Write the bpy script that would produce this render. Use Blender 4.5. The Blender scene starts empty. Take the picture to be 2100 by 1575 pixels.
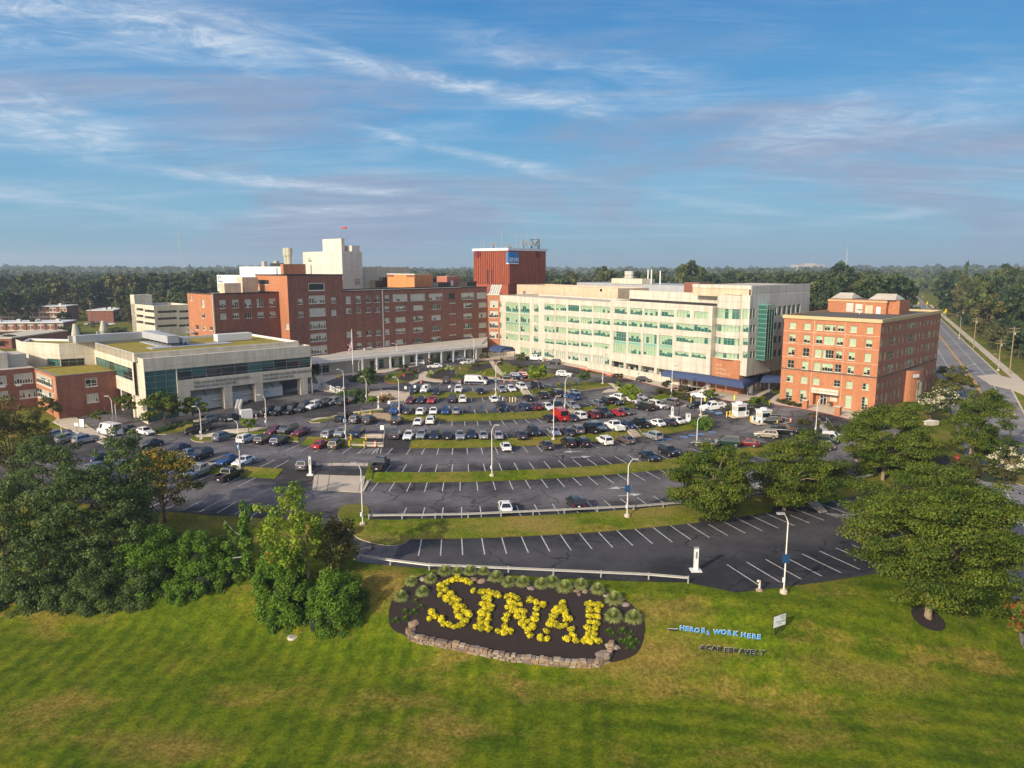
# Aerial view of a hospital campus: terraced car parks, brick and precast buildings, lawn with planted letters
SUN_EL = 24; SUN_DIR = (-.69, -.724); SUN_STR = 3.1; SUN_COL = (1.0, .88, .71)
SKY_STR = .10; EXPO = 0.74; GLOW = (11.0, 9.0, 6.6)
CLOUD_COL = (3.6, 4.2, 5.0, 1); BAR_COL = (1.75, 2.1, 3.05, 1)
HAZE = .00018
import bpy, bmesh, math, random
import numpy as np
from mathutils import Vector, Matrix
random.seed(7); RNG = np.random.default_rng(11)
sc = bpy.context.scene; COL = sc.collection
PI = math.pi; R_ = math.radians
# ---------------------------------------------------------------- camera numbers and survey helpers
FX, PCX, PCY, HOR, HC = 1490.0, 1050.0, 787.5, 545.0, 36.0
PIT = math.atan((PCY-HOR)/FX); CP, SP = math.cos(PIT), math.sin(PIT)
def ray(x, y):
    u = (x-PCX)/FX; v = -(y-PCY)/FX
    return Vector((u, CP+v*SP, -SP+v*CP))
def at(x, y, z=0.0):
    d = ray(x, y); t = (z-HC)/d.z
    return Vector((d.x*t, d.y*t, z))
def hgt(X, Y, y):
    k = (PCY-y)/FX
    return HC + Y*(k*CP-SP)/(CP+k*SP)
def depth(p): return p.y*CP-(p.z-HC)*SP
def ppm(p): return FX/depth(p)          # photo pixels per metre at a point
C0x, C0y = -16.5, 237.0
def sstep(a, b, x):
    t = np.clip((x-a)/(b-a), 0, 1); return t*t*(3-2*t)
RR = [0, 52, 57.3, 62, 80.5, 83.5, 100.8, 103.6, 120.3, 123, 140.5, 144.7, 160]
RZ = [4.6, 4.6, 4.2, 3.6, 3.6, 2.8, 2.8, 2.0, 2.0, 1.2, 1.2, 0.0, 0.0]
CT = [-1.2, -.6, -.06, -.016, .105, .229, .252, .345, .6, 1.2]
CR = [150, 150, 150, 153.2, 158, 163.5, 167, 168, 172, 180]
def terr(X, Y):
    X = np.asarray(X, float); Y = np.asarray(Y, float)
    dx, dy = X-C0x, C0y-Y
    r = np.hypot(dx, dy); th = np.arctan2(dx, dy)
    z = np.interp(r, RR, RZ)
    w = sstep(.62, .80, th)*sstep(150, 130, r)
    z = z+(4.6-z)*w
    d = r-np.interp(th, CT, CR)
    z = z-np.where(Y < 130, 4.8*sstep(0, 16, d)+.02*np.maximum(0, d-16), 0)*sstep(135, 100, Y)
    b = sstep(150, 200, Y)
    z = z+(4.6-z)*b
    far = sstep(900, 2600, Y)
    z = z+far*(5+7*np.sin(X*.0021+1.0)*np.cos(Y*.0013)+4*np.sin(X*.0053+Y*.002))
    return z
def T(x, y): return float(terr(x, y))
def gnd(px, py, up=0.0):
    z = 2.0
    for i in range(40):
        p = at(px, py, z+up); z = .5*z+.5*T(p.x, p.y)
    p = at(px, py, z+up); p.z = z
    return p
def z5(o, x, y, f=5.25): return (o[0]+x/f, o[1]+y/f)
P1, P2, P3, P4 = (600, 680), (960, 760), (1320, 760), (370, 850)
Z1, Z2, Z3, Z4, Z5, Z7, Z8 = (0, 430), (380, 440), (740, 440), (1000, 540), (1350, 540), (0, 640), (280, 650)
# ---------------------------------------------------------------- materials
def nt(m):
    m.use_nodes = True; t = m.node_tree
    return t, t.nodes, t.links, t.nodes['Principled BSDF']
MATS = {}
def mat(name, col, rough=.7, metal=0, var=.0, scale=1.0, col2=None, spec=.5, coat=0, stain=0, bump=0, stretch=(1, 1, 1), joint=0):
    m = bpy.data.materials.new(name); t, N, L, b = nt(m); MATS[name] = m
    b.inputs['Base Color'].default_value = (*col, 1); b.inputs['Roughness'].default_value = rough
    b.inputs['Metallic'].default_value = metal; b.inputs['Specular IOR Level'].default_value = spec
    if coat: b.inputs['Coat Weight'].default_value = coat; b.inputs['Coat Roughness'].default_value = .05
    if var or col2 or stain or bump:
        g = N.new('ShaderNodeNewGeometry'); mp = N.new('ShaderNodeMapping'); mp.inputs['Scale'].default_value = stretch
        L.new(g.outputs['Position'], mp.inputs['Vector'])
        n = N.new('ShaderNodeTexNoise'); n.inputs['Scale'].default_value = scale; n.inputs['Detail'].default_value = 6; n.inputs['Roughness'].default_value = .65
        L.new(mp.outputs[0], n.inputs['Vector'])
        r = N.new('ShaderNodeValToRGB'); r.color_ramp.elements[0].position = .3; r.color_ramp.elements[1].position = .7
        c2 = col2 or tuple(c*(1+var) for c in col); c1 = col if col2 else tuple(c*(1-var) for c in col)
        r.color_ramp.elements[0].color = (*c1, 1); r.color_ramp.elements[1].color = (*c2, 1)
        L.new(n.outputs['Fac'], r.inputs['Fac']); out = r.outputs['Color']
        if stain:
            mp2 = N.new('ShaderNodeMapping'); mp2.inputs['Scale'].default_value = (1, 1, .12)
            L.new(g.outputs['Position'], mp2.inputs['Vector'])
            n2 = N.new('ShaderNodeTexNoise'); n2.inputs['Scale'].default_value = .8; n2.inputs['Detail'].default_value = 5
            L.new(mp2.outputs[0], n2.inputs['Vector'])
            r2 = N.new('ShaderNodeValToRGB'); r2.color_ramp.elements[0].position = .35; r2.color_ramp.elements[1].position = .62
            s = 1-stain; r2.color_ramp.elements[0].color = (s, s*.96, s*.9, 1); r2.color_ramp.elements[1].color = (1, 1, 1, 1)
            L.new(n2.outputs['Fac'], r2.inputs['Fac'])
            mx = N.new('ShaderNodeMix'); mx.data_type = 'RGBA'; mx.blend_type = 'MULTIPLY'; mx.inputs[0].default_value = 1
            L.new(out, mx.inputs[6]); L.new(r2.outputs['Color'], mx.inputs[7]); out = mx.outputs[2]
        if joint:      # panel joints: level lines and upright lines on either wall heading
            sp = N.new('ShaderNodeSeparateXYZ'); L.new(g.outputs['Position'], sp.inputs[0])
            def mth(op, a, b2=None, c=None):
                x = N.new('ShaderNodeMath'); x.operation = op
                for k, q in enumerate((a, b2, c)):
                    if q is None: continue
                    if isinstance(q, (int, float)): x.inputs[k].default_value = q
                    else: L.new(q, x.inputs[k])
                return x.outputs[0]
            lz = mth('LESS_THAN', mth('FRACT', mth('DIVIDE', sp.outputs[2], joint)), .05)
            lu = mth('LESS_THAN', mth('FRACT', mth('DIVIDE', mth('ADD', sp.outputs[0], mth('MULTIPLY', sp.outputs[1], -.13)), joint*1.6)), .022)
            jf = mth('MULTIPLY', mth('MAXIMUM', lz, lu), .30)
            mj = N.new('ShaderNodeMix'); mj.data_type = 'RGBA'; L.new(jf, mj.inputs[0]); L.new(out, mj.inputs[6]); mj.inputs[7].default_value = (.12, .10, .08, 1); out = mj.outputs[2]
        L.new(out, b.inputs['Base Color'])
        if bump:
            bp = N.new('ShaderNodeBump'); bp.inputs['Strength'].default_value = bump; bp.inputs['Distance'].default_value = .1
            L.new(n.outputs['Fac'], bp.inputs['Height']); L.new(bp.outputs[0], b.inputs['Normal'])
    return m
def leafmat(name, dark, light, accent=None, acc_at=.93, trans=.25, rough=.6):
    m = bpy.data.materials.new(name); t, N, L, b = nt(m); MATS[name] = m
    a = N.new('ShaderNodeAttribute'); a.attribute_name = 'tint'
    r = N.new('ShaderNodeValToRGB'); e = r.color_ramp.elements
    e[0].color = (*dark, 1); e[0].position = 0.05; e[1].color = (*light, 1); e[1].position = .9
    if accent:
        e[1].position = acc_at-.03; k = e.new(acc_at); k.color = (*accent, 1)
    L.new(a.outputs['Fac'], r.inputs['Fac']); L.new(r.outputs[0], b.inputs['Base Color'])
    b.inputs['Roughness'].default_value = rough; b.inputs['Specular IOR Level'].default_value = .25
    tr = N.new('ShaderNodeBsdfTranslucent'); L.new(r.outputs[0], tr.inputs['Color'])
    mx = N.new('ShaderNodeMixShader'); mx.inputs[0].default_value = trans
    L.new(b.outputs[0], mx.inputs[1]); L.new(tr.outputs[0], mx.inputs[2])
    L.new(mx.outputs[0], N['Material Output'].inputs['Surface'])
    return m
# ---------------------------------------------------------------- mesh builder
class MB:
    def __init__(s): s.v = []; s.f = []; s.m = []; s.mats = []
    def mi(s, m):
        if m not in s.mats: s.mats.append(m)
        return s.mats.index(m)
    def face(s, pts, m):
        i = len(s.v); s.v += [tuple(p) for p in pts]; s.f.append(tuple(range(i, i+len(pts)))); s.m.append(s.mi(m))
    def raw(s, vs, fs, m):
        i = len(s.v); s.v += [tuple(p) for p in vs]; k = s.mi(m)
        for f in fs: s.f.append(tuple(a+i for a in f)); s.m.append(k)
    def box(s, c, sz, m, rz=0, skip=''):
        x, y, z = sz[0]/2, sz[1]/2, sz[2]/2; co, si = math.cos(rz), math.sin(rz)
        P = [(c[0]+a*x*co-b*y*si, c[1]+a*x*si+b*y*co, c[2]+d*z) for d in (-1, 1) for a, b in ((-1, -1), (1, -1), (1, 1), (-1, 1))]
        s.raw(P, [(0, 3, 2, 1), (4, 5, 6, 7), (0, 1, 5, 4), (1, 2, 6, 5), (2, 3, 7, 6), (3, 0, 4, 7)], m)
    def prism(s, poly, z0, z1, m, top=None, bottom=False):
        n = len(poly); a = sum(poly[i][0]*poly[(i+1) % n][1]-poly[(i+1) % n][0]*poly[i][1] for i in range(n))
        if a < 0: poly = poly[::-1]
        for i in range(n):
            p, q = poly[i], poly[(i+1) % n]
            s.face([(p[0], p[1], z0), (q[0], q[1], z0), (q[0], q[1], z1), (p[0], p[1], z1)], m)
        s.face([(p[0], p[1], z1) for p in poly], top or m)
        if bottom: s.face([(p[0], p[1], z0) for p in poly[::-1]], m)
    def tube(s, pts, rad, m, n=8, cap=True):
        pts = [Vector(p) for p in pts]; K = len(pts)
        if not hasattr(rad, '__len__'): rad = [rad]*K
        vs = []; 
        for k, p in enumerate(pts):
            d = (pts[min(k+1, K-1)]-pts[max(k-1, 0)]).normalized()
            a = d.cross(Vector((0, 0, 1)) if abs(d.z) < .95 else Vector((1, 0, 0))).normalized(); b = d.cross(a)
            vs += [p+rad[k]*(math.cos(2*PI*i/n)*a+math.sin(2*PI*i/n)*b) for i in range(n)]
        fs = [(k*n+i, k*n+(i+1) % n, (k+1)*n+(i+1) % n, (k+1)*n+i) for k in range(K-1) for i in range(n)]
        if cap: fs += [tuple(range(n))[::-1], tuple(range((K-1)*n, K*n))]
        s.raw(vs, fs, m)
    def lathe(s, prof, c, m, n=16):
        vs = [(c[0]+r*math.cos(2*PI*i/n), c[1]+r*math.sin(2*PI*i/n), c[2]+z) for r, z in prof for i in range(n)]
        K = len(prof)
        fs = [(k*n+i, k*n+(i+1) % n, (k+1)*n+(i+1) % n, (k+1)*n+i) for k in range(K-1) for i in range(n)]
        fs += [tuple(range(n))[::-1], tuple(range((K-1)*n, K*n))]
        s.raw(vs, fs, m)
    def build(s, name, parent=None, smooth=False, loc=None):
        me = bpy.data.meshes.new(name)
        if loc is not None: s.v = [(a-loc[0], b-loc[1], c-loc[2]) for a, b, c in s.v]
        me.from_pydata(s.v, [], s.f); me.polygons.foreach_set('material_index', s.m)
        for m in s.mats: me.materials.append(m)
        if smooth: me.polygons.foreach_set('use_smooth', [True]*len(s.f))
        me.update()
        o = bpy.data.objects.new(name, me); COL.objects.link(o)
        if loc is not None: o.location = loc
        if parent: o.parent = parent
        return o
def tag(o, label, cat, group=None):
    o['label'] = label; o['category'] = cat
    if group: o['group'] = group
    return o
def structure(o): o['kind'] = 'structure'; return o
def stuff(o): o['kind'] = 'stuff'; return o
def empty(name, loc, rz=0, label=None, cat=None, group=None):
    o = bpy.data.objects.new(name, None); COL.objects.link(o); o.location = loc; o.rotation_euler.z = rz; o.empty_display_size = .3
    if label: tag(o, label, cat, group)
    return o
def child(ob, parent):          # keep world placement: parent is an unrotated Empty
    ob.parent = parent; ob.location = Vector(ob.location)-Vector(parent.location); return ob
def copy_tree(o, parent=None):
    c = o.copy(); COL.objects.link(c)
    if parent: c.parent = parent
    for ch in o.children: copy_tree(ch, c)
    return c
def text_mesh(body, size, extrude, offset=0, m=None, name='lettering', align='LEFT', res=2):
    cu = bpy.data.curves.new('txt', 'FONT'); cu.body = body; cu.size = size; cu.extrude = extrude; cu.offset = offset
    cu.align_x = align; cu.resolution_u = res
    o = bpy.data.objects.new('txt', cu); COL.objects.link(o)
    dg = bpy.context.evaluated_depsgraph_get(); me = bpy.data.meshes.new_from_object(o.evaluated_get(dg)); me.name = name
    bpy.data.objects.remove(o); me.materials.clear()
    if m: me.materials.append(m)
    ob = bpy.data.objects.new(name, me); COL.objects.link(ob)
    return ob
def wall_text(body, size, origin, ang, m, parent, name='lettering', offset=.0, align='LEFT', depthm=.04):
    """lettering standing on a wall: ang = direction the words run, in the ground plane"""
    o = text_mesh(body, size, depthm, offset, m, name, align)
    o.matrix_world = Matrix.Translation(origin) @ Matrix.Rotation(ang, 4, 'Z') @ Matrix.Rotation(PI/2, 4, 'X')
    if parent:
        o.parent = parent; o.matrix_parent_inverse = Matrix.Translation(-Vector(parent.location))
    return o
# ---------------------------------------------------------------- palette
brick_dark = mat('brick_dark', (.25, .098, .064), .85, var=.22, scale=1.2, stain=.18)  # hospital walls away from the sun: same brick, shade put into the colour
brick_lit = mat('brick_orange_lit', (.42, .168, .078), .85, var=.16, scale=1.5, stain=.10)  # sun-facing brick, sunlight put into the colour; also the office's orange brick
brick_tower = mat('brick_tower', (.33, .085, .042), .85, var=.2, scale=1.2, stain=.12)
concrete = mat('precast', (.62, .56, .44), .85, var=.07, scale=.6, stain=.16, joint=2.4)
cream = mat('cream_precast', (.58, .54, .45), .8, var=.06, scale=.5, stain=.18, joint=2.1)
white_wall = mat('white_brick', (.62, .57, .50), .8, var=.08, scale=.7, stain=.12, joint=2.0)
tan = mat('tan_panel', (.6, .46, .32), .8, var=.08, scale=.6, stain=.12)
orange_panel = mat('orange_panel', (.52, .24, .08), .6, var=.08, scale=.5, stain=.1)
yellow_trim = mat('yellow_trim', (.50, .38, .19), .7, var=.08, scale=1)
dark_metal = mat('dark_metal', (.025, .022, .022), .6)
black = mat('black_paint', (.012, .012, .012), .5)
grey_metal = mat('grey_metal', (.35, .37, .39), .4, metal=.6, var=.1, scale=1)
galv = mat('galvanised', (.42, .40, .36), .5, metal=.3, var=.12, scale=2)
white_paint = mat('white_paint', (.70, .69, .66), .5, var=.04, scale=1)
pole_paint = mat('pole_paint', (.72, .68, .6), .5, var=.05, scale=2)
roof_light = mat('pale_roof', (.50, .44, .35), .9, var=.16, scale=.35, stain=.0)
roof_dark = mat('dark_roof', (.10, .085, .07), .95, var=.25, scale=.8)
roof_grey = mat('grey_roof', (.36, .37, .38), .7, var=.12, scale=.3)
green_roof = mat('sedum_roof', (.30, .275, .008), .95, col2=(.20, .115, .015), scale=.7, bump=.6)
frame_light = mat('window_frame_pale', (.52, .52, .40), .6)
frame_green = mat('window_frame_green', (.25, .36, .27), .5)
frame_white = mat('window_frame_white', (.66, .64, .57), .6)
glass = mat('dark_glass', (.012, .02, .02), .08, spec=.9)
glass_green = mat('green_glass', (.035, .12, .10), .1, spec=.8)
spandrel = mat('green_spandrel', (.16, .40, .31), .25, spec=.6)
blind_green = mat('blind_green', (.36, .47, .30), .25, spec=.6, var=.15, scale=.9)
blind_pale = mat('blind_pale', (.48, .47, .40), .3, spec=.5, var=.14, scale=1.1)
navy = mat('navy_canvas', (.035, .055, .13), .7, var=.1, scale=1)
blue_sign = mat('blue_sign', (.012, .17, .40), .5)
navy_sign = mat('navy_sign', (.01, .05, .13), .5)
letter_white = mat('letter_white', (.8, .8, .78), .6)
letter_grey = mat('letter_grey', (.07, .065, .06), .5)
yellow_paint = mat('yellow_paint', (.75, .50, .02), .5)
orange_paint = mat('orange_paint', (.80, .12, .02), .5)
red_paint = mat('red_paint', (.48, .03, .025), .6)
side_walk = mat('sidewalk_concrete', (.50, .42, .31), .9, var=.10, scale=.8)
ramp_concrete = mat('ramp_concrete', (.44, .37, .28), .9, var=.12, scale=.5)
red_kerb = mat('red_kerb', (.30, .035, .03), .8, var=.15, scale=3)
line_white = mat('line_white', (.46, .45, .42), .8, var=.4, scale=3)
line_yellow = mat('line_yellow', (.62, .33, .03), .8, var=.1, scale=3)
bark = mat('bark', (.11, .08, .055), .95, var=.3, scale=4)
bark_tan = mat('bark_tan', (.26, .19, .11), .95, var=.3, scale=4)
mulch = mat('mulch', (.020, .012, .010), 1.0, var=.5, scale=9, bump=.8)
stone = mat('field_stone', (.26, .18, .11), .9, col2=(.33, .27, .2), scale=2.2)
tyre = mat('tyre', (.015, .015, .015), .8)
rim = mat('wheel_rim', (.45, .45, .46), .35, metal=.7)
car_glass = mat('car_glass', (.012, .016, .02), .06, spec=.9)
lamp_red = mat('tail_lens', (.30, .012, .012), .25)
lamp_clear = mat('head_lens', (.65, .65, .66), .2)
skin = mat('skin', (.30, .16, .10), .6)
WORN = [(13.5, 68.5, 8.0, 3.2, .8), (17, 73.5, 5.5, 2.2, .6), (-26, 80, 4.0, 2.6, .85), (-14.5, 80, 2.8, 4.5, .75), (29, 80.5, 5.5, 2.0, .6), (-30, 57, 7, 2.6, .6), (36, 66, 9, 2.2, .5)]
def lawn_mat():
    m = bpy.data.materials.new('lawn_grass'); t, N, L, b = nt(m)
    g = N.new('ShaderNodeNewGeometry'); pos = g.outputs['Position']
    def noise(scale, det=4, vec=pos, st=None, rough=.6):
        if st:
            mp = N.new('ShaderNodeMapping'); mp.inputs['Scale'].default_value = st[0]; mp.inputs['Rotation'].default_value = (0, 0, st[1]); L.new(vec, mp.inputs['Vector']); vec = mp.outputs[0]
        n = N.new('ShaderNodeTexNoise'); n.inputs['Scale'].default_value = scale; n.inputs['Detail'].default_value = det; n.inputs['Roughness'].default_value = rough
        L.new(vec, n.inputs['Vector']); return n.outputs['Fac']
    def ramp(f, stops):
        r = N.new('ShaderNodeValToRGB'); e = r.color_ramp.elements
        while len(e) < len(stops): e.new(.5)
        for k, (p, c) in enumerate(stops): e[k].position = p; e[k].color = (*c, 1)
        L.new(f, r.inputs['Fac']); return r.outputs['Color']
    def mix(a, bb, f, mode='MIX'):
        x = N.new('ShaderNodeMix'); x.data_type = 'RGBA'; x.blend_type = mode
        if isinstance(f, float): x.inputs[0].default_value = f
        else: L.new(f, x.inputs[0])
        for k, s in ((6, a), (7, bb)):
            if isinstance(s, tuple): x.inputs[k].default_value = (*s, 1)
            else: L.new(s, x.inputs[k])
        return x.outputs[2]
    def mth(op, a, bb=None, c=None):
        x = N.new('ShaderNodeMath'); x.operation = op
        for k, s in enumerate((a, bb, c)):
            if s is None: continue
            if isinstance(s, (int, float)): x.inputs[k].default_value = s
            else: L.new(s, x.inputs[k])
        return x.outputs[0]
    sep = N.new('ShaderNodeSeparateXYZ'); L.new(pos, sep.inputs[0]); X, Y = sep.outputs[0], sep.outputs[1]
    base = ramp(noise(.30, 8, rough=.7), [(.28, (.042, .078, .003)), (.48, (.086, .126, .004)), (.70, (.160, .172, .010))])
    # mower stripes: two passes with different headings meeting near x = 8
    sA = mth('SINE', mth('ADD', mth('MULTIPLY', mth('ADD', mth('MULTIPLY', X, 1.0), mth('MULTIPLY', Y, -.06)), 3.1), mth('MULTIPLY', noise(.08, 3), 3.0)))
    sB = mth('SINE', mth('ADD', mth('MULTIPLY', mth('ADD', mth('MULTIPLY', X, .16), mth('MULTIPLY', Y, 1.0)), 2.4), mth('MULTIPLY', noise(.10, 3), 3.4)))
    side = N.new('ShaderNodeMapRange'); side.inputs[1].default_value = 3; side.inputs[2].default_value = 16; side.interpolation_type = 'SMOOTHSTEP'; L.new(X, side.inputs[0])
    mxs = N.new('ShaderNodeMix'); L.new(side.outputs[0], mxs.inputs[0]); L.new(sA, mxs.inputs[2]); L.new(sB, mxs.inputs[3])
    st = mth('MULTIPLY_ADD', mxs.outputs[0], .5, .5)
    near = N.new('ShaderNodeMapRange'); near.inputs[1].default_value = 84; near.inputs[2].default_value = 74; L.new(Y, near.inputs[0])
    col = mix(base, ramp(st, [(.15, (.74, .81, .68)), (.85, (1.18, 1.12, 1.06))]), mth('MULTIPLY', mth('MULTIPLY', near.outputs[0], .95), ramp(noise(.09, 4), [(.35, (.35, .35, .35)), (.6, (1, 1, 1))])), 'MULTIPLY')
    # dry straw patches, long in x
    dry = noise(.075, 6, st=((1, 1.9, 1), .12), rough=.68)
    dryf = ramp(dry, [(.52, (0, 0, 0)), (.64, (1, 1, 1))])
    col = mix(col, ramp(noise(2.2, 4), [(.3, (.17, .115, .022)), (.7, (.30, .21, .055))]), mth('MULTIPLY', dryf, .72))
    # worn straw-coloured areas round the letters, the bed and the vine mounds
    wn = mth('MULTIPLY', mth('ADD', noise(.5, 6, rough=.7), -.5), 1.5)
    for cx_, cy_, rx_, ry_, k_ in WORN:
        ex = mth('DIVIDE', mth('SUBTRACT', X, cx_), rx_); ey = mth('DIVIDE', mth('SUBTRACT', Y, cy_), ry_)
        dd = mth('ADD', mth('SQRT', mth('ADD', mth('MULTIPLY', ex, ex), mth('MULTIPLY', ey, ey))), wn)
        wf = N.new('ShaderNodeMapRange'); wf.inputs[1].default_value = 1.15; wf.inputs[2].default_value = .35; wf.inputs[3].default_value = 0; wf.inputs[4].default_value = k_; L.new(dd, wf.inputs[0])
        col = mix(col, ramp(noise(2.6, 5), [(.3, (.15, .10, .022)), (.7, (.27, .19, .055))]), wf.outputs[0])
    col = mix(col, ramp(noise(1.1, 5, rough=.75), [(.34, (.70, .74, .64)), (.66, (1.28, 1.24, 1.2))]), 1.0, 'MULTIPLY')
    # drier on the banks
    bank = N.new('ShaderNodeMapRange'); bank.inputs[1].default_value = 86; bank.inputs[2].default_value = 92; L.new(Y, bank.inputs[0])
    bk = mth('MULTIPLY', bank.outputs[0], ramp(noise(.16, 5, st=((.5, 1.4, 1), .1)), [(.42, (0, 0, 0)), (.62, (1, 1, 1))]))
    col = mix(col, (.21, .165, .045), mth('MULTIPLY', bk, .8))
    fine = ramp(noise(3.2, 10, rough=.92), [(.38, (.34, .40, .28)), (.62, (1.62, 1.55, 1.5))])
    col = mix(col, fine, 1.0, 'MULTIPLY')
    L.new(col, b.inputs['Base Color']); b.inputs['Roughness'].default_value = 1; b.inputs['Specular IOR Level'].default_value = .1
    bp = N.new('ShaderNodeBump'); bp.inputs['Strength'].default_value = .7; bp.inputs['Distance'].default_value = .12
    L.new(noise(7, 5, rough=.8), bp.inputs['Height']); L.new(bp.outputs[0], b.inputs['Normal'])
    return m
lawn_m = lawn_mat()
def asphalt_mat(name, lo, hi, rings=True):
    m = bpy.data.materials.new(name); t, N, L, b = nt(m)
    g = N.new('ShaderNodeNewGeometry'); pos = g.outputs['Position']
    def M(op, a, bb=None, c=None):
        x = N.new('ShaderNodeMath'); x.operation = op
        for k, s in enumerate((a, bb, c)):
            if s is None: continue
            if isinstance(s, (int, float)): x.inputs[k].default_value = s
            else: L.new(s, x.inputs[k])
        return x.outputs[0]
    def noise(scale, det=5, rough=.6, vec=pos):
        n = N.new('ShaderNodeTexNoise'); n.inputs['Scale'].default_value = scale; n.inputs['Detail'].default_value = det; n.inputs['Roughness'].default_value = rough
        L.new(vec, n.inputs['Vector']); return n
    sep = N.new('ShaderNodeSeparateXYZ'); L.new(pos, sep.inputs[0])
    r = M('SQRT', M('ADD', M('POWER', M('ADD', sep.outputs[0], -C0x), 2), M('POWER', M('ADD', sep.outputs[1], -C0y), 2)))
    wob = M('MULTIPLY', noise(.12, 4).outputs['Fac'], 6)
    band = M('COSINE', M('MULTIPLY', M('ADD', M('ADD', r, wob), -114.2), 2*PI/20.3)) if rings else M('ADD', 0, 0)
    f = M('ADD', M('MULTIPLY', band, .27), M('MULTIPLY', M('ADD', noise(.18, 6, .7).outputs['Fac'], -.5), 1.5))
    f = M('ADD', M('ADD', f, .42), M('MULTIPLY', M('ADD', noise(1.6, 6, .75).outputs['Fac'], -.5), .55))
    rp = N.new('ShaderNodeValToRGB'); rp.color_ramp.elements[0].color = (*lo, 1); rp.color_ramp.elements[1].color = (*hi, 1)
    rp.color_ramp.elements[0].position = .15; rp.color_ramp.elements[1].position = .95; L.new(f, rp.inputs[0])
    vp = N.new('ShaderNodeTexVoronoi'); vp.inputs['Scale'].default_value = .075; L.new(pos, vp.inputs['Vector']); sc_ = N.new('ShaderNodeSeparateColor'); L.new(vp.outputs['Color'], sc_.inputs[0])
    f = M('ADD', f, M('MULTIPLY', M('ADD', sc_.outputs[0], -.5), .16))          # resurfaced patches
    sp_ = N.new('ShaderNodeMapRange'); sp_.inputs[1].default_value = .66; sp_.inputs[2].default_value = .76; sp_.inputs[3].default_value = 0; sp_.inputs[4].default_value = -.3; L.new(noise(.9, 3).outputs['Fac'], sp_.inputs[0]); f = M('ADD', f, sp_.outputs[0]); L.new(f, rp.inputs[0])   # oil drips
    # tar-sealed cracks
    wv = noise(.5, 3); va = N.new('ShaderNodeVectorMath'); va.operation = 'MULTIPLY_ADD'; va.inputs[1].default_value = (2.2,)*3
    L.new(wv.outputs['Color'], va.inputs[0]); L.new(pos, va.inputs[2])
    vo = N.new('ShaderNodeTexVoronoi'); vo.feature = 'DISTANCE_TO_EDGE'; vo.inputs['Scale'].default_value = .17; L.new(va.outputs[0], vo.inputs['Vector'])
    cr = N.new('ShaderNodeMapRange'); cr.inputs[1].default_value = .008; cr.inputs[2].default_value = .026; cr.inputs[3].default_value = .3; cr.inputs[4].default_value = 1; L.new(vo.outputs['Distance'], cr.inputs[0])
    msk = N.new('ShaderNodeMapRange'); msk.inputs[1].default_value = .45; msk.inputs[2].default_value = .55; L.new(noise(.09, 2).outputs['Fac'], msk.inputs[0])
    cm = N.new('ShaderNodeMix'); L.new(msk.outputs[0], cm.inputs[0]); cm.inputs[2].default_value = 1; L.new(cr.outputs[0], cm.inputs[3])
    mx = N.new('ShaderNodeMix'); mx.data_type = 'RGBA'; mx.blend_type = 'MULTIPLY'; mx.inputs[0].default_value = 1
    L.new(rp.outputs[0], mx.inputs[6]); L.new(cm.outputs[0], mx.inputs[7])
    L.new(mx.outputs[2], b.inputs['Base Color']); b.inputs['Roughness'].default_value = .85; b.inputs['Specular IOR Level'].default_value = .3
    return m
asphalt = asphalt_mat('lot_asphalt', (.028, .026, .027), (.18, .164, .160))
asphalt_low = asphalt_mat('low_lot_asphalt', (.020, .020, .022), (.080, .074, .075))
road_m = asphalt_mat('road_asphalt', (.15, .145, .14), (.30, .285, .27), False)
L_locust = leafmat('locust_leaf', (0.036, 0.07, 0.004), (0.15, 0.19, 0.012), (.16, .13, .02), .96)
L_dark = leafmat('dark_leaf', (.034, .066, .015), (.125, .18, .04))
L_vine = leafmat('vine_leaf', (0.04, 0.105, 0.006), (0.15, 0.26, 0.016))
L_bright = leafmat('bright_leaf', (0.085, 0.16, 0.006), (0.28, 0.36, 0.02), (.20, .06, .02), .985)
L_gold = leafmat('golden_tree_leaf', (0.035, 0.07, 0.006), (0.14, 0.16, 0.014), (.56, .33, .035), .70)
L_brown = leafmat('brownish_leaf', (0.045, 0.06, 0.012), (0.17, 0.155, 0.028))
L_yel = leafmat('yellow_shrub_leaf', (.30, .29, .01), (.80, .66, .02), trans=.15)
L_tuft = leafmat('grass_blade', (.24, .30, .07), (.58, .62, .22))
L_white = leafmat('white_blossom', (.030, .055, .010), (.09, .11, .02), (.66, .60, .42), .62)
L_pink = leafmat('pink_blossom', (.025, .045, .012), (.07, .09, .02), (.36, .14, .15), .70)
L_red = leafmat('red_autumn_leaf', (.05, .08, .008), (.17, .17, .015), (.38, .045, .02), .66)
L_forest = leafmat('forest_leaf', (0.028, 0.046, 0.013), (0.11, 0.13, 0.034), trans=.15)
L_forest2 = leafmat('forest_leaf_olive', (0.045, 0.05, 0.014), (0.15, 0.14, 0.038), trans=.15)
L_forest3 = leafmat('forest_leaf_deep', (0.018, 0.036, 0.013), (0.065, 0.095, 0.028), trans=.15)
L_hedge = leafmat('hedge_leaf', (.030, .040, .010), (.11, .10, .02))
L_straw = leafmat('straw_grass', (.22, .13, .03), (.42, .25, .07))
PAINT = {}
def paint(name, c, metal=.0, rough=.3):
    PAINT[name] = mat('paint_'+name, c, rough, metal=metal, coat=.6)
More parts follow.
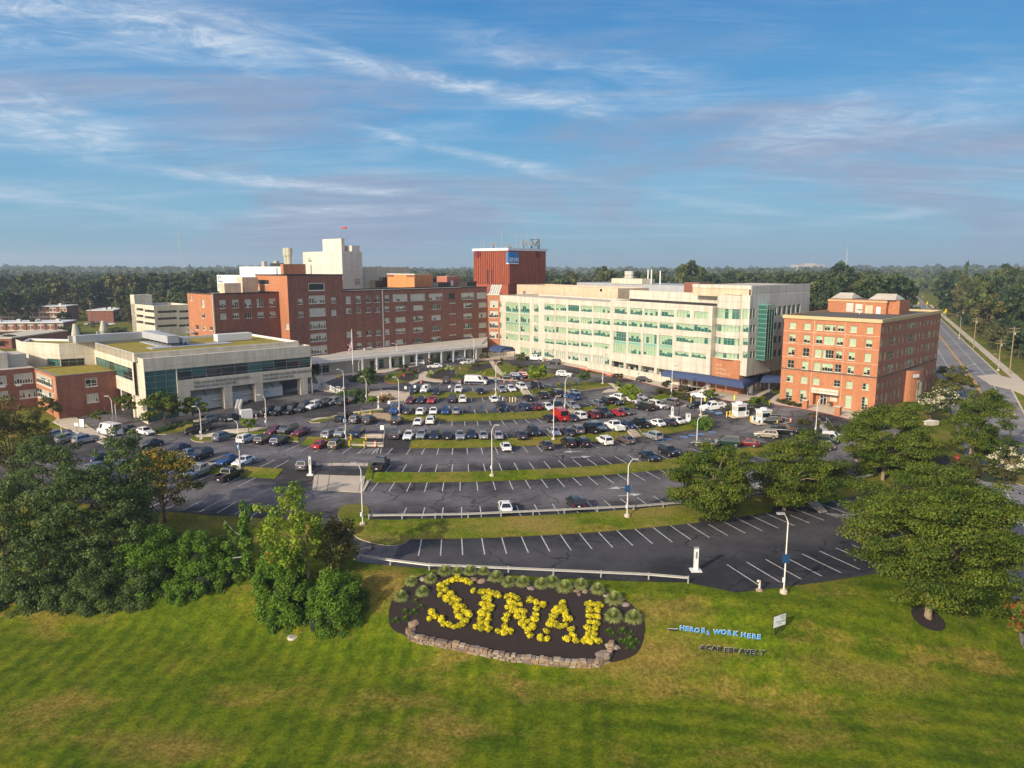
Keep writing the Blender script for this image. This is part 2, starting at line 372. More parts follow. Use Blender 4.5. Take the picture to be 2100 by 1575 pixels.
for n_, c_, me_ in (('white', (.74, .73, .70), 0), ('black', (.010, .010, .011), 0), ('silver', (.40, .40, .40), .5), ('dark grey', (.055, .055, .058), .4), ('grey', (.16, .16, .165), .4),
    ('red', (.40, .012, .012), 0), ('dark red', (.16, .012, .014), .2), ('navy', (.012, .02, .06), .2), ('blue', (.02, .07, .22), .3), ('taupe', (.17, .125, .10), .4), ('beige', (.38, .33, .25), .3),
    ('dark green', (.012, .035, .028), .2), ('olive', (.09, .085, .06), .2), ('pale blue', (.30, .38, .44), .4), ('steel blue', (.16, .20, .25), .4)):
    paint(n_, c_, me_)
# ---------------------------------------------------------------- ground, lots, kerbs, markings
def rmax(th):
    th = np.asarray(th, float)
    a = np.interp(th, [-2, -1.0, -.75, -.62, -.1, -.085, -.06, -.016, .105, .229, .252, .345, .6, .74, .8, 1.0, 2],
                  [60, 60, 100, 141.2, 141.2, 146, 150, 152.3, 157, 162.4, 166, 166.6, 168, 160, 118, 95, 60])
    return a
def polar(th, r): return (C0x+r*math.sin(th), C0y-r*math.cos(th))
def grid_ground():
    def axis(lo, hi, step, flo, fhi):
        a = list(np.arange(lo, hi, step)); s = step; v = a[-1]
        while v < fhi: s *= 1.12; v += s; a.append(v)
        s = step; v = lo; pre = []
        while v > flo: s *= 1.12; v -= s; pre.append(v)
        return np.array(pre[::-1]+a)
    xs = axis(-125, 125, 1.25, -5200, 5200); ys = axis(28, 255, 1.25, 10, 6200)
    X, Y = np.meshgrid(xs, ys); Z = terr(X, Y)
    dx, dy = X-C0x, C0y-Y; r = np.hypot(dx, dy); th = np.arctan2(dx, dy)
    ins = (r < rmax(th)-2.2)
    Z = Z-.3*ins
    vx, vy = X-104.3, Y-152.3; ro = vx*.892-vy*.4517; rs = vx*.4517+vy*.892; Z = Z-.5*((ro > -7) & (ro < 6.5) & (rs > -94) & (rs < 880))
    n, k = X.shape[1], X.shape[0]
    V = np.stack([X.ravel(), Y.ravel(), Z.ravel()], 1)
    i = (np.arange(k-1)[:, None]*n+np.arange(n-1)[None]).ravel()
    F = np.stack([i, i+1, i+n+1, i+n], 1)
    return np_mesh('lawn', V, F, lawn_m, smooth=True)
def np_mesh(name, V, F, m, smooth=False, tint=None, mi=None):
    me = bpy.data.meshes.new(name); nv, nf = len(V), len(F); k = F.shape[1]
    me.vertices.add(nv); me.vertices.foreach_set('co', np.ascontiguousarray(V, dtype=np.float32).ravel())
    me.loops.add(nf*k); me.loops.foreach_set('vertex_index', np.ascontiguousarray(F, dtype=np.int32).ravel())
    me.polygons.add(nf); me.polygons.foreach_set('loop_start', np.arange(0, nf*k, k, dtype=np.int32))
    me.polygons.foreach_set('loop_total', np.full(nf, k, dtype=np.int32))
    for x in (m if isinstance(m, (list, tuple)) else [m]): me.materials.append(x)
    if mi is not None: me.polygons.foreach_set('material_index', np.asarray(mi, dtype=np.int32))
    if tint is not None:
        a = me.attributes.new('tint', 'FLOAT', 'FACE'); a.data.foreach_set('value', np.asarray(tint, dtype=np.float32))
    me.update(calc_edges=True); me.validate()
    if smooth: me.polygons.foreach_set('use_smooth', np.ones(nf, dtype=bool))
    o = bpy.data.objects.new(name, me); COL.objects.link(o); return o
structure(grid_ground())
def polar_sheet(name, r0, r1, t0, t1, m, dz, skirt=0, dt=.012):
    """ring sector laid on the terrain; r0/r1 numbers or functions of the angle"""
    f0 = r0 if callable(r0) else (lambda t: r0); f1 = r1 if callable(r1) else (lambda t: r1)
    ts = np.linspace(t0, t1, max(2, int((t1-t0)/dt)+1)); K = 0; rows = []
    lo = min(float(f0(t)) for t in ts); hi = max(float(f1(t)) for t in ts)
    rs = sorted(set([lo, hi]+[x for x in RR if lo < x < hi]+list(np.arange(lo, hi, 2.5))))
    V = []; F = []
    for t in ts:
        a, b = float(f0(t)), float(f1(t))
        for r in rs:
            q = min(max(r, a), b); x, y = polar(t, q); V.append((x, y, T(x, y)+dz))
    n = len(rs)
    for i in range(len(ts)-1):
        for j in range(n-1):
            A = (i*n+j, i*n+j+1, (i+1)*n+j+1, (i+1)*n+j)
            if (Vector(V[A[0]])-Vector(V[A[1]])).length < 1e-4 and (Vector(V[A[3]])-Vector(V[A[2]])).length < 1e-4: continue
            F.append(A)
    mb = MB(); mb.raw(V, F, m)
    if skirt:
        edge = [i*n for i in range(len(ts))]+[(len(ts)-1)*n+j for j in range(1, n)]+[i*n+n-1 for i in range(len(ts)-2, -1, -1)]+[j for j in range(n-2, -1, -1)]
        for a, b in zip(edge[:-1], edge[1:]):
            A, B = V[a], V[b]; mb.face([A, B, (B[0], B[1], B[2]-skirt), (A[0], A[1], A[2]-skirt)], m)
    o = mb.build(name, smooth=False); return structure(o)
def drape(name, pts, m, dz, skirt=.3, rounds=4, edge=2.5, side=None, px=True, soft=0):
    """polygon (photo pixels or ground points) laid over the terrain with a raised edge"""
    P = [gnd(*p) if px else Vector((p[0], p[1], 0)) for p in pts]
    for _ in range(soft): P = [q for a, b in zip(P, P[1:]+P[:1]) for q in (a.lerp(b, .25), a.lerp(b, .75))]
    bm = bmesh.new(); vs = [bm.verts.new((p.x, p.y, 0)) for p in P]; f = bm.faces.new(vs); f.normal_update()
    if f.normal.z < 0: f.normal_flip()
    bmesh.ops.triangulate(bm, faces=bm.faces[:])
    for _ in range(rounds):
        L = [e for e in bm.edges if e.calc_length() > edge]
        if not L: break
        bmesh.ops.subdivide_edges(bm, edges=L, cuts=1, use_grid_fill=False)
        bmesh.ops.triangulate(bm, faces=[f for f in bm.faces if len(f.verts) > 3])
    for v in bm.verts: v.co.z = T(v.co.x, v.co.y)+dz
    B = [e for e in bm.edges if e.is_boundary]
    if skirt:
        g = bmesh.ops.extrude_edge_only(bm, edges=B)
        for v in [x for x in g['geom'] if isinstance(x, bmesh.types.BMVert)]: v.co.z -= skirt
    me = bpy.data.meshes.new(name); bm.normal_update()
    me.materials.append(m); me.materials.append(side or m)
    if side:
        for f in bm.faces:
            if abs(f.normal.z) < .35: f.material_index = 1
    bm.to_mesh(me); bm.free()
    o = bpy.data.objects.new(name, me); COL.objects.link(o); return structure(o)
polar_sheet('parking_lot', 3, lambda t: float(rmax(t)), -1.0, 1.0, asphalt, .05)
polar_sheet('lower_parking_lot', 144.9, lambda t: float(rmax(t)), .012, .66, asphalt_low, .062)
drape('entrance_drive', [(-70, 195), (-10, 240), (20, 215), (30, 222), (2, 262), (-14, 255)], asphalt, .04, 0, px=False)
kerbed = dict(skirt=.3, side=side_walk)
# grass strips stepping up between the rows
polar_sheet('grass_verge', 120.2, 123.1, -.42, -.185, lawn_m, .16, .3)
polar_sheet('grass_verge', 120.2, 123.1, -.052, .60, lawn_m, .16, .3)
polar_sheet('grass_verge', 100.7, 103.8, -.235, -.115, lawn_m, .16, .3)
polar_sheet('grass_verge', 100.7, 103.8, -.028, .57, lawn_m, .16, .3)
polar_sheet('grass_verge', 80.2, 83.7, -.11, .90, lawn_m, .16, .3)
polar_sheet('grass_verge', 56.8, 62.5, -.16, .55, lawn_m, .16, .3)
polar_sheet('grass_bank', lambda t: 140.4+max(0, t-.3)*3, lambda t: 144.95, .014, .66, lawn_m, .10, .3)
drape('grass_island', [(692, 1050), (700, 1040), (715, 1035), (732, 1034), (752, 1038), (758, 1046), (757, 1054), (747, 1066), (800, 1068), (846, 1068), (846, 1098), (841, 1108), (826, 1118), (800, 1121), (770, 1117), (735, 1107), (712, 1085), (695, 1065)], lawn_m, .14, side=side_walk, soft=1)
drape('grass_bank', [(340, 1050), (420, 1058), (560, 1066), (640, 1072), (700, 1105), (735, 1160), (660, 1190), (500, 1180), (300, 1150)], lawn_m, .10, 0)
drape('grass_island', [(391, 902), (393, 897), (404, 893), (440, 888), (490, 881), (534, 877.5), (548, 878), (552, 884), (575, 892), (612, 897), (612, 907), (560, 903), (516, 898), (490, 897), (440, 905), (418, 908), (400, 907)], lawn_m, .17, side=side_walk)
drape('footpath', [(400, 894), (440, 888.5), (534, 878), (547, 880.5), (520, 886), (440, 897), (404, 899)], side_walk, .20)
drape('grass_island', [(633, 865), (636, 862), (650, 858), (722, 846), (783, 838), (788, 840), (786, 844), (770, 849), (720, 853), (683, 859.5), (657, 868), (640, 868)], lawn_m, .17, side=side_walk)
drape('footpath', [(637, 862.5), (650, 858.5), (722, 846.5), (783, 838.5), (786, 841.5), (722, 850), (660, 860.5), (640, 865)], side_walk, .20)
drape('garden_island', [(786, 783), (787, 777), (792, 770), (806, 765), (828, 762), (845, 763), (856, 768), (855, 778), (838, 784), (818, 788), (800, 787)], lawn_m, .18, side=red_kerb, soft=2)
drape('garden_island', [(872, 776), (876, 766), (888, 760), (915, 754), (960, 748), (1010, 741), (1040, 745), (1060, 755), (1100, 762), (1140, 768), (1142, 772), (1120, 777), (1085, 781), (1060, 777), (1000, 772), (985, 778), (950, 781), (905, 780)], lawn_m, .18, side=red_kerb, soft=2)
drape('footpath', [(838, 785), (858, 778), (860, 767), (872, 762), (880, 764), (874, 775), (905, 780.5), (950, 781.5), (985, 779), (1000, 773), (1062, 778.5), (1060, 782), (1000, 777), (985, 783), (945, 785), (890, 784), (866, 780), (846, 789)], side_walk, .15)
drape('footpath', [(1003, 742), (1012, 741), (1030, 765), (1050, 776), (1042, 778), (1018, 766)], side_walk, .215)
drape('grass_island', [(1135, 789), (1136, 787), (1150, 785), (1187, 782.5), (1253, 787.5), (1262, 793), (1232, 797), (1200, 801), (1170, 805), (1160, 800), (1150, 795), (1137, 791)], lawn_m, .18, side=side_walk, soft=2)
drape('footpath', [(1246, 787), (1256, 787.5), (1276, 799), (1266, 801)], side_walk, .23)
drape('kerb_island', [(1235, 806), (1238, 803), (1248, 799), (1268, 799.5), (1271, 802), (1262, 804)], side_walk, .17)
drape('mulch_bed', [(880, 770), (895, 762), (935, 757), (930, 768), (945, 774), (905, 778), (882, 777)], mulch, .205, 0, soft=2)
drape('mulch_bed', [(838, 783), (852, 778), (853, 769), (840, 766), (822, 770), (815, 780)], mulch, .205, 0, soft=2)
drape('mulch_bed', [(957, 758), (975, 750), (1005, 745), (1018, 750), (1005, 757), (975, 762)], mulch, .205, 0, soft=2)
drape('mulch_bed', [(1052, 760), (1075, 758), (1092, 763), (1085, 771), (1060, 770)], mulch, .205, 0, soft=2)
# pavement along the hospital and the corner building, red kerbed
drape('pavement', [(1012, 738), (1110, 738), (1165, 751), (1215, 761), (1314, 784), (1362, 796), (1415, 808), (1470, 818), (1510, 826), (1546, 821), (1585, 800), (1600, 790), (1560, 775), (1500, 790), (1430, 785), (1340, 760), (1215, 738), (1090, 715), (1010, 725)], side_walk, .16, side=red_kerb)
drape('pavement', [(1582, 829), (1578, 822), (1590, 812), (1604, 806), (1650, 815), (1720, 830), (1800, 842), (1800, 870), (1742, 861), (1690, 848), (1640, 838), (1600, 832)], side_walk, .16, side=red_kerb)
drape('pavement', [(640, 762), (760, 748), (870, 735), (960, 727), (1012, 722), (1012, 742), (975, 736), (890, 745), (830, 756), (790, 765), (760, 766), (700, 772), (655, 790)], side_walk, .15, side=red_kerb)
drape('pavement', [(108, 866), (130, 848), (240, 822), (272, 820), (280, 826), (180, 846), (150, 852), (232, 906), (212, 912), (201, 908)], side_walk, .15)
drape('pavement', [(560, 808), (640, 786), (690, 797), (738, 806), (800, 800), (838, 806), (838, 815), (770, 820), (700, 808), (640, 799)], ramp_concrete, .14)
drape('planting_bed', [(318, 892), (320, 884), (380, 868), (440, 855), (446, 862), (400, 876), (340, 892)], lawn_m, .17, side=side_walk)
drape('driveway', [(160, 857), (272, 827), (284, 830), (292, 880), (238, 906), (205, 886)], asphalt, .09, 0)
# concrete ramp between the lots
A_, B_, C_, D_ = gnd(647.6, 950.5), gnd(755, 951.5), gnd(742, 1011), gnd(640, 1006)
mb = MB(); up_ = Vector((0, 0, .14)); mb.face([D_+up_, C_+up_, B_+up_, A_+up_], ramp_concrete)
for p, q in ((D_, C_), (C_, B_), (B_, A_), (A_, D_)): mb.face([p+up_, p-up_*4, q-up_*4, q+up_], side_walk)
for u in (.08, .30, .93): mb.face([A_.lerp(B_, u)+up_*1.05, D_.lerp(C_, u)+up_*1.05, D_.lerp(C_, u+.012)+up_*1.05, A_.lerp(B_, u+.012)+up_*1.05], roof_dark)
structure(mb.build('concrete_ramp'))
drape('kerb_island', [(737, 1004), (752, 987), (757, 990), (747, 1009), (740, 1010)], side_walk, .20)
drape('grass_island', [(757, 953), (763, 951), (768, 962), (762, 985), (753, 987), (748, 983)], lawn_m, .17, side=side_walk)
drape('kerb_island', [(655, 957), (663, 953), (640, 990), (632, 993)], mulch, .18, side=side_walk)
# right hand driveway and kerb
drape('driveway', [(1790, 960), (1830, 935), (1940, 950), (2000, 966), (2100, 1000), (2160, 1030), (2160, 1130), (2040, 1130), (1950, 1085), (1860, 1050), (1760, 1010)], asphalt_low, .075, 0)
drape('grass_island', [(1952, 952), (2010, 966), (2100, 998), (2160, 1020), (2160, 960), (2060, 925), (1990, 910), (1940, 925)], lawn_m, .17, side=side_walk)
# main road on the right with its pavement
RD = (Vector((104.3, 152.3)), Vector((190.0, 321.6))); rdir = (RD[1]-RD[0]).normalized(); rnor = Vector((rdir.y, -rdir.x))
def road_pt(s, o): p = RD[0]+rdir*s+rnor*o; return (p.x, p.y)
def road_strip(name, o0, o1, m, dz, s0=-95, s1=900, step=6, skirt=0):
    n = int((s1-s0)/step)+1; mb = MB(); V = []; F = []
    for i in range(n):
        for k in range(3):
            x, y = road_pt(s0+i*step, o0+(o1-o0)*k/2); V.append((x, y, T(x, y)+dz))
    for i in range(n-1):
        for k in range(2): F.append((i*3+k, i*3+k+1, (i+1)*3+k+1, (i+1)*3+k))
    mb.raw(V, F, m)
    if skirt:
        for k in (0, 2):
            for i in range(n-1):
                A, B = V[i*3+k], V[(i+1)*3+k]; mb.face([A, B, (B[0], B[1], B[2]-skirt), (A[0], A[1], A[2]-skirt)], m)
    return structure(mb.build(name))
road_strip('road', -8.5, 7.5, road_m, .10)
road_strip('road_markings', -.25, .0, line_yellow, .13, step=4); road_strip('road_markings', .2, .42, line_yellow, .13, step=4)
road_strip('road_markings', 4.0, 4.2, line_white, .13, step=4)
road_strip('road_markings', -4.3, -4.1, line_white, .13, step=4)
road_strip('kerb', 7.5, 7.9, side_walk, .22, skirt=.3); road_strip('roadside_footpath', 10.0, 12.2, side_walk, .16, s1=500, skirt=.3)
mb = MB()
def road_quad(s0, s1, o0, o1, m):
    P = [road_pt(s0, o0), road_pt(s1, o0), road_pt(s1, o1), road_pt(s0, o1)]; mb.face([(x, y, T(x, y)+.135) for x, y in P], m)
for k in range(6): road_quad(-20+k*3.2, -19.6+k*3.2, -3.6, -.3, line_yellow)
road_quad(-20, -2, -3.8, -3.6, line_yellow)
for k in range(5): road_quad(4, 6, -3.5+2*k, -3.0+2*k, line_white)
structure(mb.build('road_markings'))
drape('side_road', [(2003, 772), (2040, 768), (2140, 800), (2140, 830), (2075, 800), (2030, 790)], side_walk, .17)
# ---- painted stalls
lines = MB()
def seg(p, q, w, m=line_white, dz=.082, n=3):
    p, q = Vector(p), Vector(q); d = (q-p).normalized(); nn = Vector((-d.y, d.x))*w/2
    for i in range(n):
        a, b = p.lerp(q, i/n), p.lerp(q, (i+1)/n)
        lines.face([(x, y, T(x, y)+dz) for x, y in (a-nn, b-nn, b+nn, a+nn)], m)
def stalls(r0, r1, t0, t1, phase, pitch=2.72, lean=0.0):
    rm = (r0+r1)/2; st = pitch/rm; k0 = math.ceil((t0-phase)/st); k1 = math.floor((t1-phase)/st)
    for k in range(k0, k1+1):
        t = phase+k*st; dl = lean*(r1-r0)/rm
        seg(polar(t-dl/2, r0), polar(t+dl/2, r1), .15)
stalls(145.0, 150.6, .02, .56, .068, lean=.02)
stalls(159.0, 165.2, .262, .56, .290, 2.8, lean=.05)
stalls(135.6, 140.2, .0, .62, .107); stalls(123.2, 128, -.05, .62, .044); stalls(123.2, 128.2, -.40, -.20, -.30); stalls(135.4, 140.2, -.34, -.12, -.163)
stalls(115.2, 120, -.05, .6, .031); stalls(115, 120, -.40, -.2, -.27); stalls(104, 108.7, -.24, -.05, -.16); stalls(104, 108.7, -.05, .40, .026)
stalls(96, 100.6, -.22, -.1, -.15); stalls(96, 100.6, -.04, .6, .02); stalls(84, 88.5, -.06, .85, .075); stalls(84, 88.5, -.24, -.11, -.2)
stalls(75.6, 80, -.08, .7, .0); stalls(62.8, 67.3, -.14, .55, .02); stalls(51.8, 56.4, -.1, .75, .02); stalls(41, 46, -.1, .45, .0)
def pseg(a, b, w=.15, m=line_white):
    A, B = gnd(*a), gnd(*b); seg((A.x, A.y), (B.x, B.y), w, m, .10)
# hatched bays
for k in range(6): pseg((735+k*9, 931+k*0), (757+k*5, 921))
for k in range(7): pseg((772+k*6, 878), (795+k*4, 870)); pseg((796+k*6, 832), (806+k*5, 821))
for k in range(6): pseg((1695+k*9, 1053+k*1.2), (1742+k*6, 1066-k*3))
for k in range(7): pseg((1396+k*3.5, 836-k*.8), (1406+k*3.5, 832-k*.8)); pseg((1430+k*3, 842), (1440+k*3, 836))
for k in range(11): pseg((1950+k*14, 946+k*6.5), (1953+k*14, 950+k*6.5), .3)
pseg((1945, 955), (2100, 1010), .2); pseg((1870, 930), (1960, 968), .35)
pseg((1530, 800), (1590, 806), .2); pseg((1490, 846), (1560, 832), .2); pseg((1587, 853), (1625, 861), .2); pseg((1590, 872), (1622, 866), .2)
def arrow(px, py, ang):
    c = gnd(px, py); d = Vector((math.cos(ang), math.sin(ang))); n = Vector((-d.y, d.x)); p = Vector((c.x, c.y))
    seg(p-d*1.9, p+d*.4, .28, n=2)
    q = [p+d*.3-n*.75, p+d*2.0, p+d*.3+n*.75]; lines.face([(v.x, v.y, T(v.x, v.y)+.085) for v in q], line_white)
arrow(1272, 1001, PI+.25); arrow(1292, 1016, .25); arrow(1175, 927, PI+.2); arrow(1191, 938, .2); arrow(1335, 874, PI+.6); arrow(1300, 760, -.9)
wheel_blue = mat('bay_blue', (.10, .22, .42), .8, var=.2, scale=3)
for px, py in ((1368, 901), (1403, 897), (1420, 894), (1436, 891), (1461, 887), (1416, 836), (1455, 844), (1474, 848), (1353, 905), (1625, 881), (717, 827)):
    c = gnd(px, py); seg((c.x-.75, c.y), (c.x+.75, c.y), 1.3, wheel_blue, .085, 1)
structure(lines.build('stall_markings'))
# ---- guardrails along the two lower lots
def guardrail(label, pts, post_step=4.2, h=.72):
    W = [gnd(*p) if len(p) == 2 else p for p in pts]
    root = empty('guardrail', W[0]); tag(root, label, 'guardrail', 'steel guardrails along the lots')
    P = []
    for a, b in zip(W[:-1], W[1:]):
        n = max(1, int((b-a).length/1.5))
        P += [a.lerp(b, i/n) for i in range(n)]
    P.append(W[-1]); P = [Vector((p.x, p.y, T(p.x, p.y))) for p in P]
    mb = MB(); prof = [(-.03, -.16), (.05, -.12), (.02, -.05), (.02, .05), (.05, .12), (-.03, .16)]
    rows = []
    for i, p in enumerate(P):
        d = (P[min(i+1, len(P)-1)]-P[max(0, i-1)]); d.z = 0; d.normalize(); n = Vector((d.y, -d.x, 0))
        rows.append([p+n*a+Vector((0, 0, h+b)) for a, b in prof])
    V = [v for r in rows for v in r]; k = len(prof)
    mb.raw(V, [(i*k+j, i*k+j+1, (i+1)*k+j+1, (i+1)*k+j) for i in range(len(rows)-1) for j in range(k-1)], galv)
    child(mb.build('rail'), root) ; root.children[0].location = -Vector(root.location)
    acc = 0; last = None
    for i, p in enumerate(P):
        if i: acc += (P[i]-P[i-1]).length
        if last is None or acc-last >= post_step:
            last = acc; q = MB(); d = (P[min(i+1, len(P)-1)]-P[max(0, i-1)]); n = Vector((d.y, -d.x, 0)).normalized()
            q.box((p.x-n.x*.1, p.y-n.y*.1, p.z+.35), (.16, .16, 1.1), galv, math.atan2(d.y, d.x)); o = q.build('post'); o.parent = root; o.location = -Vector(root.location)
guardrail('long pale guardrail curving behind the yellow shrub letters, straight to its bare end', [(735, 1150), (800, 1160), (880, 1170), (960, 1173), (1070, 1178), (1200, 1184), (1330, 1190), (1411, 1197)])
guardrail('weathered guardrail on the dry bank below the white sedan and black SUV', [(756, 1067), (870, 1066), (960, 1064), (1050, 1060), (1200, 1053), (1300, 1048), (1400, 1040), (1520, 1026), (1620, 1012), (1700, 1001), (1790, 982)])
# ---------------------------------------------------------------- buildings
def V2(a): return Vector((math.cos(R_(a)), math.sin(R_(a))))
def part(mb, name, root, parent=None, smooth=False, label=None):
    o = mb.build(name, smooth=smooth, loc=root.location); o.location = (0, 0, 0); o.parent = parent or root
    if label: o['label'] = label
    return o
def along_px(P, d, px, z=15):
    """distance along a ground line at which it crosses a photo column"""
    k = (px-PCX)/FX
    return (k*(P[1]*CP+(HC-z)*SP)-P[0])/(d[0]-k*d[1]*CP)
class Facade:
    """outward wall plane; u runs viewer-left to viewer-right"""
    def __init__(s, P, Q, z0, z1, wall, depth=.22):
        s.O = Vector(P[:2]); Q = Vector(Q[:2]); s.L = (Q-s.O).length; s.d = (Q-s.O).normalized(); s.n = Vector((s.d.y, -s.d.x))
        s.z0, s.z1, s.wall, s.depth = z0, z1, wall, depth; s.h = []; s.ang = math.atan2(s.d.y, s.d.x)
    def P(s, u, z, out=0.0): q = s.O+s.d*u+s.n*out; return (q.x, q.y, z)
    def uv(s, zo, x, y, f=5.25):
        px, py = z5(zo, x, y, f); r = ray(px, py); n = s.n
        t = (s.O.x*n.x+s.O.y*n.y)/(r.x*n.x+r.y*n.y)
        q = Vector((r.x*t, r.y*t)); return (q-s.O).dot(s.d), HC+r.z*t
    def rect(s, zo, xc, yc, w, h, f=5.25):
        u0 = s.uv(zo, xc-w/2, yc, f)[0]; u1 = s.uv(zo, xc+w/2, yc, f)[0]; za = s.uv(zo, xc, yc-h/2, f)[1]; zb = s.uv(zo, xc, yc+h/2, f)[1]
        return (u0, u1, zb, za)
    def add(s, rc, kind='std', depth=None, **k):
        u0, u1, a, b = rc; u0 = max(.05, u0); u1 = min(s.L-.05, u1); a = max(s.z0+.05, a); b = min(s.z1-.05, b)
        if u1-u0 < .15 or b-a < .15: return
        s.h.append((u0, u1, a, b, kind, depth or s.depth, k))
    def win(s, zo, xc, yc, w, h, kind='std', f=5.25, depth=None, **k): s.add(s.rect(zo, xc, yc, w, h, f), kind, depth, **k)
    def walls(s, mb):
        us = sorted({0, s.L, *[x for r in s.h for x in r[:2]]}); zs = sorted({s.z0, s.z1, *[x for r in s.h for x in r[2:4]]})
        for j in range(len(zs)-1):
            a, b = zs[j], zs[j+1]
            if b-a < 1e-5: continue
            run = None
            for i in range(len(us)-1):
                uc, zc = (us[i]+us[i+1])/2, (a+b)/2
                hole = any(r[0] < uc < r[1] and r[2] < zc < r[3] for r in s.h)
                if not hole and run is None: run = us[i]
                if (hole or i == len(us)-2) and run is not None:
                    e = us[i] if hole else us[i+1]
                    if e-run > 1e-5: mb.face([s.P(run, a), s.P(e, a), s.P(e, b), s.P(run, b)], s.wall)
                    run = None
        for u0, u1, a, b, kd, dp, k in s.h:
            m = k.get('reveal', s.wall)
            for p, q in (((u0, a), (u1, a)), ((u1, a), (u1, b)), ((u1, b), (u0, b)), ((u0, b), (u0, a))):
                mb.face([s.P(*p), s.P(*p, -dp), s.P(*q, -dp), s.P(*q)], m)
    def bar(s, mb, u0, u1, a, b, out0, out1, m):
        V = [s.P(u, z, o) for o in (out0, out1) for u, z in ((u0, a), (u1, a), (u1, b), (u0, b))]
        mb.raw(V, [(4, 5, 6, 7), (0, 1, 5, 4), (1, 2, 6, 5), (2, 3, 7, 6), (3, 0, 4, 7)], m)
    def windows(s, root):
        for u0, u1, a, b, kd, dp, k in s.h:
            if kd == 'void': 
                q = MB(); q.face([s.P(u0, a, -dp), s.P(u1, a, -dp), s.P(u1, b, -dp), s.P(u0, b, -dp)], k.get('back', black)); part(q, k.get('name', 'opening'), root); continue
            st = dict(frame=frame_light, cols=2, rows=2, blind=blind_green, gl=glass, drop=.6, t=.06, sill=None); st.update(STY.get(kd, {})); st.update(k)
            fr = MB(); m = st['frame']; t = st['t']; o0, o1 = -dp+.01, -dp+.09
            s.bar(fr, u0, u1, a, a+t, o0, o1, m); s.bar(fr, u0, u1, b-t, b, o0, o1, m); s.bar(fr, u0, u0+t, a+t, b-t, o0, o1, m); s.bar(fr, u1-t, u1, a+t, b-t, o0, o1, m)
            nc, nr = st['cols'], st['rows']
            if nc == 'auto': nc = max(1, round((u1-u0)/1.1))
            for i in range(1, nc):
                u = u0+(u1-u0)*i/nc; s.bar(fr, u-t*.4, u+t*.4, a+t, b-t, o0, o1-.01, m)
            hs = [i/nr for i in range(1, nr)] if not st.get('hl') else st['hl']
            for q in hs:
                z = a+(b-a)*q; s.bar(fr, u0+t, u1-t, z-t*.4, z+t*.4, o0, o1-.02, m)
            if st['sill']: s.bar(fr, u0-.08, u1+.08, a-.12, a, -.02, .10, st['sill'])
            w = part(fr, 'window', root)
            pm = MB(); base = random.random(); sp = st.get('spandrel', [])
            for i in range(nc):
                p, q = u0+(u1-u0)*i/nc, u0+(u1-u0)*(i+1)/nc
                bd = base if random.random() < .75 else random.random()
                fr_ = 0 if bd > st['drop']+.22 else (1.0 if bd < st['drop']*.55 else random.choice([.35, .5, .6, .7]))
                zb = b-(b-a)*fr_; d = -dp
                if fr_ > 0: pm.face([s.P(p, zb, d), s.P(q, zb, d), s.P(q, b, d), s.P(p, b, d)], st['blind'])
                if fr_ < 1: pm.face([s.P(p, a, d), s.P(q, a, d), s.P(q, zb, d), s.P(p, zb, d)], st['gl'])
                for z0, z1 in sp: pm.face([s.P(p, a+(b-a)*z0, d+.03), s.P(q, a+(b-a)*z0, d+.03), s.P(q, a+(b-a)*z1, d+.03), s.P(p, a+(b-a)*z1, d+.03)], spandrel)
            part(pm, 'pane', root, w)
STY = {'std': {}, 'hosp': dict(frame=frame_white, blind=blind_pale, cols=2, rows=1, drop=.62, sill=frame_white), 'hospwide': dict(frame=frame_white, blind=blind_pale, cols=4, rows=1, hl=[.3], drop=.62, sill=frame_white),
       'green': dict(frame=frame_green, blind=blind_green, gl=glass_green, cols='auto', rows=2, hl=[.72], drop=.72, t=.08),
       'gside': dict(frame=frame_green, blind=glass_green, gl=glass_green, cols=2, rows=2, hl=[.72], drop=.3, t=.08),
       'slot': dict(frame=concrete, blind=glass, gl=black, cols=1, rows=1, drop=0, t=.05)}
def roof_cap(mb, poly, z, m_par, m_roof, th=.35, dn=.7):
    """parapet ring with a sunken roof"""
    P = [Vector(p[:2]) for p in poly]; n = len(P)
    if sum(P[i].x*P[(i+1) % n].y-P[(i+1) % n].x*P[i].y for i in range(n)) < 0: P = P[::-1]
    I = []
    for i in range(n):
        a, b, c = P[i-1], P[i], P[(i+1) % n]; d1 = (b-a).normalized(); d2 = (c-b).normalized(); n1 = Vector((-d1.y, d1.x)); n2 = Vector((-d2.y, d2.x))
        k = 1+n1.dot(n2); I.append(b+(n1+n2)*th/max(k, .3))
    for i in range(n):
        j = (i+1) % n
        mb.face([(*P[i], z), (*P[j], z), (*I[j], z), (*I[i], z)], m_par)
        mb.face([(*I[j], z), (*I[i], z), (*I[i], z-dn), (*I[j], z-dn)][::-1], m_par)
    mb.face([(*p, z-dn) for p in I], m_roof)
    return I
def plain_sides(mb, poly, z0, z1, m, skip=()):
    n = len(poly)
    for i in range(n):
        if i in skip: continue
        p, q = poly[i], poly[(i+1) % n]; mb.face([(p[0], p[1], z0), (q[0], q[1], z0), (q[0], q[1], z1), (p[0], p[1], z1)], m)
def obox(mb, P, d, w, dp, z0, z1, m, top=None):
    """box standing on ground point P, running w along d and dp inward (left of d)"""
    P = Vector(P[:2]); d = Vector(d[:2]); n = Vector((-d.y, d.x)); mb.prism([P, P+d*w, P+d*w+n*dp, P+n*dp], z0, z1, m, top)
Z6 = (1580, 560)
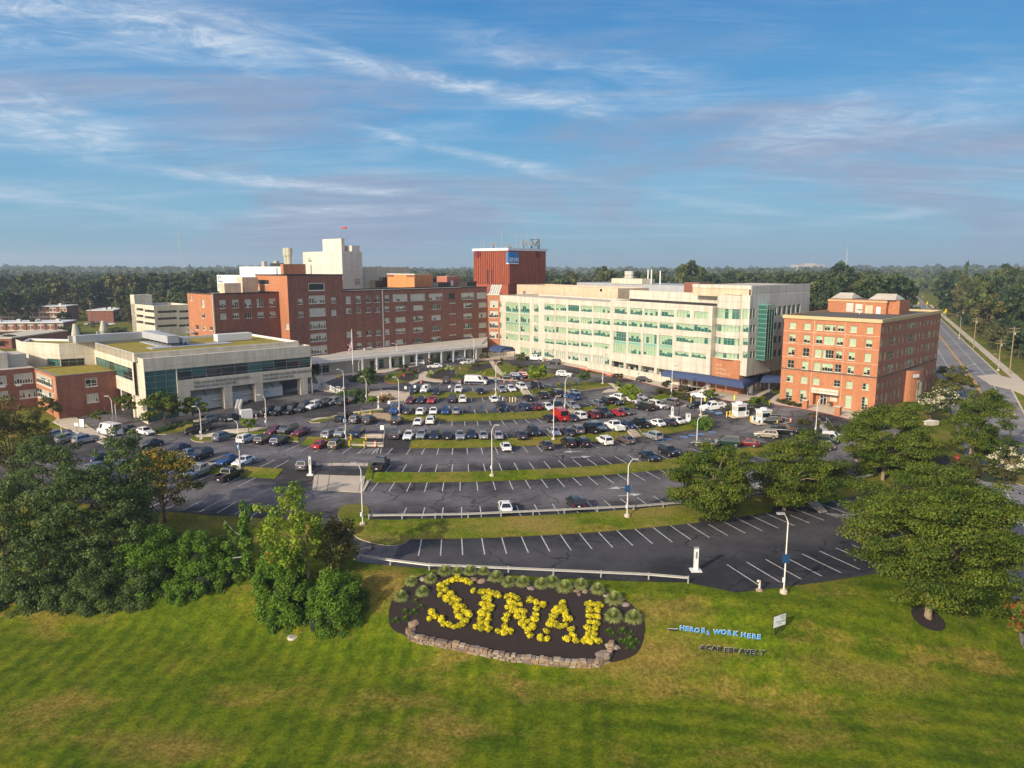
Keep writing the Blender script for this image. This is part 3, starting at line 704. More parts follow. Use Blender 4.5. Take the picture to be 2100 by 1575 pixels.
# ================= corner office building of orange brick
def orange_building():
    C = Vector((77.7, 152.9)); a = V2(-46.3); b = V2(45.9); L = C-a*21.3; Rr = C+b*45.2; B = L+b*45.2
    root = empty('brick_office_building', (C.x, C.y, 4.0)); tag(root, 'six storey orange brick office block with yellow roof trim, at the corner by the road', 'building')
    f1 = Facade(L, C, 1.0, 24.1, brick_lit); f2 = Facade(C, Rr, 1.0, 24.1, mat('brick_office_shaded', (.36, .14, .075), .85, var=.15, scale=1.5))  # road side: same brick, its shade painted in as a darker tone
    lerp = lambda p, q, t: p+(q-p)*t
    cols = [230, 380, 505, 610, 720, 852, 1020]
    for r, (x0, x1, y0, y1, h) in enumerate([(230, 1020, 538, 585, 64), (224, 1010, 665, 720, 82), (214, 998, 800, 865, 84), (207, 987, 932, 1005, 82), (198, 975, 1080, 1165, 66), (187, 963, 1245, 1337, 128)]):
        for i, c in enumerate(cols):
            t = (c-230)/790; x = lerp(x0, x1, t); y = lerp(y0, y1, t)
            if r == 4 and i == 3: continue
            if r == 5 and i in (2, 3, 4): continue
            f1.win(Z6, x, y, 112 if i == 3 else 66, h, f=5, cols=4 if i == 3 else 2, rows=4 if r == 5 else 2, sill=frame_light)
    f1.win(Z6, 566, 1300, 262, 140, 'void', f=5, depth=1.6, back=brick_lit, name='porch')
    rows2 = [([1153, 1198, 1243, 1289, 1333, 1376, 1418, -1458, 1500, 1540, 1578, 1617, 1655, 1690, 1725], 583, 497, 64, 50),
             ([1140, 1186, -1255, 1322, 1363, 1407, -1447, 1490, 1528, 1568, -1622, 1680, 1715], 718, 613, 84, 70),
             ([1128, 1175, -1244, 1307, 1353, 1395, -1437, 1478, 1518, 1555, -1612, 1668, 1705], 862, 738, 84, 70),
             ([1117, 1163, -1232, 1298, 1343, 1384, -1426, 1467, 1505, 1543, -1600, 1656, 1693], 1005, 860, 84, 70),
             ([1104, 1152, 1198, 1243, 1287, 1328, 1530, 1568, 1606, 1643, 1680], 1165, 998, 66, 56),
             ([1093, 1140, 1186, 1230, 1273, 1318, 1480, 1517, 1553, 1592, 1630, 1668], 1302, 1135, 104, 90)]
    for xs, y0, y1, h0, h1 in rows2:
        xa, xb = abs(xs[0]), abs(xs[-1])
        for x in xs:
            t = (abs(x)-xa)/(xb-xa); wide = x < 0; f2.win(Z6, abs(x), lerp(y0, y1, t), (lerp(62, 44, t) if wide else lerp(23, 16, t)), lerp(h0, h1, t), f=5, cols=4 if wide else 2, drop=.35)
    w = MB(); f1.walls(w); f2.walls(w); plain_sides(w, [Rr, B, L], 1.0, 24.1, brick_lit, (2,))
    part(w, 'wall', root); f1.windows(root); f2.windows(root)
    tr = MB(); P = [L-a*.3-b*.3, C+a*.3-b*.3, Rr+a*.3+b*.3, B-a*.3+b*.3]
    for i in range(4):
        p, q = P[i], P[(i+1) % 4]; tr.face([(*p, 24.1), (*q, 24.1), (*q, 24.85), (*p, 24.85)], yellow_trim)
    tr.face([(*p, 24.1) for p in P[::-1]], yellow_trim); roof_cap(tr, P, 24.85, yellow_trim, roof_dark, .35, .5); part(tr, 'cornice', root)
    lg = MB()
    for f in (f1, f2):
        z = f.uv(Z6, *((600, 1022) if f is f1 else (1300, 1010)), 5)[1]
        lg.__class__; f.bar(lg, -.12, f.L, z-.12, z+.12, 0, .14, roof_dark)
    part(lg, 'ledge', root)
    jt = MB()
    for x in (455, 775):
        u = f1.uv(Z6, x, 500, 5)[0]; f1.bar(jt, u-.04, u+.04, 4.5, 24.0, 0, .02, tan)
    for y in (600, 728, 868): z = f1.uv(Z6, 300, y, 5)[1]; f1.bar(jt, .05, f1.L-.05, z-.04, z+.04, 0, .025, tan)
    part(jt, 'joint_trim', root)
    # porch: lintel with the name, doors, notice
    u0, u1, za, zb = f1.rect(Z6, 566, 1212, 278, 54, 5); q = MB(); f1.bar(q, u0, u1, za, zb, 0.002, .45, concrete); li = part(q, 'name_panel', root)
    wall_text('Morton Mower, M.D. Medical Office Building', .32, f1.P((u0+u1)/2, (za+zb)/2-.1, .47), f1.ang, letter_grey, root, 'lettering', align='CENTER', depthm=.01)
    def onback(x, y, w_, h_, m, name, out=-1.55, grid=0):
        u0, u1, za, zb = f1.rect(Z6, x, y, w_, h_, 5); q = MB(); f1.bar(q, u0, u1, za, zb, -1.6, out, m)
        if grid:
            for k in range(grid+1): u = u0+(u1-u0)*k/grid; f1.bar(q, u-.05, u+.05, za, zb, out, out+.06, frame_white)
            f1.bar(q, u0, u1, zb-.1, zb, out, out+.06, frame_white); z = za+(zb-za)*.72; f1.bar(q, u0, u1, z-.05, z+.05, out, out+.06, frame_white)
        part(q, name, root)
    onback(513, 1292, 66, 126, glass, 'door', grid=2); onback(690, 1300, 20, 120, glass, 'door', grid=1); onback(617, 1295, 76, 60, concrete, 'notice_board')
    # rounded bay with its own windows on the road side
    uc = f2.uv(Z6, 1436, 1150, 5)[0]; zt = f2.uv(Z6, 1436, 985, 5)[1]; rb = 4.6; q = MB(); pts = []
    for k in range(13):
        t = -PI/2+PI*k/12*1.0; pts.append(f2.P(uc+rb*math.sin(t), 0, .02+2.3*math.cos(t)))
    q.prism([(p[0], p[1]) for p in pts], 1.5, zt, brick_lit, roof_dark); bay = part(q, 'bay', root)
    for k, (z0, z1) in ((4, (zt-4.6, zt-2.4)), (7, (zt-4.8, zt-2.2)), (4, (4.8, 9.0)), (7, (4.8, 9.0)), (5, (4.8, 9.0))):
        q = MB(); A, Bq = Vector(pts[k]), Vector(pts[k+1]); d = (Bq-A).normalized(); n = Vector((d.y, -d.x, 0))*.03
        A2, B2 = A+d*.12+n, Bq-d*.12+n; q.face([(A2.x, A2.y, z0), (B2.x, B2.y, z0), (B2.x, B2.y, z1), (A2.x, A2.y, z1)], glass_green)
        for s_ in (0, .5, 1): p = A2.lerp(B2, s_); q.box((p.x, p.y, (z0+z1)/2), (.06, .06, z1-z0), frame_light, f2.ang)
        part(q, 'bay_window', root, bay)
    q = MB(); u = uc-2.2; p = f2.P(uc-3.2, zt-1.2, 1.9); q.box(p, (2.0, .1, .8), white_paint, f2.ang-.35); part(q, 'bay_sign', root, bay)
    # plant house on the roof with two pitched metal lids
    A = at(*z5(Z6, 585, 405, 5), 24.1); wl = along_px(A, a, z5(Z6, 1190, 0, 5)[0], 26); zt = hgt(A.x, A.y, 560+262/5)
    q = MB(); obox(q, A, a, wl, 9, 24.0, zt, brick_lit, roof_dark); obox(q, Vector(A[:2])+a*(wl-.01)+b*1.2, a, 2.6, 7, 24.0, zt, brick_lit, roof_dark); ph = part(q, 'plant_house', root)
    q = MB(); obox(q, Vector(A[:2])-a*.15-b*.15, a, wl+.3, 9.3, zt-.55, zt-.25, yellow_trim); part(q, 'band', root, ph)
    def lid(s0, s1, w0):
        q = MB(); P = [Vector(A[:2])+a*s+b*t for s, t in ((s0, .3), (s1, .3), (s1, w0), (s0, w0))]; m0 = (P[0]+P[3])/2+a*.9; m1 = (P[1]+P[2])/2-a*.9
        ap = lambda v, z: (v.x, v.y, z)
        for A_, B_, C_, D_ in ((P[0], P[1], m1, m0), (P[2], P[3], m0, m1)): q.face([ap(A_, zt+.1), ap(B_, zt+.1), ap(C_, zt+1.5), ap(D_, zt+1.5)], roof_light)
        for A_, B_, C_ in ((P[1], P[2], m1), (P[3], P[0], m0)): q.face([ap(A_, zt+.1), ap(B_, zt+.1), ap(C_, zt+1.5)], roof_light)
        part(q, 'pitched_lid', root, ph)
    lid(.4, wl*.40, 8); lid(wl*.68, wl+1.8, 8)
    fp = Facade(Vector(A[:2]), Vector(A[:2])+a*wl, 24, zt, brick_lit)
    for x, w_, h_, m in ((815, 72, 90, blind_pale), (908, 72, 90, blind_pale), (1010, 76, 90, tan), (1107, 44, 82, white_paint)):
        u0, u1, za, zb = fp.rect(Z6, x, 352+(x-815)*.12, w_, h_, 5); q = MB(); fp.bar(q, u0, u1, za, zb, 0, .06, m)
        if m is blind_pale:
            for k in range(7): z = za+(zb-za)*(k+.5)/7; fp.bar(q, u0, u1, z-.04, z+.04, .06, .12, frame_white)
        part(q, 'door' if w_ < 50 else 'louvre', root, ph)
    q = MB(); p = at(*z5(Z6, 912, 425, 5), 24.2); q.lathe([(.1, 0), (.1, 1.0), (.7, 1.25), (.75, 1.35), (.1, 1.3)], p, white_paint); part(q, 'satellite_dish', root)
orange_building()
# ================= long brick hospital
DU = V2(47); NI = Vector((-DU.y, DU.x)); M0 = Vector((-52.5, 226.3)); M1 = Vector((-9.4, 272.8))
def brick_hospital():
    root = empty('brick_hospital', (M0.x, M0.y, 4.6)); tag(root, 'long dark red brick hospital wing with stair tower, behind the low entrance building', 'building')
    zr = 28.3; zt = 33.4
    tw = -along_px(M0, DU, 592.4, 22); TC = M0-DU*tw; tl = along_px(TC, NI, 525, 30); s = along_px(TC, NI, 575, 18)
    W0 = TC+NI*s; wl = -along_px(W0, DU, 440, 18); WC = W0-DU*wl; wd = along_px(WC, NI, 388.6, 18); zw = hgt(WC.x, WC.y, 602)
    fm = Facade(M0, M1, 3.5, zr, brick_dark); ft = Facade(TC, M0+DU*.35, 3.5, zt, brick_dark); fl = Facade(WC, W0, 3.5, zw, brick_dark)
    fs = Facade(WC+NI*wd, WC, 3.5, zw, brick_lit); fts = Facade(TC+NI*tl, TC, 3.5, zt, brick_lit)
    H = 'hosp'
    for (x, y), (x2, y2) in zip(((402, 965), (540, 960), (675, 956), (805, 950), (935, 947)), ((410, 1095), (545, 1090), (682, 1085), (812, 1078), (940, 1073))):
        fl.win(Z2, x, y, 72, 90, H, cols=3, hl=[.35]); fl.win(Z2, x2, y2, 68, 60, H, cols=3)
    for x, y in ((825, 1345), (952, 1345)): fl.win(Z2, x, y, 62, 44, H)
    for x, y, w, h in ((190, 955, 30, 86), (195, 1087, 30, 56), (68, 897, 20, 64), (130, 1215, 34, 50), (205, 1222, 28, 40), (280, 1228, 30, 40)): fs.win(Z2, x, y, w, h, H, drop=.3)
    ft.win(Z2, 1413, 778, 175, 82, H, cols=1, blind=black, gl=black, t=.22)
    for x, y in ((1418, 915), (1424, 1050), (1430, 1190), (1436, 1322), (1442, 1455)): ft.win(Z2, x, y, 175, 86, H, cols=6, hl=[.72], t=.16)
    for x, y in ((1240, 935), (1245, 1075), (1595, 922), (1600, 1057)): ft.win(Z2, x, y, 54, 60, H)
    fts.win(Z2, 838, 727, 125, 46, H, cols=6, blind=dark_metal, gl=dark_metal, frame=dark_metal); fts.win(Z2, 1100, 1205, 34, 62, H, cols=1, drop=2)
    for xs, ys, h in (((1755, 1862, 1968, 2068), (920, 915, 910, 908), 78), ((1758, 1864, 1970, 2070), (1035, 1030, 1027, 1022), 56), ((1765, 1872, 1976, 2076), (1290, 1285, 1278, 1272), 58), ((1770, 1876, 1980, 2080), (1420, 1410, 1400, 1392), 56)):
        for x, y in zip(xs, ys): fm.win(Z2, x, y, 54, h, H)
    for xs, ys, h in (((78, 182, 282), (910, 908, 905), 74), ((78, 182, 282), (1025, 1020, 1015), 54), ((282,), (1140,), 52), ((85, 188, 284), (1275, 1270, 1262), 52), ((90, 190, 288), (1398, 1393, 1382), 52)):
        for x, y in zip(xs, ys): fm.win(Z3, x, y, 50, h, H)
    for x, y, w, h in ((423, 895, 158, 76), (612, 890, 155, 72), (808, 885, 148, 70), (1150, 877, 138, 70), (1302, 870, 108, 62)): fm.win(Z3, x, y, w, h, 'hospwide', hl=[.32])
    fm.win(Z3, 980, 878, 64, 60, 'void', back=dark_metal, name='louvre')
    for ys in ((1010, 1002, 993, 977, 970), (1130, 1120, 1108, 1090, 1080), (1253, 1240, 1224, 1202, 1190), (1370, 1355, 1340, 1313, 1300)):
        for x, y, w in zip((428, 618, 811, 1152, 1312), ys, (110, 106, 100, 94, 84)): fm.win(Z3, x, y, w, 50, 'hospwide', hl=[], rows=1)
    w = MB()
    for f in (fm, ft, fl, fs, fts): f.walls(w)
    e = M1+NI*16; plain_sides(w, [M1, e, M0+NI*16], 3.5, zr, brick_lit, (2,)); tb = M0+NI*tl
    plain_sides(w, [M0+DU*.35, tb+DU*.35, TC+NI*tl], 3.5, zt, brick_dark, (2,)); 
    part(w, 'wall', root)
    for f in (fm, ft, fl, fs, fts): f.windows(root)
    rf = MB(); roof_cap(rf, [M0, M1, e, M0+NI*16], zr, dark_metal, roof_light, .4, .45); roof_cap(rf, [TC, M0+DU*.35, tb+DU*.35, TC+NI*tl], zt, dark_metal, roof_light, .4, .5)
    roof_cap(rf, [WC, W0, W0+NI*wd, WC+NI*wd], zw, dark_metal, roof_light, .4, .4); part(rf, 'roof', root)
    tm = MB()
    for f in (fm, ft, fl): f.bar(tm, -.1, f.L+.05, f.z1-.28, f.z1+.06, 0, .14, dark_metal)
    for f in (fs, fts): f.bar(tm, 0, f.L+.14, f.z1-.28, f.z1+.06, 0, .12, dark_metal)
    part(tm, 'roof_edge', root)
    for x in (1712,):
        pass
    q = MB(); u = fm.uv(Z3, 237, 1100)[0]; fm.bar(q, u-.12, u+.12, 9, zr, .0, .2, white_paint); part(q, 'downpipe', root)
    q = MB(); fl.bar(q, -.1, .25, 4, zw, 0, .25, frame_light); part(q, 'downpipe', root)
    for y in (955, 1070, 1183, 1297):
        r = fm.rect(Z3, 986, y, 70, 12); q = MB(); fm.bar(q, *r, 0, .12, galv); part(q, 'air_vent', root)
    # glazed link to the pale building
    K1 = Vector((-4.6, 271.2)); fk = Facade(M1, K1, 4.6, 25.2, brick_lit)
    for y in (960, 1073, 1185, 1295): fk.win(Z3, 1430, y, 92, 74, 'hosp', cols=5, hl=[.72], drop=.8)
    q = MB(); fk.walls(q); lk = part(q, 'stair_link', root); fk.windows(root)
    q = MB(); fk.bar(q, 0, fk.L, 25.2, 25.6, -3, .2, frame_light); part(q, 'link_cornice', root, lk)
    q = MB(); P = [fk.P(.3, 25.6, -.3), fk.P(fk.L-.3, 25.6, -.3), fk.P(fk.L-.1, 29, -3.4), fk.P(.6, 29, -3.4)]; q.face(P, blind_pale)
    for k in range(6): a_ = Vector(P[0]).lerp(Vector(P[1]), k/5); b_ = Vector(P[3]).lerp(Vector(P[2]), k/5); q.tube([a_, b_], .07, dark_metal, 4)
    part(q, 'skylight', root, lk)
    # roof structures
    def rbox(px, py, zb, ang, w_, dp, ht, m, name, top=None, skew=0):
        A = at(px, py, zb); q = MB(); obox(q, A, V2(ang), w_, dp, zb-.6, zb+ht, m, top); return part(q, name, root), A
    A = at(850.3, 588.5, 28); pw = -along_px(A, NI, 794.5, 30); 
    a_ = Vector(A[:2]); lw = along_px(A, NI, 794.5, 30); rw = along_px(A, DU, 888, 30); zt_ = hgt(A.x, A.y, 562.5)
    q = MB(); q.prism([a_, a_+DU*rw, a_+DU*rw+NI*lw, a_+NI*lw], 27.6, zt_, orange_panel, roof_light); ph = part(q, 'penthouse', root, label='orange sheet metal penthouse on the roof')
    q = MB(); fp = Facade(a_+NI*lw, a_, 28, zt_, orange_panel)
    fp.bar(q, .1, fp.L*.25, zt_-1.1, zt_-.3, 0, .06, brick_dark); fp.bar(q, fp.L*.72, fp.L-.3, zt_-1.1, zt_-.3, 0, .06, brick_dark); part(q, 'louvre', root, ph)
    q = MB(); fp.bar(q, -.1, fp.L+.2, zt_-.12, zt_+.16, -.2, .18, white_paint); part(q, 'eave', root, ph)
    for px, py, w_, dp, ht in ((878, 586, 9, 6, 3.0), (899, 589, 6, 4, 1.8), (958, 588, 5, 5, 1.9), (770, 587, 4.5, 3.5, 2.2), (785, 586, 2.5, 2.5, 3.4)): rbox(px, py, 28, 47, w_, dp, ht, dark_metal, 'duct')
    o, A = rbox(917, 588, 28, 47, 7.0, 6, 4.0, mat('red_panel', (.38, .13, .085), .7, var=.1), 'tank_house', roof_light)
    q = MB(); p = Vector((A.x, A.y, 28))+Vector((DU.x, DU.y, 0))*2.6-Vector((NI.x, NI.y, 0))*.04; q.box((p.x, p.y, 29.2), (1.0, .08, 2.2), white_paint, R_(47)); part(q, 'door', root, o)
    # stair house and kit on the tower roof
    A = at(592.6, 561.5, 33); q = MB(); a_ = Vector(A[:2])+NI*6; lw = along_px(a_, NI, 581, 35); rw = along_px(a_, DU, 621, 35)
    q.prism([a_, a_+DU*rw, a_+DU*rw+NI*lw, a_+NI*lw], 32.6, hgt(a_.x, a_.y, 541.5), brick_lit, roof_dark); part(q, 'stair_house', root)
    for px, py, h in ((638, 560.5, 3.4), (568, 561, 2.2), (671, 559, 1.6)):
        A = at(px, py, 33.2); q = MB(); q.tube([(A.x, A.y, 32.7), (A.x, A.y, 33+h)], .28, galv); part(q, 'flue', root)
    for k, (px, py) in enumerate(((500, 590), (507, 581), (475, 585))):
        p = WC+DU*(6+7*k)+NI*(5+3*k); q = MB(); q.prism([p, p+DU*5, p+DU*5+NI*3.2, p+NI*3.2], zw-.6, zw+(2.6, 4.2, 1.2)[k], tan, roof_light); part(q, 'roof_unit', root)
    # outside stair on the lit end
    q = MB()
    for k in range(6):
        z = 9+k*1.6; fs.bar(q, 1.0, 5.5, z, z+.12, .1, 1.5, galv)
        a1, b1 = fs.P(1.0+4.5*(k % 2), z, 1.0), fs.P(5.5-4.5*(k % 2), z+1.6, 1.0); q.tube([a1, b1], .09, galv, 5)
    for u in (1.0, 5.5): q.tube([fs.P(u, 8, 1.4), fs.P(u, 19, 1.4)], .06, galv, 5)
    part(q, 'fire_stair', root)
brick_hospital()
# ================= low entrance building with its long canopy roof
def entrance():
    E0, E1 = Vector((-56.6, 204.2)), Vector((-8.4, 248.0)); W0, W1 = Vector((-56.0, 209.0)), Vector((-10.5, 250.8))
    root = empty('entrance_building', (E0.x, E0.y, 4.6)); tag(root, 'low entrance building under a long flat pale roof, in front of the brick hospital', 'building')
    d = (E1-E0).normalized(); n = Vector((-d.y, d.x))
    q = MB(); P = [E0, E1, M1-NI*.1, M0-NI*.1, M0-DU*17-NI*.1, E0-d*3+n*14]; q.prism(P, 8.4, 9.1, white_paint, roof_light, True); part(q, 'roof', root)
    q = MB(); P2 = [E0+n*3.2, E1+n*3.2, M1-NI*.3, M0-NI*.3]; q.prism(P2, 9.1, 9.6, white_paint, roof_light); part(q, 'upper_roof', root)
    f = Facade(W0, W1, 4.2, 8.4, mat('entrance_stone', (.50, .45, .37), .85, var=.12, scale=.8)); x = 2.0; i = 0
    f.win(P1, 340, 405, 110, 80, 'green', blind=glass, gl=glass)
    L = f.L; u = 17
    while u < L-4:
        f.add((u, u+1.5, 4.4, 7.4), 'green', cols=1, blind=glass, gl=glass, rows=1); f.add((u+3.2, u+4.9, 4.4, 7.4), 'green', cols=1, blind=glass_green, gl=glass, rows=1); u += 7.4
    q = MB(); f.walls(q); part(q, 'wall', root); f.windows(root)
    k = 0; u = 12.5
    while u < L-1:
        q = MB(); q.box(f.P(u, 6.3, 3.2), (.45, .45, 4.2), white_paint, f.ang); part(q, 'column', root); u += 4.9
    q = MB(); q.box((*(M0+DU*6-NI*3), 9.9), (1.4, 1, .9), galv, R_(47)); part(q, 'roof_fan', root); q = MB(); q.box((*(M0+DU*8-NI*3), 9.9), (1.0, 1, .8), galv, R_(47)); part(q, 'roof_fan', root)
    # navy entrance awning
    q = MB(); A = gnd(1027, 742); a = V2(40); b = Vector((-a.y, a.x)); A2 = Vector((A.x, A.y)); prof = [(0, 3.1), (.3, 3.9), (1.3, 4.6), (3.2, 4.9), (5, 4.6), (6, 3.9), (6.3, 3.1)]
    V = []; 
    for s in (0, 6.5): V += [(*(A2+a*t-b*0+b*s), A.z+z) for t, z in prof]
    m = len(prof); q.raw(V, [(i, i+1, m+i+1, m+i) for i in range(m-1)]+[tuple(range(m))[::-1], tuple(range(m, 2*m))], navy)
    aw = empty('entrance_awning', (A.x, A.y, A.z)); tag(aw, 'navy domed awning over the hospital entrance where brick and pale wings meet', 'awning'); part(q, 'canopy', aw)
    for t in (.2, 6.1):
        for s in (.2, 6.2): q = MB(); p = A2+a*t+b*s; q.tube([(p.x, p.y, A.z-.1), (p.x, p.y, A.z+3.2)], .09, navy, 6); part(q, 'post', aw)
    wall_text('EMERGENCY', .5, (*(A2+a*1.2-b*.03), A.z+3.25), R_(40), letter_white, aw, depthm=.01)
entrance()
# ================= pale building with green glass
def cream_building():
    d = (Vector((55.8, 176.1))-Vector((7.0, 253.1))).normalized(); n = Vector((-d.y, d.x)); P0 = Vector((-4.6, 271.2)); 
    t = along_px(Vector((7.0, 253.1)), d, 1022.9, 15); A = Vector((7.0, 253.1))+d*t; C = Vector((55.8, 176.1))
    root = empty('pale_hospital_building', (C.x, C.y, 4.6)); tag(root, 'cream precast hospital building with ribbons of green glass and a curved corner', 'building')
    tm = along_px(A, d, 1255, 15); te = along_px(A, d, 1462, 15); Mid = A+d*tm; E = A+d*te
    f1 = Facade(A, Mid, 3.5, 25.3, cream); f2 = Facade(Mid-n*.8, E-n*.8, 8.0, 26.0, cream); G = 'green'
    # left: framed stair bay
    f1.win(Z4, 266, 568, 140, 296, G, spandrel=[(.30, .37), (.66, .72)], cols=4, hl=[.3, .37, .66, .72]) if 0 else None
    for y, h in ((470, 96), (585, 90), (690, 84)):
        f1.win(Z4, 265, y, 138, h, G); f1.win(Z4, 402, y+8, 100, h, G); f1.win(Z4, 524, y+14, 50, h*.8, G)
    for y, x0 in ((521, 265), (640, 265)):
        f1.win(Z4, 265, y+1, 138, 14, 'void', depth=.1, back=spandrel, name='spandrel'); f1.win(Z4, 402, y+9, 100, 14, 'void', depth=.1, back=spandrel, name='spandrel')
    f1.win(Z4, 263, 793, 134, 62, G); f1.win(Z4, 400, 803, 100, 60, G); f1.win(Z4, 521, 815, 50, 60, G)
    for y in (440, 553, 666, 788): f1.win(Z4, 137, y, 26, 54 if y < 700 else 38, G)
    bays = ((612, 720), (735, 848), (865, 985), (1003, 1122), (1140, 1335))
    for y0, y1, h in ((468, 503, 66), (588, 633, 64), (707, 763, 62), (836, 897, 50)):
        for a, b in bays:
            x = (a+b)/2; f1.win(Z4, x, y0+(y1-y0)*(x-612)/720, b-a, h, G, hl=[.72] if h > 55 else [], rows=1)
    for a, b in ((475, 578), (610, 718), (735, 845), (865, 978), (1000, 1115), (1137, 1310)):
        x = (a+b)/2; f1.win(Z4, x, 955+(x-526)*.118, b-a, 78, G, blind=blind_pale, hl=[.75])
    f1.win(Z4, 405, 955, 96, 90, G, gl=glass)
    # right: bays with tall glazing
    for a, b in ((1365, 1500), (1535, 1665), (1690, 1832), (1868, 2008)): x = (a+b)/2; f2.win(Z4, x, 508+(x-1430)*.06, b-a, 72, G)
    for a, b in ((1358, 1500), (1515, 1665), (1680, 1830), (1850, 2000)): x = (a+b)/2; f2.win(Z4, x, 638+(x-1430)*.07, b-a, 66, G)
    for a, b in ((1355, 1490), (1515, 1650), (1675, 1820), (1845, 1990)):
        x = (a+b)/2; y = (x-1420)*.085
        f2.win(Z4, x, 785+y, b-a, 100, G, hl=[.4, .75]); f2.win(Z4, x, 851+y, b-a, 22, 'void', depth=.1, back=spandrel, name='spandrel'); f2.win(Z4, x, 915+y, b-a, 98, G, hl=[.4, .75])
    for x, y, w in ((270, 545, 142), (460, 557, 150)): f2.win(Z5, x, y, w, 74, G)
    for y, h in ((698, 72), (828, 66)): f2.win(Z5, 285, y-10, 188, h, G); f2.win(Z5, 475, y+5, 190, h, G)
    f2.win(Z5, 252, 975, 150, 52, G, hl=[]); f2.win(Z5, 435, 995, 158, 54, G, hl=[])
    # curved bay and corner
    Q0 = E-n*.8+d*.01; cb = along_px(A, d, 1517, 18); CB = A+d*cb
    w = MB(); f1.walls(w); f2.walls(w)
    plain_sides(w, [Mid, Mid-n*.8], 8.0, 26.0, cream, (1,)); w.face([(*(E-n*.8), 8.0), (*(E+n*1.5), 8.0), (*(E+n*1.5), 26.0), (*(E-n*.8), 26.0)], cream)
    w.face([(*p, 8.0) for p in (Mid-n*.8, Mid+n*3, E+n*3, E-n*.8)], cream)
    part(w, 'wall', root); f1.windows(root); f2.windows(root)
    # square columns carrying the right hand half
    L2 = f2.L
    for k in range(7):
        p = f2.O+f2.d*(.5+k*(L2-1)/6)+n*.55; q = MB(); q.box((p.x, p.y, 5.9), (1.0, 1.0, 4.8), cream, f2.ang); part(q, 'column', root)
    # set back ground floor, brick at the right end
    gf = Facade(Mid+n*2.6, E+n*2.6+d*6, 3.5, 8.4, cream); k = 1.0
    while k < L2*.55: gf.add((k, k+3.6, 5.4, 8.0), 'green', blind=blind_pale, hl=[]); k += 4.6
    q = MB(); gf.walls(q); gf.bar(q, L2*.62, L2+5.8, 3.6, 8.3, .01, .2, brick_lit); part(q, 'ground_floor', root); gf.windows(root)
    q = MB(); ramp = Facade(Mid-d*9-n*2.2, E-d*9-n*2.2, 3.0, 6.6, cream); ramp.walls(q); q.face([(*(Mid-d*9-n*2.2), 6.6), (*(E-d*9-n*2.2), 6.6), (*(E-d*9-n*1.8), 6.6), (*(Mid-d*9-n*1.8), 6.6)], cream); part(q, 'parapet_wall', root)
    # curved bay: four glazed storeys between bands
    rb = (CB-E).length/2; ctr = (E+CB)/2+n*1.5; K = 12; bw = MB(); gw = {}
    def arc(z, out=0): return [(*(ctr-d*(rb+out)*math.cos(PI*k/K)-n*(2.6+out)*math.sin(PI*k/K)), z) for k in range(K+1)]
    zs = [(f2.uv(Z5, 775, a)[1], f2.uv(Z5, 775, b)[1]) for a, b in ((492, 598), (668, 742), (808, 882), (972, 1025))]; ztop = 28.9; zbot = f2.uv(Z5, 775, 1040)[1]
    cuts = [ztop]+[v for p in zs for v in p]+[zbot]
    for i in range(0, len(cuts), 2):
        a, b = arc(cuts[i]), arc(cuts[i+1])
        for k in range(K): bw.face([b[k], b[k+1], a[k+1], a[k]], cream)
        bw.face(arc(cuts[i]), cream); bw.face(arc(cuts[i+1])[::-1], cream)
    cbay = part(bw, 'curved_bay', root)
    for z1, z0 in zs:
        q = MB(); a, b = arc(z1, -.25), arc(z0, -.25)
        for k in range(K): q.face([b[k], b[k+1], a[k+1], a[k]], random.choice([blind_green, glass_green, blind_green]))
        a, b = arc(z1, -.2), arc(z0, -.2); c = arc(z0+(z1-z0)*.72, -.2)
        for k in range(K+1): q.tube([b[k], a[k]], .06, frame_green, 4)
        q.tube(c, .05, frame_green, 4); part(q, 'curved_window', root, cbay)
    br = Facade(E-n*.2+d*.2, CB+d*.5-n*.2, 3.5, zbot, brick_lit); q = MB(); br.walls(q); br.bar(q, 0, br.L, 3.6, zbot, -3, -.01, brick_lit); pn = part(q, 'brick_panel', root)
    for i, s_ in enumerate(('SINAI', 'HOSPITAL', 'EMERGENCY', 'CENTER')): wall_text(s_, .8, br.P(1.2, zbot-2.0-i*1.05, .04), br.ang, tan, root, depthm=.01)
    # corner pier and the shaded right face
    e = V2(43); cc = along_px(A, d, 1537.6, 26); CC = A+d*cc; rl = along_px(CC, e, 1661, 28); RR_ = CC+e*rl
    fp = Facade(CB, CC, 9.5, 29.0, cream); fr = Facade(CC, RR_, 9.5, 29.0, mat('cream_lifted', (.64, .60, .52), .8, var=.06, scale=.5, stain=.2))  # right face: same cream made paler, fill light put into the colour
    for y, h in ((545, 108), (705, 76), (845, 76), (988, 72)): fp.win(Z5, 940, y, 62, h, G, cols=2)
    for y0, h, sl in ((543, 106, -.10), (702, 76, -.06), (842, 76, -.04), (985, 74, -.03)):
        for x, w_ in ((1000, 26), (1032, 24)): fr.win(Z5, x, y0+(x-1000)*sl, w_, h, 'gside', cols=1)
        for x in (1168, 1207, 1258, 1310, 1362, 1412, 1460, 1510): fr.win(Z5, x, y0+(x-1000)*(sl-.04*(y0 > 600)), 34, h*.95, 'gside', cols=1)
    lo = Facade(CB+d*.6+e*0, CB+d*.6+e*rl, 3.5, 9.5, concrete, .5); u = .8
    while u < rl-1.5: lo.add((u, u+.95, 4.6, 9.0), 'void', back=black, name='slot'); u += 1.75
    q = MB(); fp.walls(q); fr.walls(q); q.face([(*p, 9.5) for p in (CB, CB+e*3, RR_, CC)][::-1], concrete); part(q, 'end_wall', root); q = MB(); lo.walls(q); part(q, 'colonnade', root)
    q = MB(); RB_ = E+e*rl; q.face([(*RR_, 3.5), (*RB_, 3.5), (*RB_, 29), (*RR_, 29)], cream)
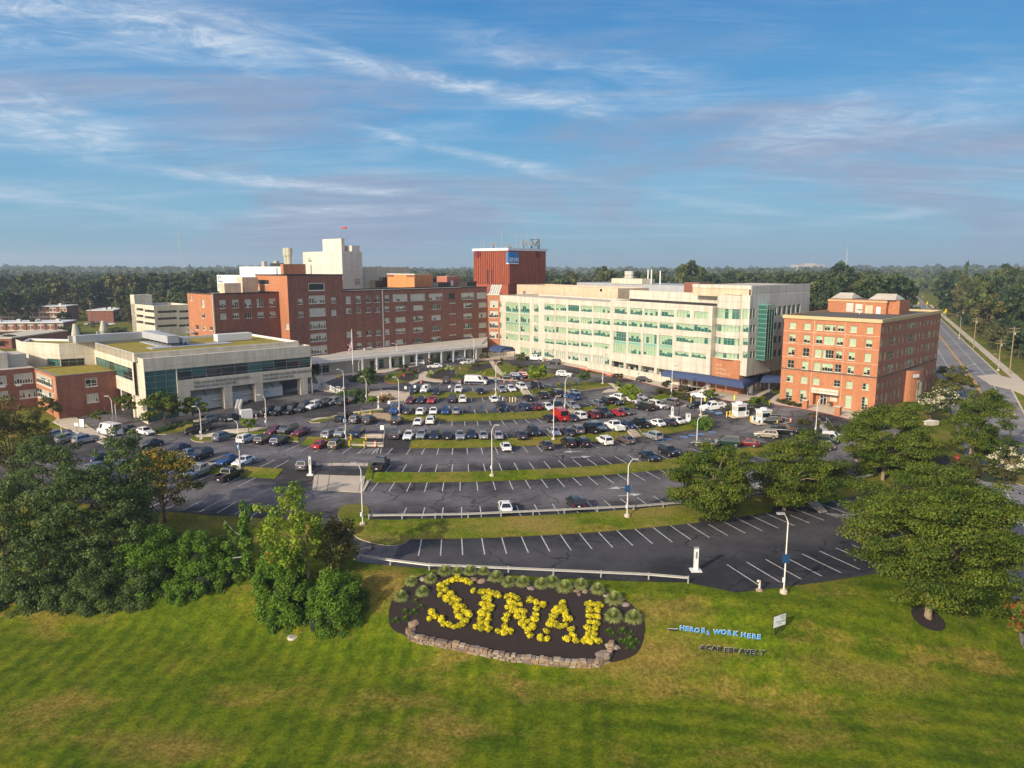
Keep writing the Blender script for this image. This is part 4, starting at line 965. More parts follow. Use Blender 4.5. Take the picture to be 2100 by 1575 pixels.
    rb_ = A+n*18; part(q, 'end_wall', root); q = MB(); q.face([(*rb_, 3.5), (*A, 3.5), (*A, 25.3), (*rb_, 25.3)], cream); part(q, 'end_wall', root); fp.windows(root); fr.windows(root); lo.windows(root)
    # green glass stair tower on the right face
    q = MB(); u0 = fr.uv(Z5, 1070, 700)[0]; u1 = fr.uv(Z5, 1150, 700)[0]; z1 = fr.uv(Z5, 1110, 445)[1]; z0 = fr.uv(Z5, 1110, 1025)[1]
    fr.bar(q, u0, u1, z0, z1, .0, 2.2, glass_green)
    for k in range(13): z = z0+(z1-z0)*k/12; fr.bar(q, u0-.03, u1+.03, z-.05, z+.05, .0, 2.24, frame_green if k % 3 else spandrel)
    for k in range(4): u = u0+(u1-u0)*k/3; fr.bar(q, u-.05, u+.05, z0, z1, 2.2, 2.25, frame_green)
    part(q, 'glass_stair', root)
    # roofs: left, right, high end and plant screen
    q = MB(); roof_cap(q, [A, Mid, Mid+n*18, A+n*18], 25.3, cream, roof_light, .5, .5); roof_cap(q, [Mid-n*.8, E-n*.8, E+n*18, Mid+n*18], 26.0, cream, roof_light, .5, .5); part(q, 'roof', root)
    s0 = along_px(A, d, 1268, 29); H0 = A+d*s0+n*4.5; q = MB(); fh = Facade(H0, E+n*3.5, 25.6, 28.9, cream); fh.bar(q, -.2, fh.L+1, 25.8, 28.9, -.4, 0, cream); part(q, 'upper_parapet', root)
    q = MB(); fh.bar(q, 0, fh.L, 25.6, 26.4, .02, .06, dark_metal); part(q, 'dark_strip', root)  # dark metal strip at the foot of the upper parapet
    q = MB(); roof_cap(q, [E+n*1, CB, CC, RR_, RB_], 29.0, cream, roof_light, .5, .5); part(q, 'high_roof', root)
    zp = hgt(CC.x, CC.y, 586); s1 = along_px(A+n*.6, d, 1418, 30); S0 = A+n*.9+d*s1; S1 = CC+n*.5-d*.3
    q = MB(); fsn = Facade(S0, S1, 28.4, zp, cream); fsr = Facade(S1, S1+e*(rl-.3), 28.4, zp, cream)
    fsn.bar(q, 0, fsn.L, zp-.9, zp, -.5, 0, cream); fsr.bar(q, 0, fsr.L, zp-.9, zp, -.5, 0, cream); fsn.bar(q, 0, fsn.L, 28.4, zp-.9, -.5, -.15, tan); fsr.bar(q, 0, fsr.L*.86, 28.4, zp-.9, -.5, -.15, dark_metal); fsr.bar(q, fsr.L*.86, fsr.L, 28.4, zp-.9, -.5, -.0, cream)
    q.prism([S0+n*.6, S1+n*.6, S1+e*(rl-.5), S0+e*(rl-.5)], 28.4, zp-.2, cream, roof_light); part(q, 'plant_screen', root)
cream_building()
# ================= low hospital building with planted roofs (left)
mat('stack_buff', (.42, .40, .30), .6)
def planted_roof_building():
    z1 = 16.4; z2 = 17.3; O = at(293, 736, z1).xy; d = V2(43.2); n = Vector((-d.y, d.x)); L = along_px(O, d, 637.5, 14); E = O+d*L
    root = empty('planted_roof_building', (O.x, O.y, 2.0)); tag(root, 'two storey pale precast clinic on columns with a green planted roof and dark ribbon windows', 'building')
    f = Facade(O, E, 0.5, z1, concrete)
    up = at(274, 725, z2).xy; ud = V2(43.2); uL = along_px(up, ud, 612, 18)
    zb = f.uv(Z8, 1700, 668)[1]; zg = f.uv(Z8, 1200, 610)[1]; zh = f.uv(Z8, 1200, 488)[1]; ua = f.uv(Z8, 110, 900)[0]; ub = f.uv(Z8, 452, 900)[0]; uc = f.uv(Z8, 592, 950)[0]
    pass
    f.h.append((ub+.15, L-.01, zg, zh, 'green', .3, dict(frame=grey_metal, blind=glass_green, gl=glass, cols=10, rows=1, hl=[.24, .74], drop=.2, t=.08)))
    f.h.append((ua, ub, 2.4, zh, 'green', .3, dict(frame=grey_metal, blind=glass_green, gl=glass_green, cols=3, rows=1, hl=[.17, .3, .42, .54, .66, .78, .9], drop=.4, t=.09)))
    f.h.append((uc, L-.01, .55, zb, 'skip', .9, dict(reveal=concrete)))
    w = MB(); f.walls(w); part(w, 'wall', root)
    f.h = [h for h in f.h if h[4] != 'skip']; f.windows(root)
    q = MB()
    side = Facade(O+n*10, O, 1.0, z1, concrete); side.walls(q); q.face([(*E, zb), (*(E+n*33), zb), (*(E+n*33), z1), (*E, z1)], concrete)
    part(q, 'end_wall', root); q = MB(); q.face([(*p, zb) for p in (O+d*uc, O+d*uc+n*33, E+n*33, E)], concrete); q.face([(*(O+d*uc), 1), (*(O+d*uc+n*33), 1), (*(O+d*uc+n*33), zb), (*(O+d*uc), zb)], concrete)
    part(q, 'soffit', root)
    for x in (990, 1325, 1812):
        u = f.uv(Z8, x, 850)[0]; q = MB(); c = f.O+d*u+n*.9; q.box((c.x, c.y, zb/2), (2.0, 1.7, zb), concrete, f.ang); part(q, 'column', root)
    for s in (12, 22): 
        for x in (8.5, 20.5, 31): q = MB(); c = f.O+d*x+n*s; q.box((c.x, c.y, zb/2), (1.6, 1.6, zb), concrete, f.ang); part(q, 'column', root)
    # set back upper parapet and planted roof
    al = along_px(up, n, 193, 15); P = [up, up+ud*uL, up+ud*uL+n*al, up+n*al]
    q = MB(); I = roof_cap(q, P, z2, white_paint, green_roof, .4, .55); plain_sides(q, P, z1-1, z2, concrete); q.face([(*p, z1-.3) for p in (O, E, E+n*4, O+n*4)], roof_light); q.face([(*p, z1) for p in (O, E, E+n*.5, O+n*.5)], white_paint); part(q, 'parapet', root)
    mid = up+n*11+ud*10
    q = MB(); q.prism([mid, mid+ud*8, mid+ud*8+n*19, mid+n*19], z2-.6, z2-.35, roof_grey); q.prism([mid-ud*3-n*.6, mid+ud*16-n*.6, mid+ud*16+n*3.6, mid-ud*3+n*3.6], z2-.6, z2-.33, roof_grey); part(q, 'walk_pad', root)
    for s, w_, dp, h, o in ((2.2, 2.6, 20, 1.7, 1.0), (2.2, 1.6, 20, 1.0, 4.6)):
        q = MB(); b = mid+ud*o+n*1; q.prism([b, b+ud*w_, b+ud*w_+n*dp, b+n*dp], z2+.5, z2+.5+h, roof_grey)
        for k in range(7): c = b+ud*w_/2+n*(1+k*3); q.box((c.x, c.y, z2+.1), (.3, .3, 1.0), dark_metal)
        part(q, 'air_duct', root)
    b = mid+n*20-ud*14; q = MB(); q.prism([b, b+ud*20, b+ud*20+n*2.6, b+n*2.6], z2+.2, z2+1.9, roof_grey); part(q, 'air_duct', root)
    b = up+ud*(uL-14)+n*16; q = MB(); q.prism([b, b+ud*9, b+ud*9+n*2.6, b+n*2.6], z2-.4, z2+1.4, white_paint); part(q, 'roof_unit', root)
    # rear arm reaching left, over the brick wing
    al = along_px(up, n, 193, 15); fa = Facade(up+n*al, up+n*1.2, zb-.5, z2, concrete, .25)
    fa.h.append((1.0, fa.L-1.0, zg, zh+.2, 'green', .25, dict(frame=grey_metal, blind=glass_green, gl=glass, cols=8, rows=1, hl=[.22, .75], drop=.35, t=.08)))
    q = MB(); fa.walls(q); q.face([(*p, zb-.5) for p in (up+n*al, up+n*1.2, up+n*1.2+d*8, up+n*al+d*8)], concrete); part(q, 'arm_wall', root); fa.windows(root)
    for s in (4.5, 13): q = MB(); c = up+n*s+d*.8; q.box((c.x, c.y, zb/2), (1.0, 1.0, zb-1), concrete, f.ang); part(q, 'column', root)
    a = up+n*al; b = at(120, 705, z2).xy; c = at(46, 701, z2).xy 
    fb = Facade(b, a, 9.0, z2, concrete); fc = Facade(c, b, 9.0, z2, concrete)
    fb.h.append((.1, fb.L*.70, zg-.2, zh-.1, 'green', .25, dict(frame=grey_metal, blind=glass_green, gl=glass, cols=3, rows=1, hl=[.25, .75], drop=.2, t=.08)))
    fc.h.append((fc.L*.64, fc.L-.1, zg-.2, zh-.1, 'green', .25, dict(frame=grey_metal, blind=glass_green, gl=glass_green, cols=3, rows=1, hl=[.25, .75], drop=.4, t=.08)))
    q = MB(); fb.walls(q); fc.walls(q); q.face([(*(c+n*9), 9), (*c, 9), (*c, z2), (*(c+n*9), z2)], concrete); roof_cap(q, [c, b, a, a+n*9+d*0, c+n*9+d*3], z2, white_paint, green_roof, .35, .5); part(q, 'rear_block', root); fb.windows(root); fc.windows(root)
    for i, (px, py, h) in enumerate(((157, 702, 4.6), (214, 692, 4.4))):
        A = at(px, py, z2); q = MB(); q.lathe([(.75, -.5), (.75, 1.5), (1.0, 1.6), (.95, 2.1), (.45, h)], (A.x, A.y, z2), MATS['stack_buff'], 12); q.box((A.x-1.3, A.y, z2+.8), (1.1, 1.2, 1.5), galv, .7); q.box((A.x+1.5, A.y-.5, z2+.6), (1.3, 1.1, 1.2), galv, .7); part(q, 'exhaust_stack', root)
    # lettering on the beam
    u = f.uv(Z8, 612, 720)[0]; wall_text('THE LOUIS & HENRIETTA BLAUSTEIN', .78, f.P(u, zb+(zg-zb)*.56, .03), f.ang, letter_grey, root, 'lettering', depthm=.02)
    wall_text("WOMEN'S HEALTH CENTER", .78, f.P(u, zb+(zg-zb)*.20, .03), f.ang, letter_grey, root, 'lettering', depthm=.02)
    u = f.uv(Z8, 1352, 640)[0]; wall_text('THE HERMAN & WALTER SAMUELSON', .78, f.P(u, zb+(zg-zb)*.56, .03), f.ang, letter_grey, root, 'lettering', depthm=.02)
    wall_text("CHILDREN'S HOSPITAL", .78, f.P(u, zb+(zg-zb)*.20, .03), f.ang, letter_grey, root, 'lettering', depthm=.02)
    # white modular building parked under the beam, with pipe work
    m = empty('modular_building', (*(O+d*(uc+2)+n*4), 2.5)); tag(m, 'white sloped-roof modular building tucked under the clinic between its columns', 'building')
    b = O+d*(uc+1.5)+n*3.0; wl = L-uc-8; q = MB(); e0 = b+d*wl
    V = [(*b, 3), (*e0, 3), (*(e0+n*14), 3), (*(b+n*14), 3), (*b, 6.4), (*e0, 6.4), (*(e0+n*5), 9.3), (*(b+n*5), 9.3), (*(e0+n*14), 9.3), (*(b+n*14), 9.3)]
    q.raw(V, [(0, 1, 5, 4), (1, 2, 8, 6, 5), (4, 5, 6, 7), (7, 6, 8, 9), (3, 0, 4, 7, 9)], white_paint); part(q, 'shell', m)
    q = MB(); q.prism([b-n*.05, e0-n*.05, e0, b], 2.6, 3.3, dark_metal); part(q, 'skirt', m)
    for k in range(4): q = MB(); p = b+d*(3+k*wl/4); q.tube([(*(p-n*.08), 6.42), (*(p+n*5-n*.08), 9.34)], .1, dark_metal, 5); part(q, 'seam', m)
    q = MB(); q.tube([(*(b+d*4-n*.4), 5.3), (*(b+d*(wl-4)-n*.4), 6.0)], .32, white_paint, 8); q.tube([(*(b+d*6-n*.4), 4.3), (*(b+d*12-n*.4), 4.3)], .3, white_paint, 8); part(q, 'pipe', m)
    A = gnd(505, 858); t = empty('air_blower', (A.x, A.y, A.z)); tag(t, 'white box air blower with two fat silver hoses, parked by the orange posts', 'blower')
    q = MB(); q.box((A.x, A.y, A.z+1.0), (2.4, 1.6, 1.9), white_paint, .6); part(q, 'cabinet', t)
    for k in (0, .7): q = MB(); q.tube([(A.x-1.3-k, A.y+.2, A.z+.3), (A.x-1.5-k, A.y+.5, A.z+2.4), (A.x-1.5-k, A.y+1.8, A.z+3.6), (A.x-1.3-k, A.y+4, A.z+3.2)], .4, galv, 8); part(q, 'hose', t)
planted_roof_building()
def left_wing():
    zw = 12.0; C = at(113, 771.4, zw).xy; a = V2(45); L = at(70.5, 756, zw).xy; R2 = C+a*17; b = (L-C).normalized()
    root = empty('brick_wing', (C.x, C.y, 1.5)); tag(root, 'two storey red brick wing with planted roof, beside the pale clinic on columns', 'building')
    f = Facade(C, R2, .5, zw-.1, brick_dark); g = Facade(L, C, .5, zw-.1, brick_lit)
    f.win(Z7, 983, 755, 132, 96, 'hosp', cols=2, rows=2, blind=glass, gl=glass, hl=[.3, .8], t=.14); f.win(Z7, 998, 925, 128, 96, 'hosp', cols=4, t=.14)
    g.win(Z7, 470, 735, 165, 108, 'hosp', cols=7, hl=[.5], t=.14, drop=.2); g.win(Z7, 485, 895, 170, 105, 'hosp', cols=7, hl=[.5], t=.14, drop=.2); g.win(Z7, 576, 800, 16, 140, 'hosp', cols=1, rows=4)
    q = MB(); f.walls(q); g.walls(q); plain_sides(q, [R2, R2+b*18, L], .5, zw-.1, brick_dark, (2,)); part(q, 'wall', root); f.windows(root); g.windows(root)
    q = MB(); roof_cap(q, [C, R2, R2+b*24, L+b*5], zw, grey_metal, green_roof, .5, .25); part(q, 'planted_roof', root)
    # far block at the frame edge
    M = L-a*24; root = empty('brick_wing', (M.x, M.y, 1.5)); tag(root, 'red brick block with a pale concrete roof house, cut off by the picture edge', 'building')
    f = Facade(M, L, .5, zw+.3, brick_dark)
    for x, y, w, h in ((30, 735, 82, 100), (252, 715, 205, 112), (45, 895, 90, 90), (300, 880, 180, 90)): f.win(Z7, x, y, w, h, 'hosp', cols=max(2, w//28), t=.14, hl=[.5])
    for x, y in ((33, 802), (200, 788)): r = f.rect(Z7, x, y, 56, 18); q = MB(); f.bar(q, *r, 0, .3, white_paint); part(q, 'air_conditioner', root)
    q = MB(); f.walls(q); plain_sides(q, [L, L+b*16, M+b*16, M], .5, zw+.3, brick_dark, (3,)); q.face([(*p, zw+.3) for p in (M, L, L+b*16, M+b*16)], roof_light); part(q, 'wall', root); f.windows(root)
    q = MB(); q.prism([M+b*3, L-a*4.5+b*3, L-a*4.5+b*15, M+b*15], zw+.3, 16.0, concrete, roof_light); q.prism([L-a*4.5+b*4, L-a*.5+b*4, L-a*.5+b*12, L-a*4.5+b*12], zw+.3, 15.3, galv, roof_light); part(q, 'roof_house', root)
left_wing()
# ================= water-tank tower with the blue sign
def sign_tower():
    Y = 300.; P = Vector((-1.6, Y)); n = Vector((-.731, .682)); d = Vector((.682, .731)); lw = along_px(P, n, 972, 30); rw = along_px(P, d, 1119, 30); zt = hgt(P.x, P.y, 509)
    root = empty('sign_tower', (P.x, P.y, 4.6)); tag(root, 'square ribbed red brick tower with antennas on top and a blue sign at its corner', 'tower')
    fl = Facade(P+n*lw, P, 4.6, zt, brick_tower); fr = Facade(P, P+d*rw, 4.6, zt, mat('brick_tower_lifted', (.36, .10, .055), .85, var=.2, scale=1.2, stain=.12))  # shaded right face: same brick, brightened in the colour as fill light
    q = MB(); fl.walls(q); fr.walls(q); plain_sides(q, [P+d*rw, P+d*rw+n*lw, P+n*lw], 4.6, zt, brick_tower, (2,))
    for f in (fl, fr):
        zr = 28.5; k = .35
        while k < f.L-.4: f.bar(q, k, k+.45, zr, zt-1.0, 0, .38, f.wall); k += 1.1
    part(q, 'wall', root)
    q = MB()
    for x in (1372, 1418): r = fl.rect(Z3, x, 665, 10, 145); fl.bar(q, *r, .3, .42, black)
    part(q, 'slot_window', root)
    q = MB(); o = Vector((.0, .0)); P4 = [P-d*.5-n*.5, P+d*(rw+.5)-n*.5, P+d*(rw+.5)+n*(lw+.5), P-d*.5+n*(lw+.5)]; q.prism(P4, zt-.9, zt+.1, white_paint, roof_dark, True); part(q, 'cap', root)
    q = MB(); fr.bar(q, -1.5, 4.6, zt-5.9, zt-1.6, .45, 1.6, blue_sign); s = part(q, 'sign', root)
    q = MB(); fr.bar(q, -1.55, 4.65, zt-6.3, zt-5.9, .4, 1.65, white_paint); part(q, 'sign_base', root, s)
    wall_text('SINAI', 2.35, fr.P(-.95, zt-5.35, 1.62), fr.ang, letter_white, root, 'lettering', depthm=.03)
    # red emblem shapes left on the brick
    q = MB(); r = fr.rect(Z3, 1895, 430, 60, 80); q.tube([fr.P((r[0]+r[1])/2, (r[2]+r[3])/2, .38), fr.P((r[0]+r[1])/2, (r[2]+r[3])/2, .55)], (r[3]-r[2])/2*.8, mat('dark_red_emblem', (.13, .012, .02), .7), 9); part(q, 'emblem', root)
    q = MB()
    for x, y, w, h in ((1240, 425, 10, 60), (1262, 430, 18, 80), (1288, 425, 10, 60)): fl.bar(q, *fl.rect(Z3, x, y, w, h), .38, .52, MATS['dark_red_emblem'])
    part(q, 'emblem', root)
    for k, (a, b, h) in enumerate(((.1, .9, 3.5), (.05, .75, 4.5), (.1, .6, 4.2), (.3, .7, 3.6), (.15, .35, 8), (.3, .1, 6), (.55, .08, 7), (.8, .1, 9), (.95, .12, 6), (.97, .4, 4), (.97, .7, 3.6))):
        p = P+d*rw*a+n*lw*b; q = MB(); q.tube([(*p, zt), (*p, zt+h)], [.14, .06], galv, 5); part(q, 'antenna', root)
    for a, b, r_, h in ((.12, .55, .8, 1.6), (.5, .1, 1.0, 2.4), (.72, .12, 1.0, 2.2), (.88, .1, .9, 2.6), (.35, .3, .6, 1.2), (.2, .2, .6, 1.2)):
        p = P+d*rw*a+n*lw*b; q = MB(); c = Vector((*p, zt+h)); q.tube([(*p, zt), c], .16, dark_metal, 5); q.tube([c, c+Vector((-.1, -.35, .05)), c+Vector((-.15, -.5, .08))], [.2, r_*.8, r_], mat('dish_grey', (.12, .12, .13), .6) if 'dish_grey' not in MATS else MATS['dish_grey'], 12); part(q, 'dish', root)
    q = MB(); p = P+d*rw*.82+n*lw*.12
    for s in (-1, 1): q.tube([(p.x+s*1.8, p.y, zt), (p.x-s*1.8, p.y, zt+4)], .1, dark_metal, 4); q.tube([(p.x+s*1.8, p.y, zt), (p.x+s*1.8, p.y, zt+4.2)], .1, dark_metal, 4)
    q.tube([(p.x-1.8, p.y, zt+4), (p.x+1.8, p.y, zt+4)], .1, dark_metal, 4); part(q, 'antenna_frame', root)
sign_tower()
# ================= white buildings rising behind the brick hospital
def white_tower():
    n = Vector((-.731, .682)); d = Vector((.682, .731)); Y = 286.
    X = (702-PCX)/FX*(Y*CP); P = Vector((X, Y)); lw = along_px(P, n, 622, 36); rw = along_px(P, d, 743, 36); zt = hgt(X, Y, 515)
    root = empty('white_tower_building', (X, Y, 4.6)); tag(root, 'tall plain off-white block with stepped boxes on its roof, highest above the brick hospital', 'building')
    fl = Facade(P+n*lw, P, 4.6, zt, white_wall); fr = Facade(P, P+d*rw, 4.6, zt, white_wall)
    fl.win(Z2, 1340, 487, 36, 42, 'hosp', drop=0); fr.win(Z2, 1855, 722, 62, 68, 'void', back=grey_metal, name='louvre')
    q = MB(); fl.walls(q); fr.walls(q); plain_sides(q, [P+d*rw, P+d*rw+n*lw, P+n*lw], 4.6, zt, white_wall, (2,)); roof_cap(q, [P, P+d*rw, P+d*rw+n*lw, P+n*lw], zt, white_wall, roof_light, .4, .6); part(q, 'wall', root); fl.windows(root); fr.windows(root)
    P2 = P+n*3+d*2.0; xa = along_px(P2, n, 661.5, 44); b2 = along_px(P2, d, 706.7, 44); q = MB(); obox(q, P2, d, b2, xa, zt-.7, hgt(P2.x, P2.y, 489), white_wall, roof_light); part(q, 'roof_box', root)
    P3 = P+d*5.5+n*1.2; q = MB(); obox(q, P3, d, rw-5.6, 6, zt-.7, hgt(P3.x, P3.y, 503.5), white_wall, roof_light); part(q, 'roof_box', root)
    for k, h in ((1, 3), (4, 3.8)): q = MB(); p = P2+d*k+n*2; z = hgt(P2.x, P2.y, 489); q.tube([(*p, z), (*p, z+h)], .08, galv, 4); part(q, 'antenna', root)
    # windsock
    p = P+n*9+d*6; ws = empty('windsock', (*p, zt)); tag(ws, 'small red windsock on a thin mast above the white tower', 'windsock')
    q = MB(); zz = hgt(p.x, p.y, 468); q.tube([(*p, zt-.6), (*p, zz)], .05, galv, 4); part(q, 'mast', ws)
    q = MB(); q.tube([(p.x, p.y, zz), (p.x+1.0, p.y, zz+.15), (p.x+2.4, p.y, zz+.35)], [.12, .30, .45], mat('windsock_red', (.65, .03, .03), .7), 8); part(q, 'sock', ws)
    # lower block to the right
    B = P+d*(rw+.02)+n*3; bl = along_px(B, d, 839, 35); zb = hgt(B.x, B.y, 548); root2 = empty('white_lower_block', (B.x, B.y, 4.6)); tag(root2, 'plain buff block behind the brick hospital roof, joined to the white tower', 'building')
    q = MB(); obox(q, B, d, bl, 16, 4.6, zb, tan if 0 else concrete, roof_light); part(q, 'wall', root2)
    q = MB(); p = B+d*2+n*4; q.lathe([(1.6, 0), (1.6, 1.8), (1.2, 2.2)], (*p, zb), galv, 10); part(q, 'roof_fan', root2)
    # left low white building with the emblem
    Y3 = 300.; X3 = (583-PCX)/FX*(Y3*CP); Q = Vector((X3, Y3)); l1 = along_px(Q, n, 491.4, 34); l0 = along_px(Q, n, 443.8, 34); z1 = hgt(Q.x, Q.y, 546.8); z0 = hgt(*(Q+n*l0), 563.8)
    root3 = empty('white_side_building', (Q.x, Q.y, 4.6)); tag(root3, 'low white building with a dark round emblem on its wall, left of the white tower', 'building')
    q = MB(); q.prism([Q, Q+n*l1, Q+n*l1+d*16, Q+d*16], 4.6, z1, white_paint, roof_light); q.prism([Q+n*(l1+.01), Q+n*l0, Q+n*l0+d*16, Q+n*(l1+.01)+d*16], 4.6, z0, white_paint, roof_light); part(q, 'wall', root3)
    f = Facade(Q+n*l0, Q, 4.6, z0, white_paint); u, z = f.uv(Z2, 372, 700); q = MB(); pts = [f.P(u+1.6*math.cos(t), z+1.6*math.sin(t)*.9, .06) for t in np.linspace(.3, PI, 9)]; q.tube(pts, .16, navy_sign, 5); part(q, 'emblem', root3)
    u, z = f.uv(Z2, 352, 725); wall_text('LifeBridge', 1.25, f.P(u, z, .05), f.ang, blue_sign, root3, depthm=.02)
    for i, y in enumerate((760, 775, 790)): u, z = f.uv(Z2, 356, y); wall_text(('Sinai', 'Hospital', 'Center')[i], .75, f.P(u, z, .05), f.ang, letter_grey, root3, depthm=.02)
    f.win(Z2, 415, 802, 30, 40, 'hosp'); q = MB(); f.bar(q, *f.rect(Z2, 415, 802, 30, 40), 0, .08, glass); part(q, 'window', root3)
    for k, (a, h, r_) in enumerate(((.35, 2.2, 1.2), (.62, 2.0, 1.2))): p = Q+n*l1*a+d*4; q = MB(); q.lathe([(r_, 0), (r_, h), (r_*.8, h+.3)], (*p, z1), galv, 10); part(q, 'roof_fan', root3)
    for k in range(2): p = Q+n*(1.0+k*2.4)+d*3; q = MB(); q.lathe([(1.2, 0), (1.2, 3), (1.0, 3.2), (1.0, 6.2), (1.3, 6.4), (1.3, 9.6), (1.1, 9.6)], (*p, z1-2), MATS['stack_buff'], 12); part(q, 'exhaust_stack', root3)
    q = MB(); p = Q+n*6+d*2; q.prism([p, p+n*9, p+n*9+d*5, p+d*5], z1, z1+1.4, dark_metal); part(q, 'chiller', root3)
white_tower()
# ================= blocks and roofs behind the pale building
def back_blocks():
    d = (Vector((55.8, 176.1))-Vector((7.0, 253.1))).normalized(); n = Vector((-d.y, d.x)); e = Vector((math.cos(R_(33)), math.sin(R_(33))))
    B = Vector((-4.6, 271.2))+n*20; s0 = along_px(B, d, 1060, 26); s1 = along_px(B, d, 1267, 26); A = B+d*s0; zt = hgt(*(B+d*(s0+s1)*.5), 587)
    root = empty('tan_block', (A.x, A.y, 4.6)); tag(root, 'plain tan block rising behind the left half of the cream building', 'building')
    f = Facade(A, B+d*s1, 4.6, zt, tan); f.win(Z4, 395, 315, 26, 36, 'void', back=grey_metal, name='louvre'); f.win(Z4, 868, 345, 66, 62, 'void', depth=.1, back=roof_light, name='door'); f.win(Z4, 1220, 290, 26, 30, 'void', back=black)
    q = MB(); f.walls(q); C = B+d*s1; plain_sides(q, [C, C+e*14, A+e*14, A], 4.6, zt, tan, (3,)); roof_cap(q, [A, C, C+e*14, A+e*14], zt, tan, roof_grey, .4, .5); part(q, 'wall', root); f.windows(root)
    # grey metal-roofed range further back, with stacks
    G = B+n*26+d*(s0+6); root = empty('grey_roof_range', (G.x, G.y, 4.6)); tag(root, 'long grey roofed range behind the cream building with twin round stacks', 'building')
    s2 = along_px(G, d, 1418, 28); zt = hgt(*(G+d*s2*.6), 583); q = MB(); q.prism([G, G+d*s2, G+d*s2+n*20, G+n*20], 4.6, zt, roof_grey, roof_grey); part(q, 'wall', root)
    q = MB(); q.prism([G+d*s2*.35-n*.3, G+d*s2*.62-n*.3, G+d*s2*.62+n*6, G+d*s2*.35+n*6], zt, zt+2.0, concrete, roof_light); part(q, 'roof_house', root)
    q = MB(); q.prism([G+d*s2*.95-n*.3, G+d*s2*1.06-n*.3, G+d*s2*1.06+n*6, G+d*s2*.95+n*6], zt-4, zt+1.2, brick_dark, roof_dark); part(q, 'brick_house', root)
    for px in (1287, 1294):
        A2 = G+n*8; s = along_px(A2, d, px, 32); p = A2+d*s; q = MB(); z9 = hgt(p.x, p.y, 556); q.lathe([(1.3, 0), (1.3, (z9-zt)*.55), (1.0, (z9-zt)*.6), (1.2, (z9-zt)*.7), (1.15, z9-zt)], (*p, zt), mat('stack_grey', (.45, .43, .37), .6) if px == 1287 else MATS['stack_grey'], 12); part(q, 'exhaust_stack', root)
    for px, h in ((1329, 5.4), (1336, 5.4), (1354, 5)): A2 = G+n*4; p = A2+d*along_px(A2, d, px, 32); q = MB(); q.tube([(*p, zt), (*p, zt+h)], .25, white_paint, 6); part(q, 'vent_pipe', root)
    # low brick strip and pale metal shed behind the corner office block
    A = at(1661, 640, 9); root = empty('low_brick_range', (A.x, A.y, 4.6)); tag(root, 'low red brick range with pale roof line, seen past the orange office block', 'building')
    f = Facade(Vector((A.x, A.y)), Vector((A.x+42, A.y+8)), 4.6, hgt(A.x, A.y, 619), brick_tower); f.add((3, 7, 7, 9.5), 'hosp'); f.add((14, 18, 7, 9.5), 'hosp'); q = MB(); f.walls(q); obox(q, f.O-f.n*.01-f.n*0, f.d, f.L, 12, 4.6, f.z1-.01, brick_tower, roof_light); part(q, 'wall', root); f.windows(root)
    q = MB(); f.bar(q, 0, f.L, f.z1-.5, f.z1+.1, 0, .3, roof_light); part(q, 'eave', root)
    A = at(1842, 634, 10); root = empty('metal_shed', (A.x, A.y, 4.6)); tag(root, 'pale corrugated metal shed behind the office block, facing the road', 'building')
    w_ = at(1872, 634, 10).x-A.x; q = MB(); zt = hgt(A.x, A.y, 605); q.prism([(A.x-34, A.y+8), (A.x, A.y-2), (A.x+w_, A.y+18), (A.x-20, A.y+34)], 4.6, zt, mat('corrugated', (.50, .51, .50), .6, var=.12, scale=.5, stain=.1), roof_light); part(q, 'wall', root)
back_blocks()
# ================= garage, flats and small buildings on the left
def garage():
    A = at(320, 690, 4.6); P = Vector((A.x, A.y)); n = Vector((-.731, .682)); d = Vector((.682, .731)); lw = along_px(P, n, 271, 10); rw = along_px(P, d, 396, 10); zt = hgt(P.x, P.y, 627)
    root = empty('parking_garage', (A.x, A.y, 4.6)); tag(root, 'open-deck precast parking garage with dark slots, left of the brick hospital', 'garage')
    fl = Facade(P+n*lw, P, 1, zt, concrete, 1.0); fr = Facade(P, P+d*rw, 1, zt, mat('garage_shaded', (.50, .46, .38), .85, var=.08, scale=.5, stain=.15), 1.0)  # right side: same precast, darkened in the colour for shade
    for y, yr in ((1083, 1098), (1152, 1172), (1218, 1250)):
        fl.win(Z1, 1507, y-8, 74, 28, 'void', depth=1.2); fl.win(Z1, 1612, y+10, 108, 28, 'void', depth=1.2); fr.win(Z1, 1803, yr, 210, 24, 'void', depth=1.2); fr.win(Z1, 1985, yr-3, 110, 24, 'void', depth=1.2)  # black sheets behind the slots paint in the shade of the decks
    q = MB(); fl.walls(q); fr.walls(q); plain_sides(q, [P+d*rw, P+d*rw+n*lw, P+n*lw], 1, zt, concrete, (2,)); roof_cap(q, [P, P+d*rw, P+d*rw+n*lw, P+n*lw], zt, concrete, roof_grey, .4, 1.0); part(q, 'deck_wall', root); fl.windows(root); fr.windows(root)
    q = MB(); b = P+n*(lw-5); q.prism([b, b+n*5, b+n*5+d*8, b+d*8], 1, zt+4.2, concrete, roof_light); part(q, 'stair_house', root)
    A = at(362, 676, 5); root = empty('small_white_building', (A.x, A.y, 4.6)); tag(root, 'small white flat-roofed building at the foot of the garage', 'building')
    f = Facade(Vector((A.x, A.y)), Vector((A.x+14, A.y+12)), 2, hgt(A.x, A.y, 649), white_paint); f.add((2, 15, 6.5, 8), 'hosp', cols=9); q = MB(); f.walls(q); obox(q, f.O-f.n*.02, f.d, f.L, 10, 2, f.z1-.01, white_paint, roof_light); part(q, 'wall', root); f.windows(root)
garage()
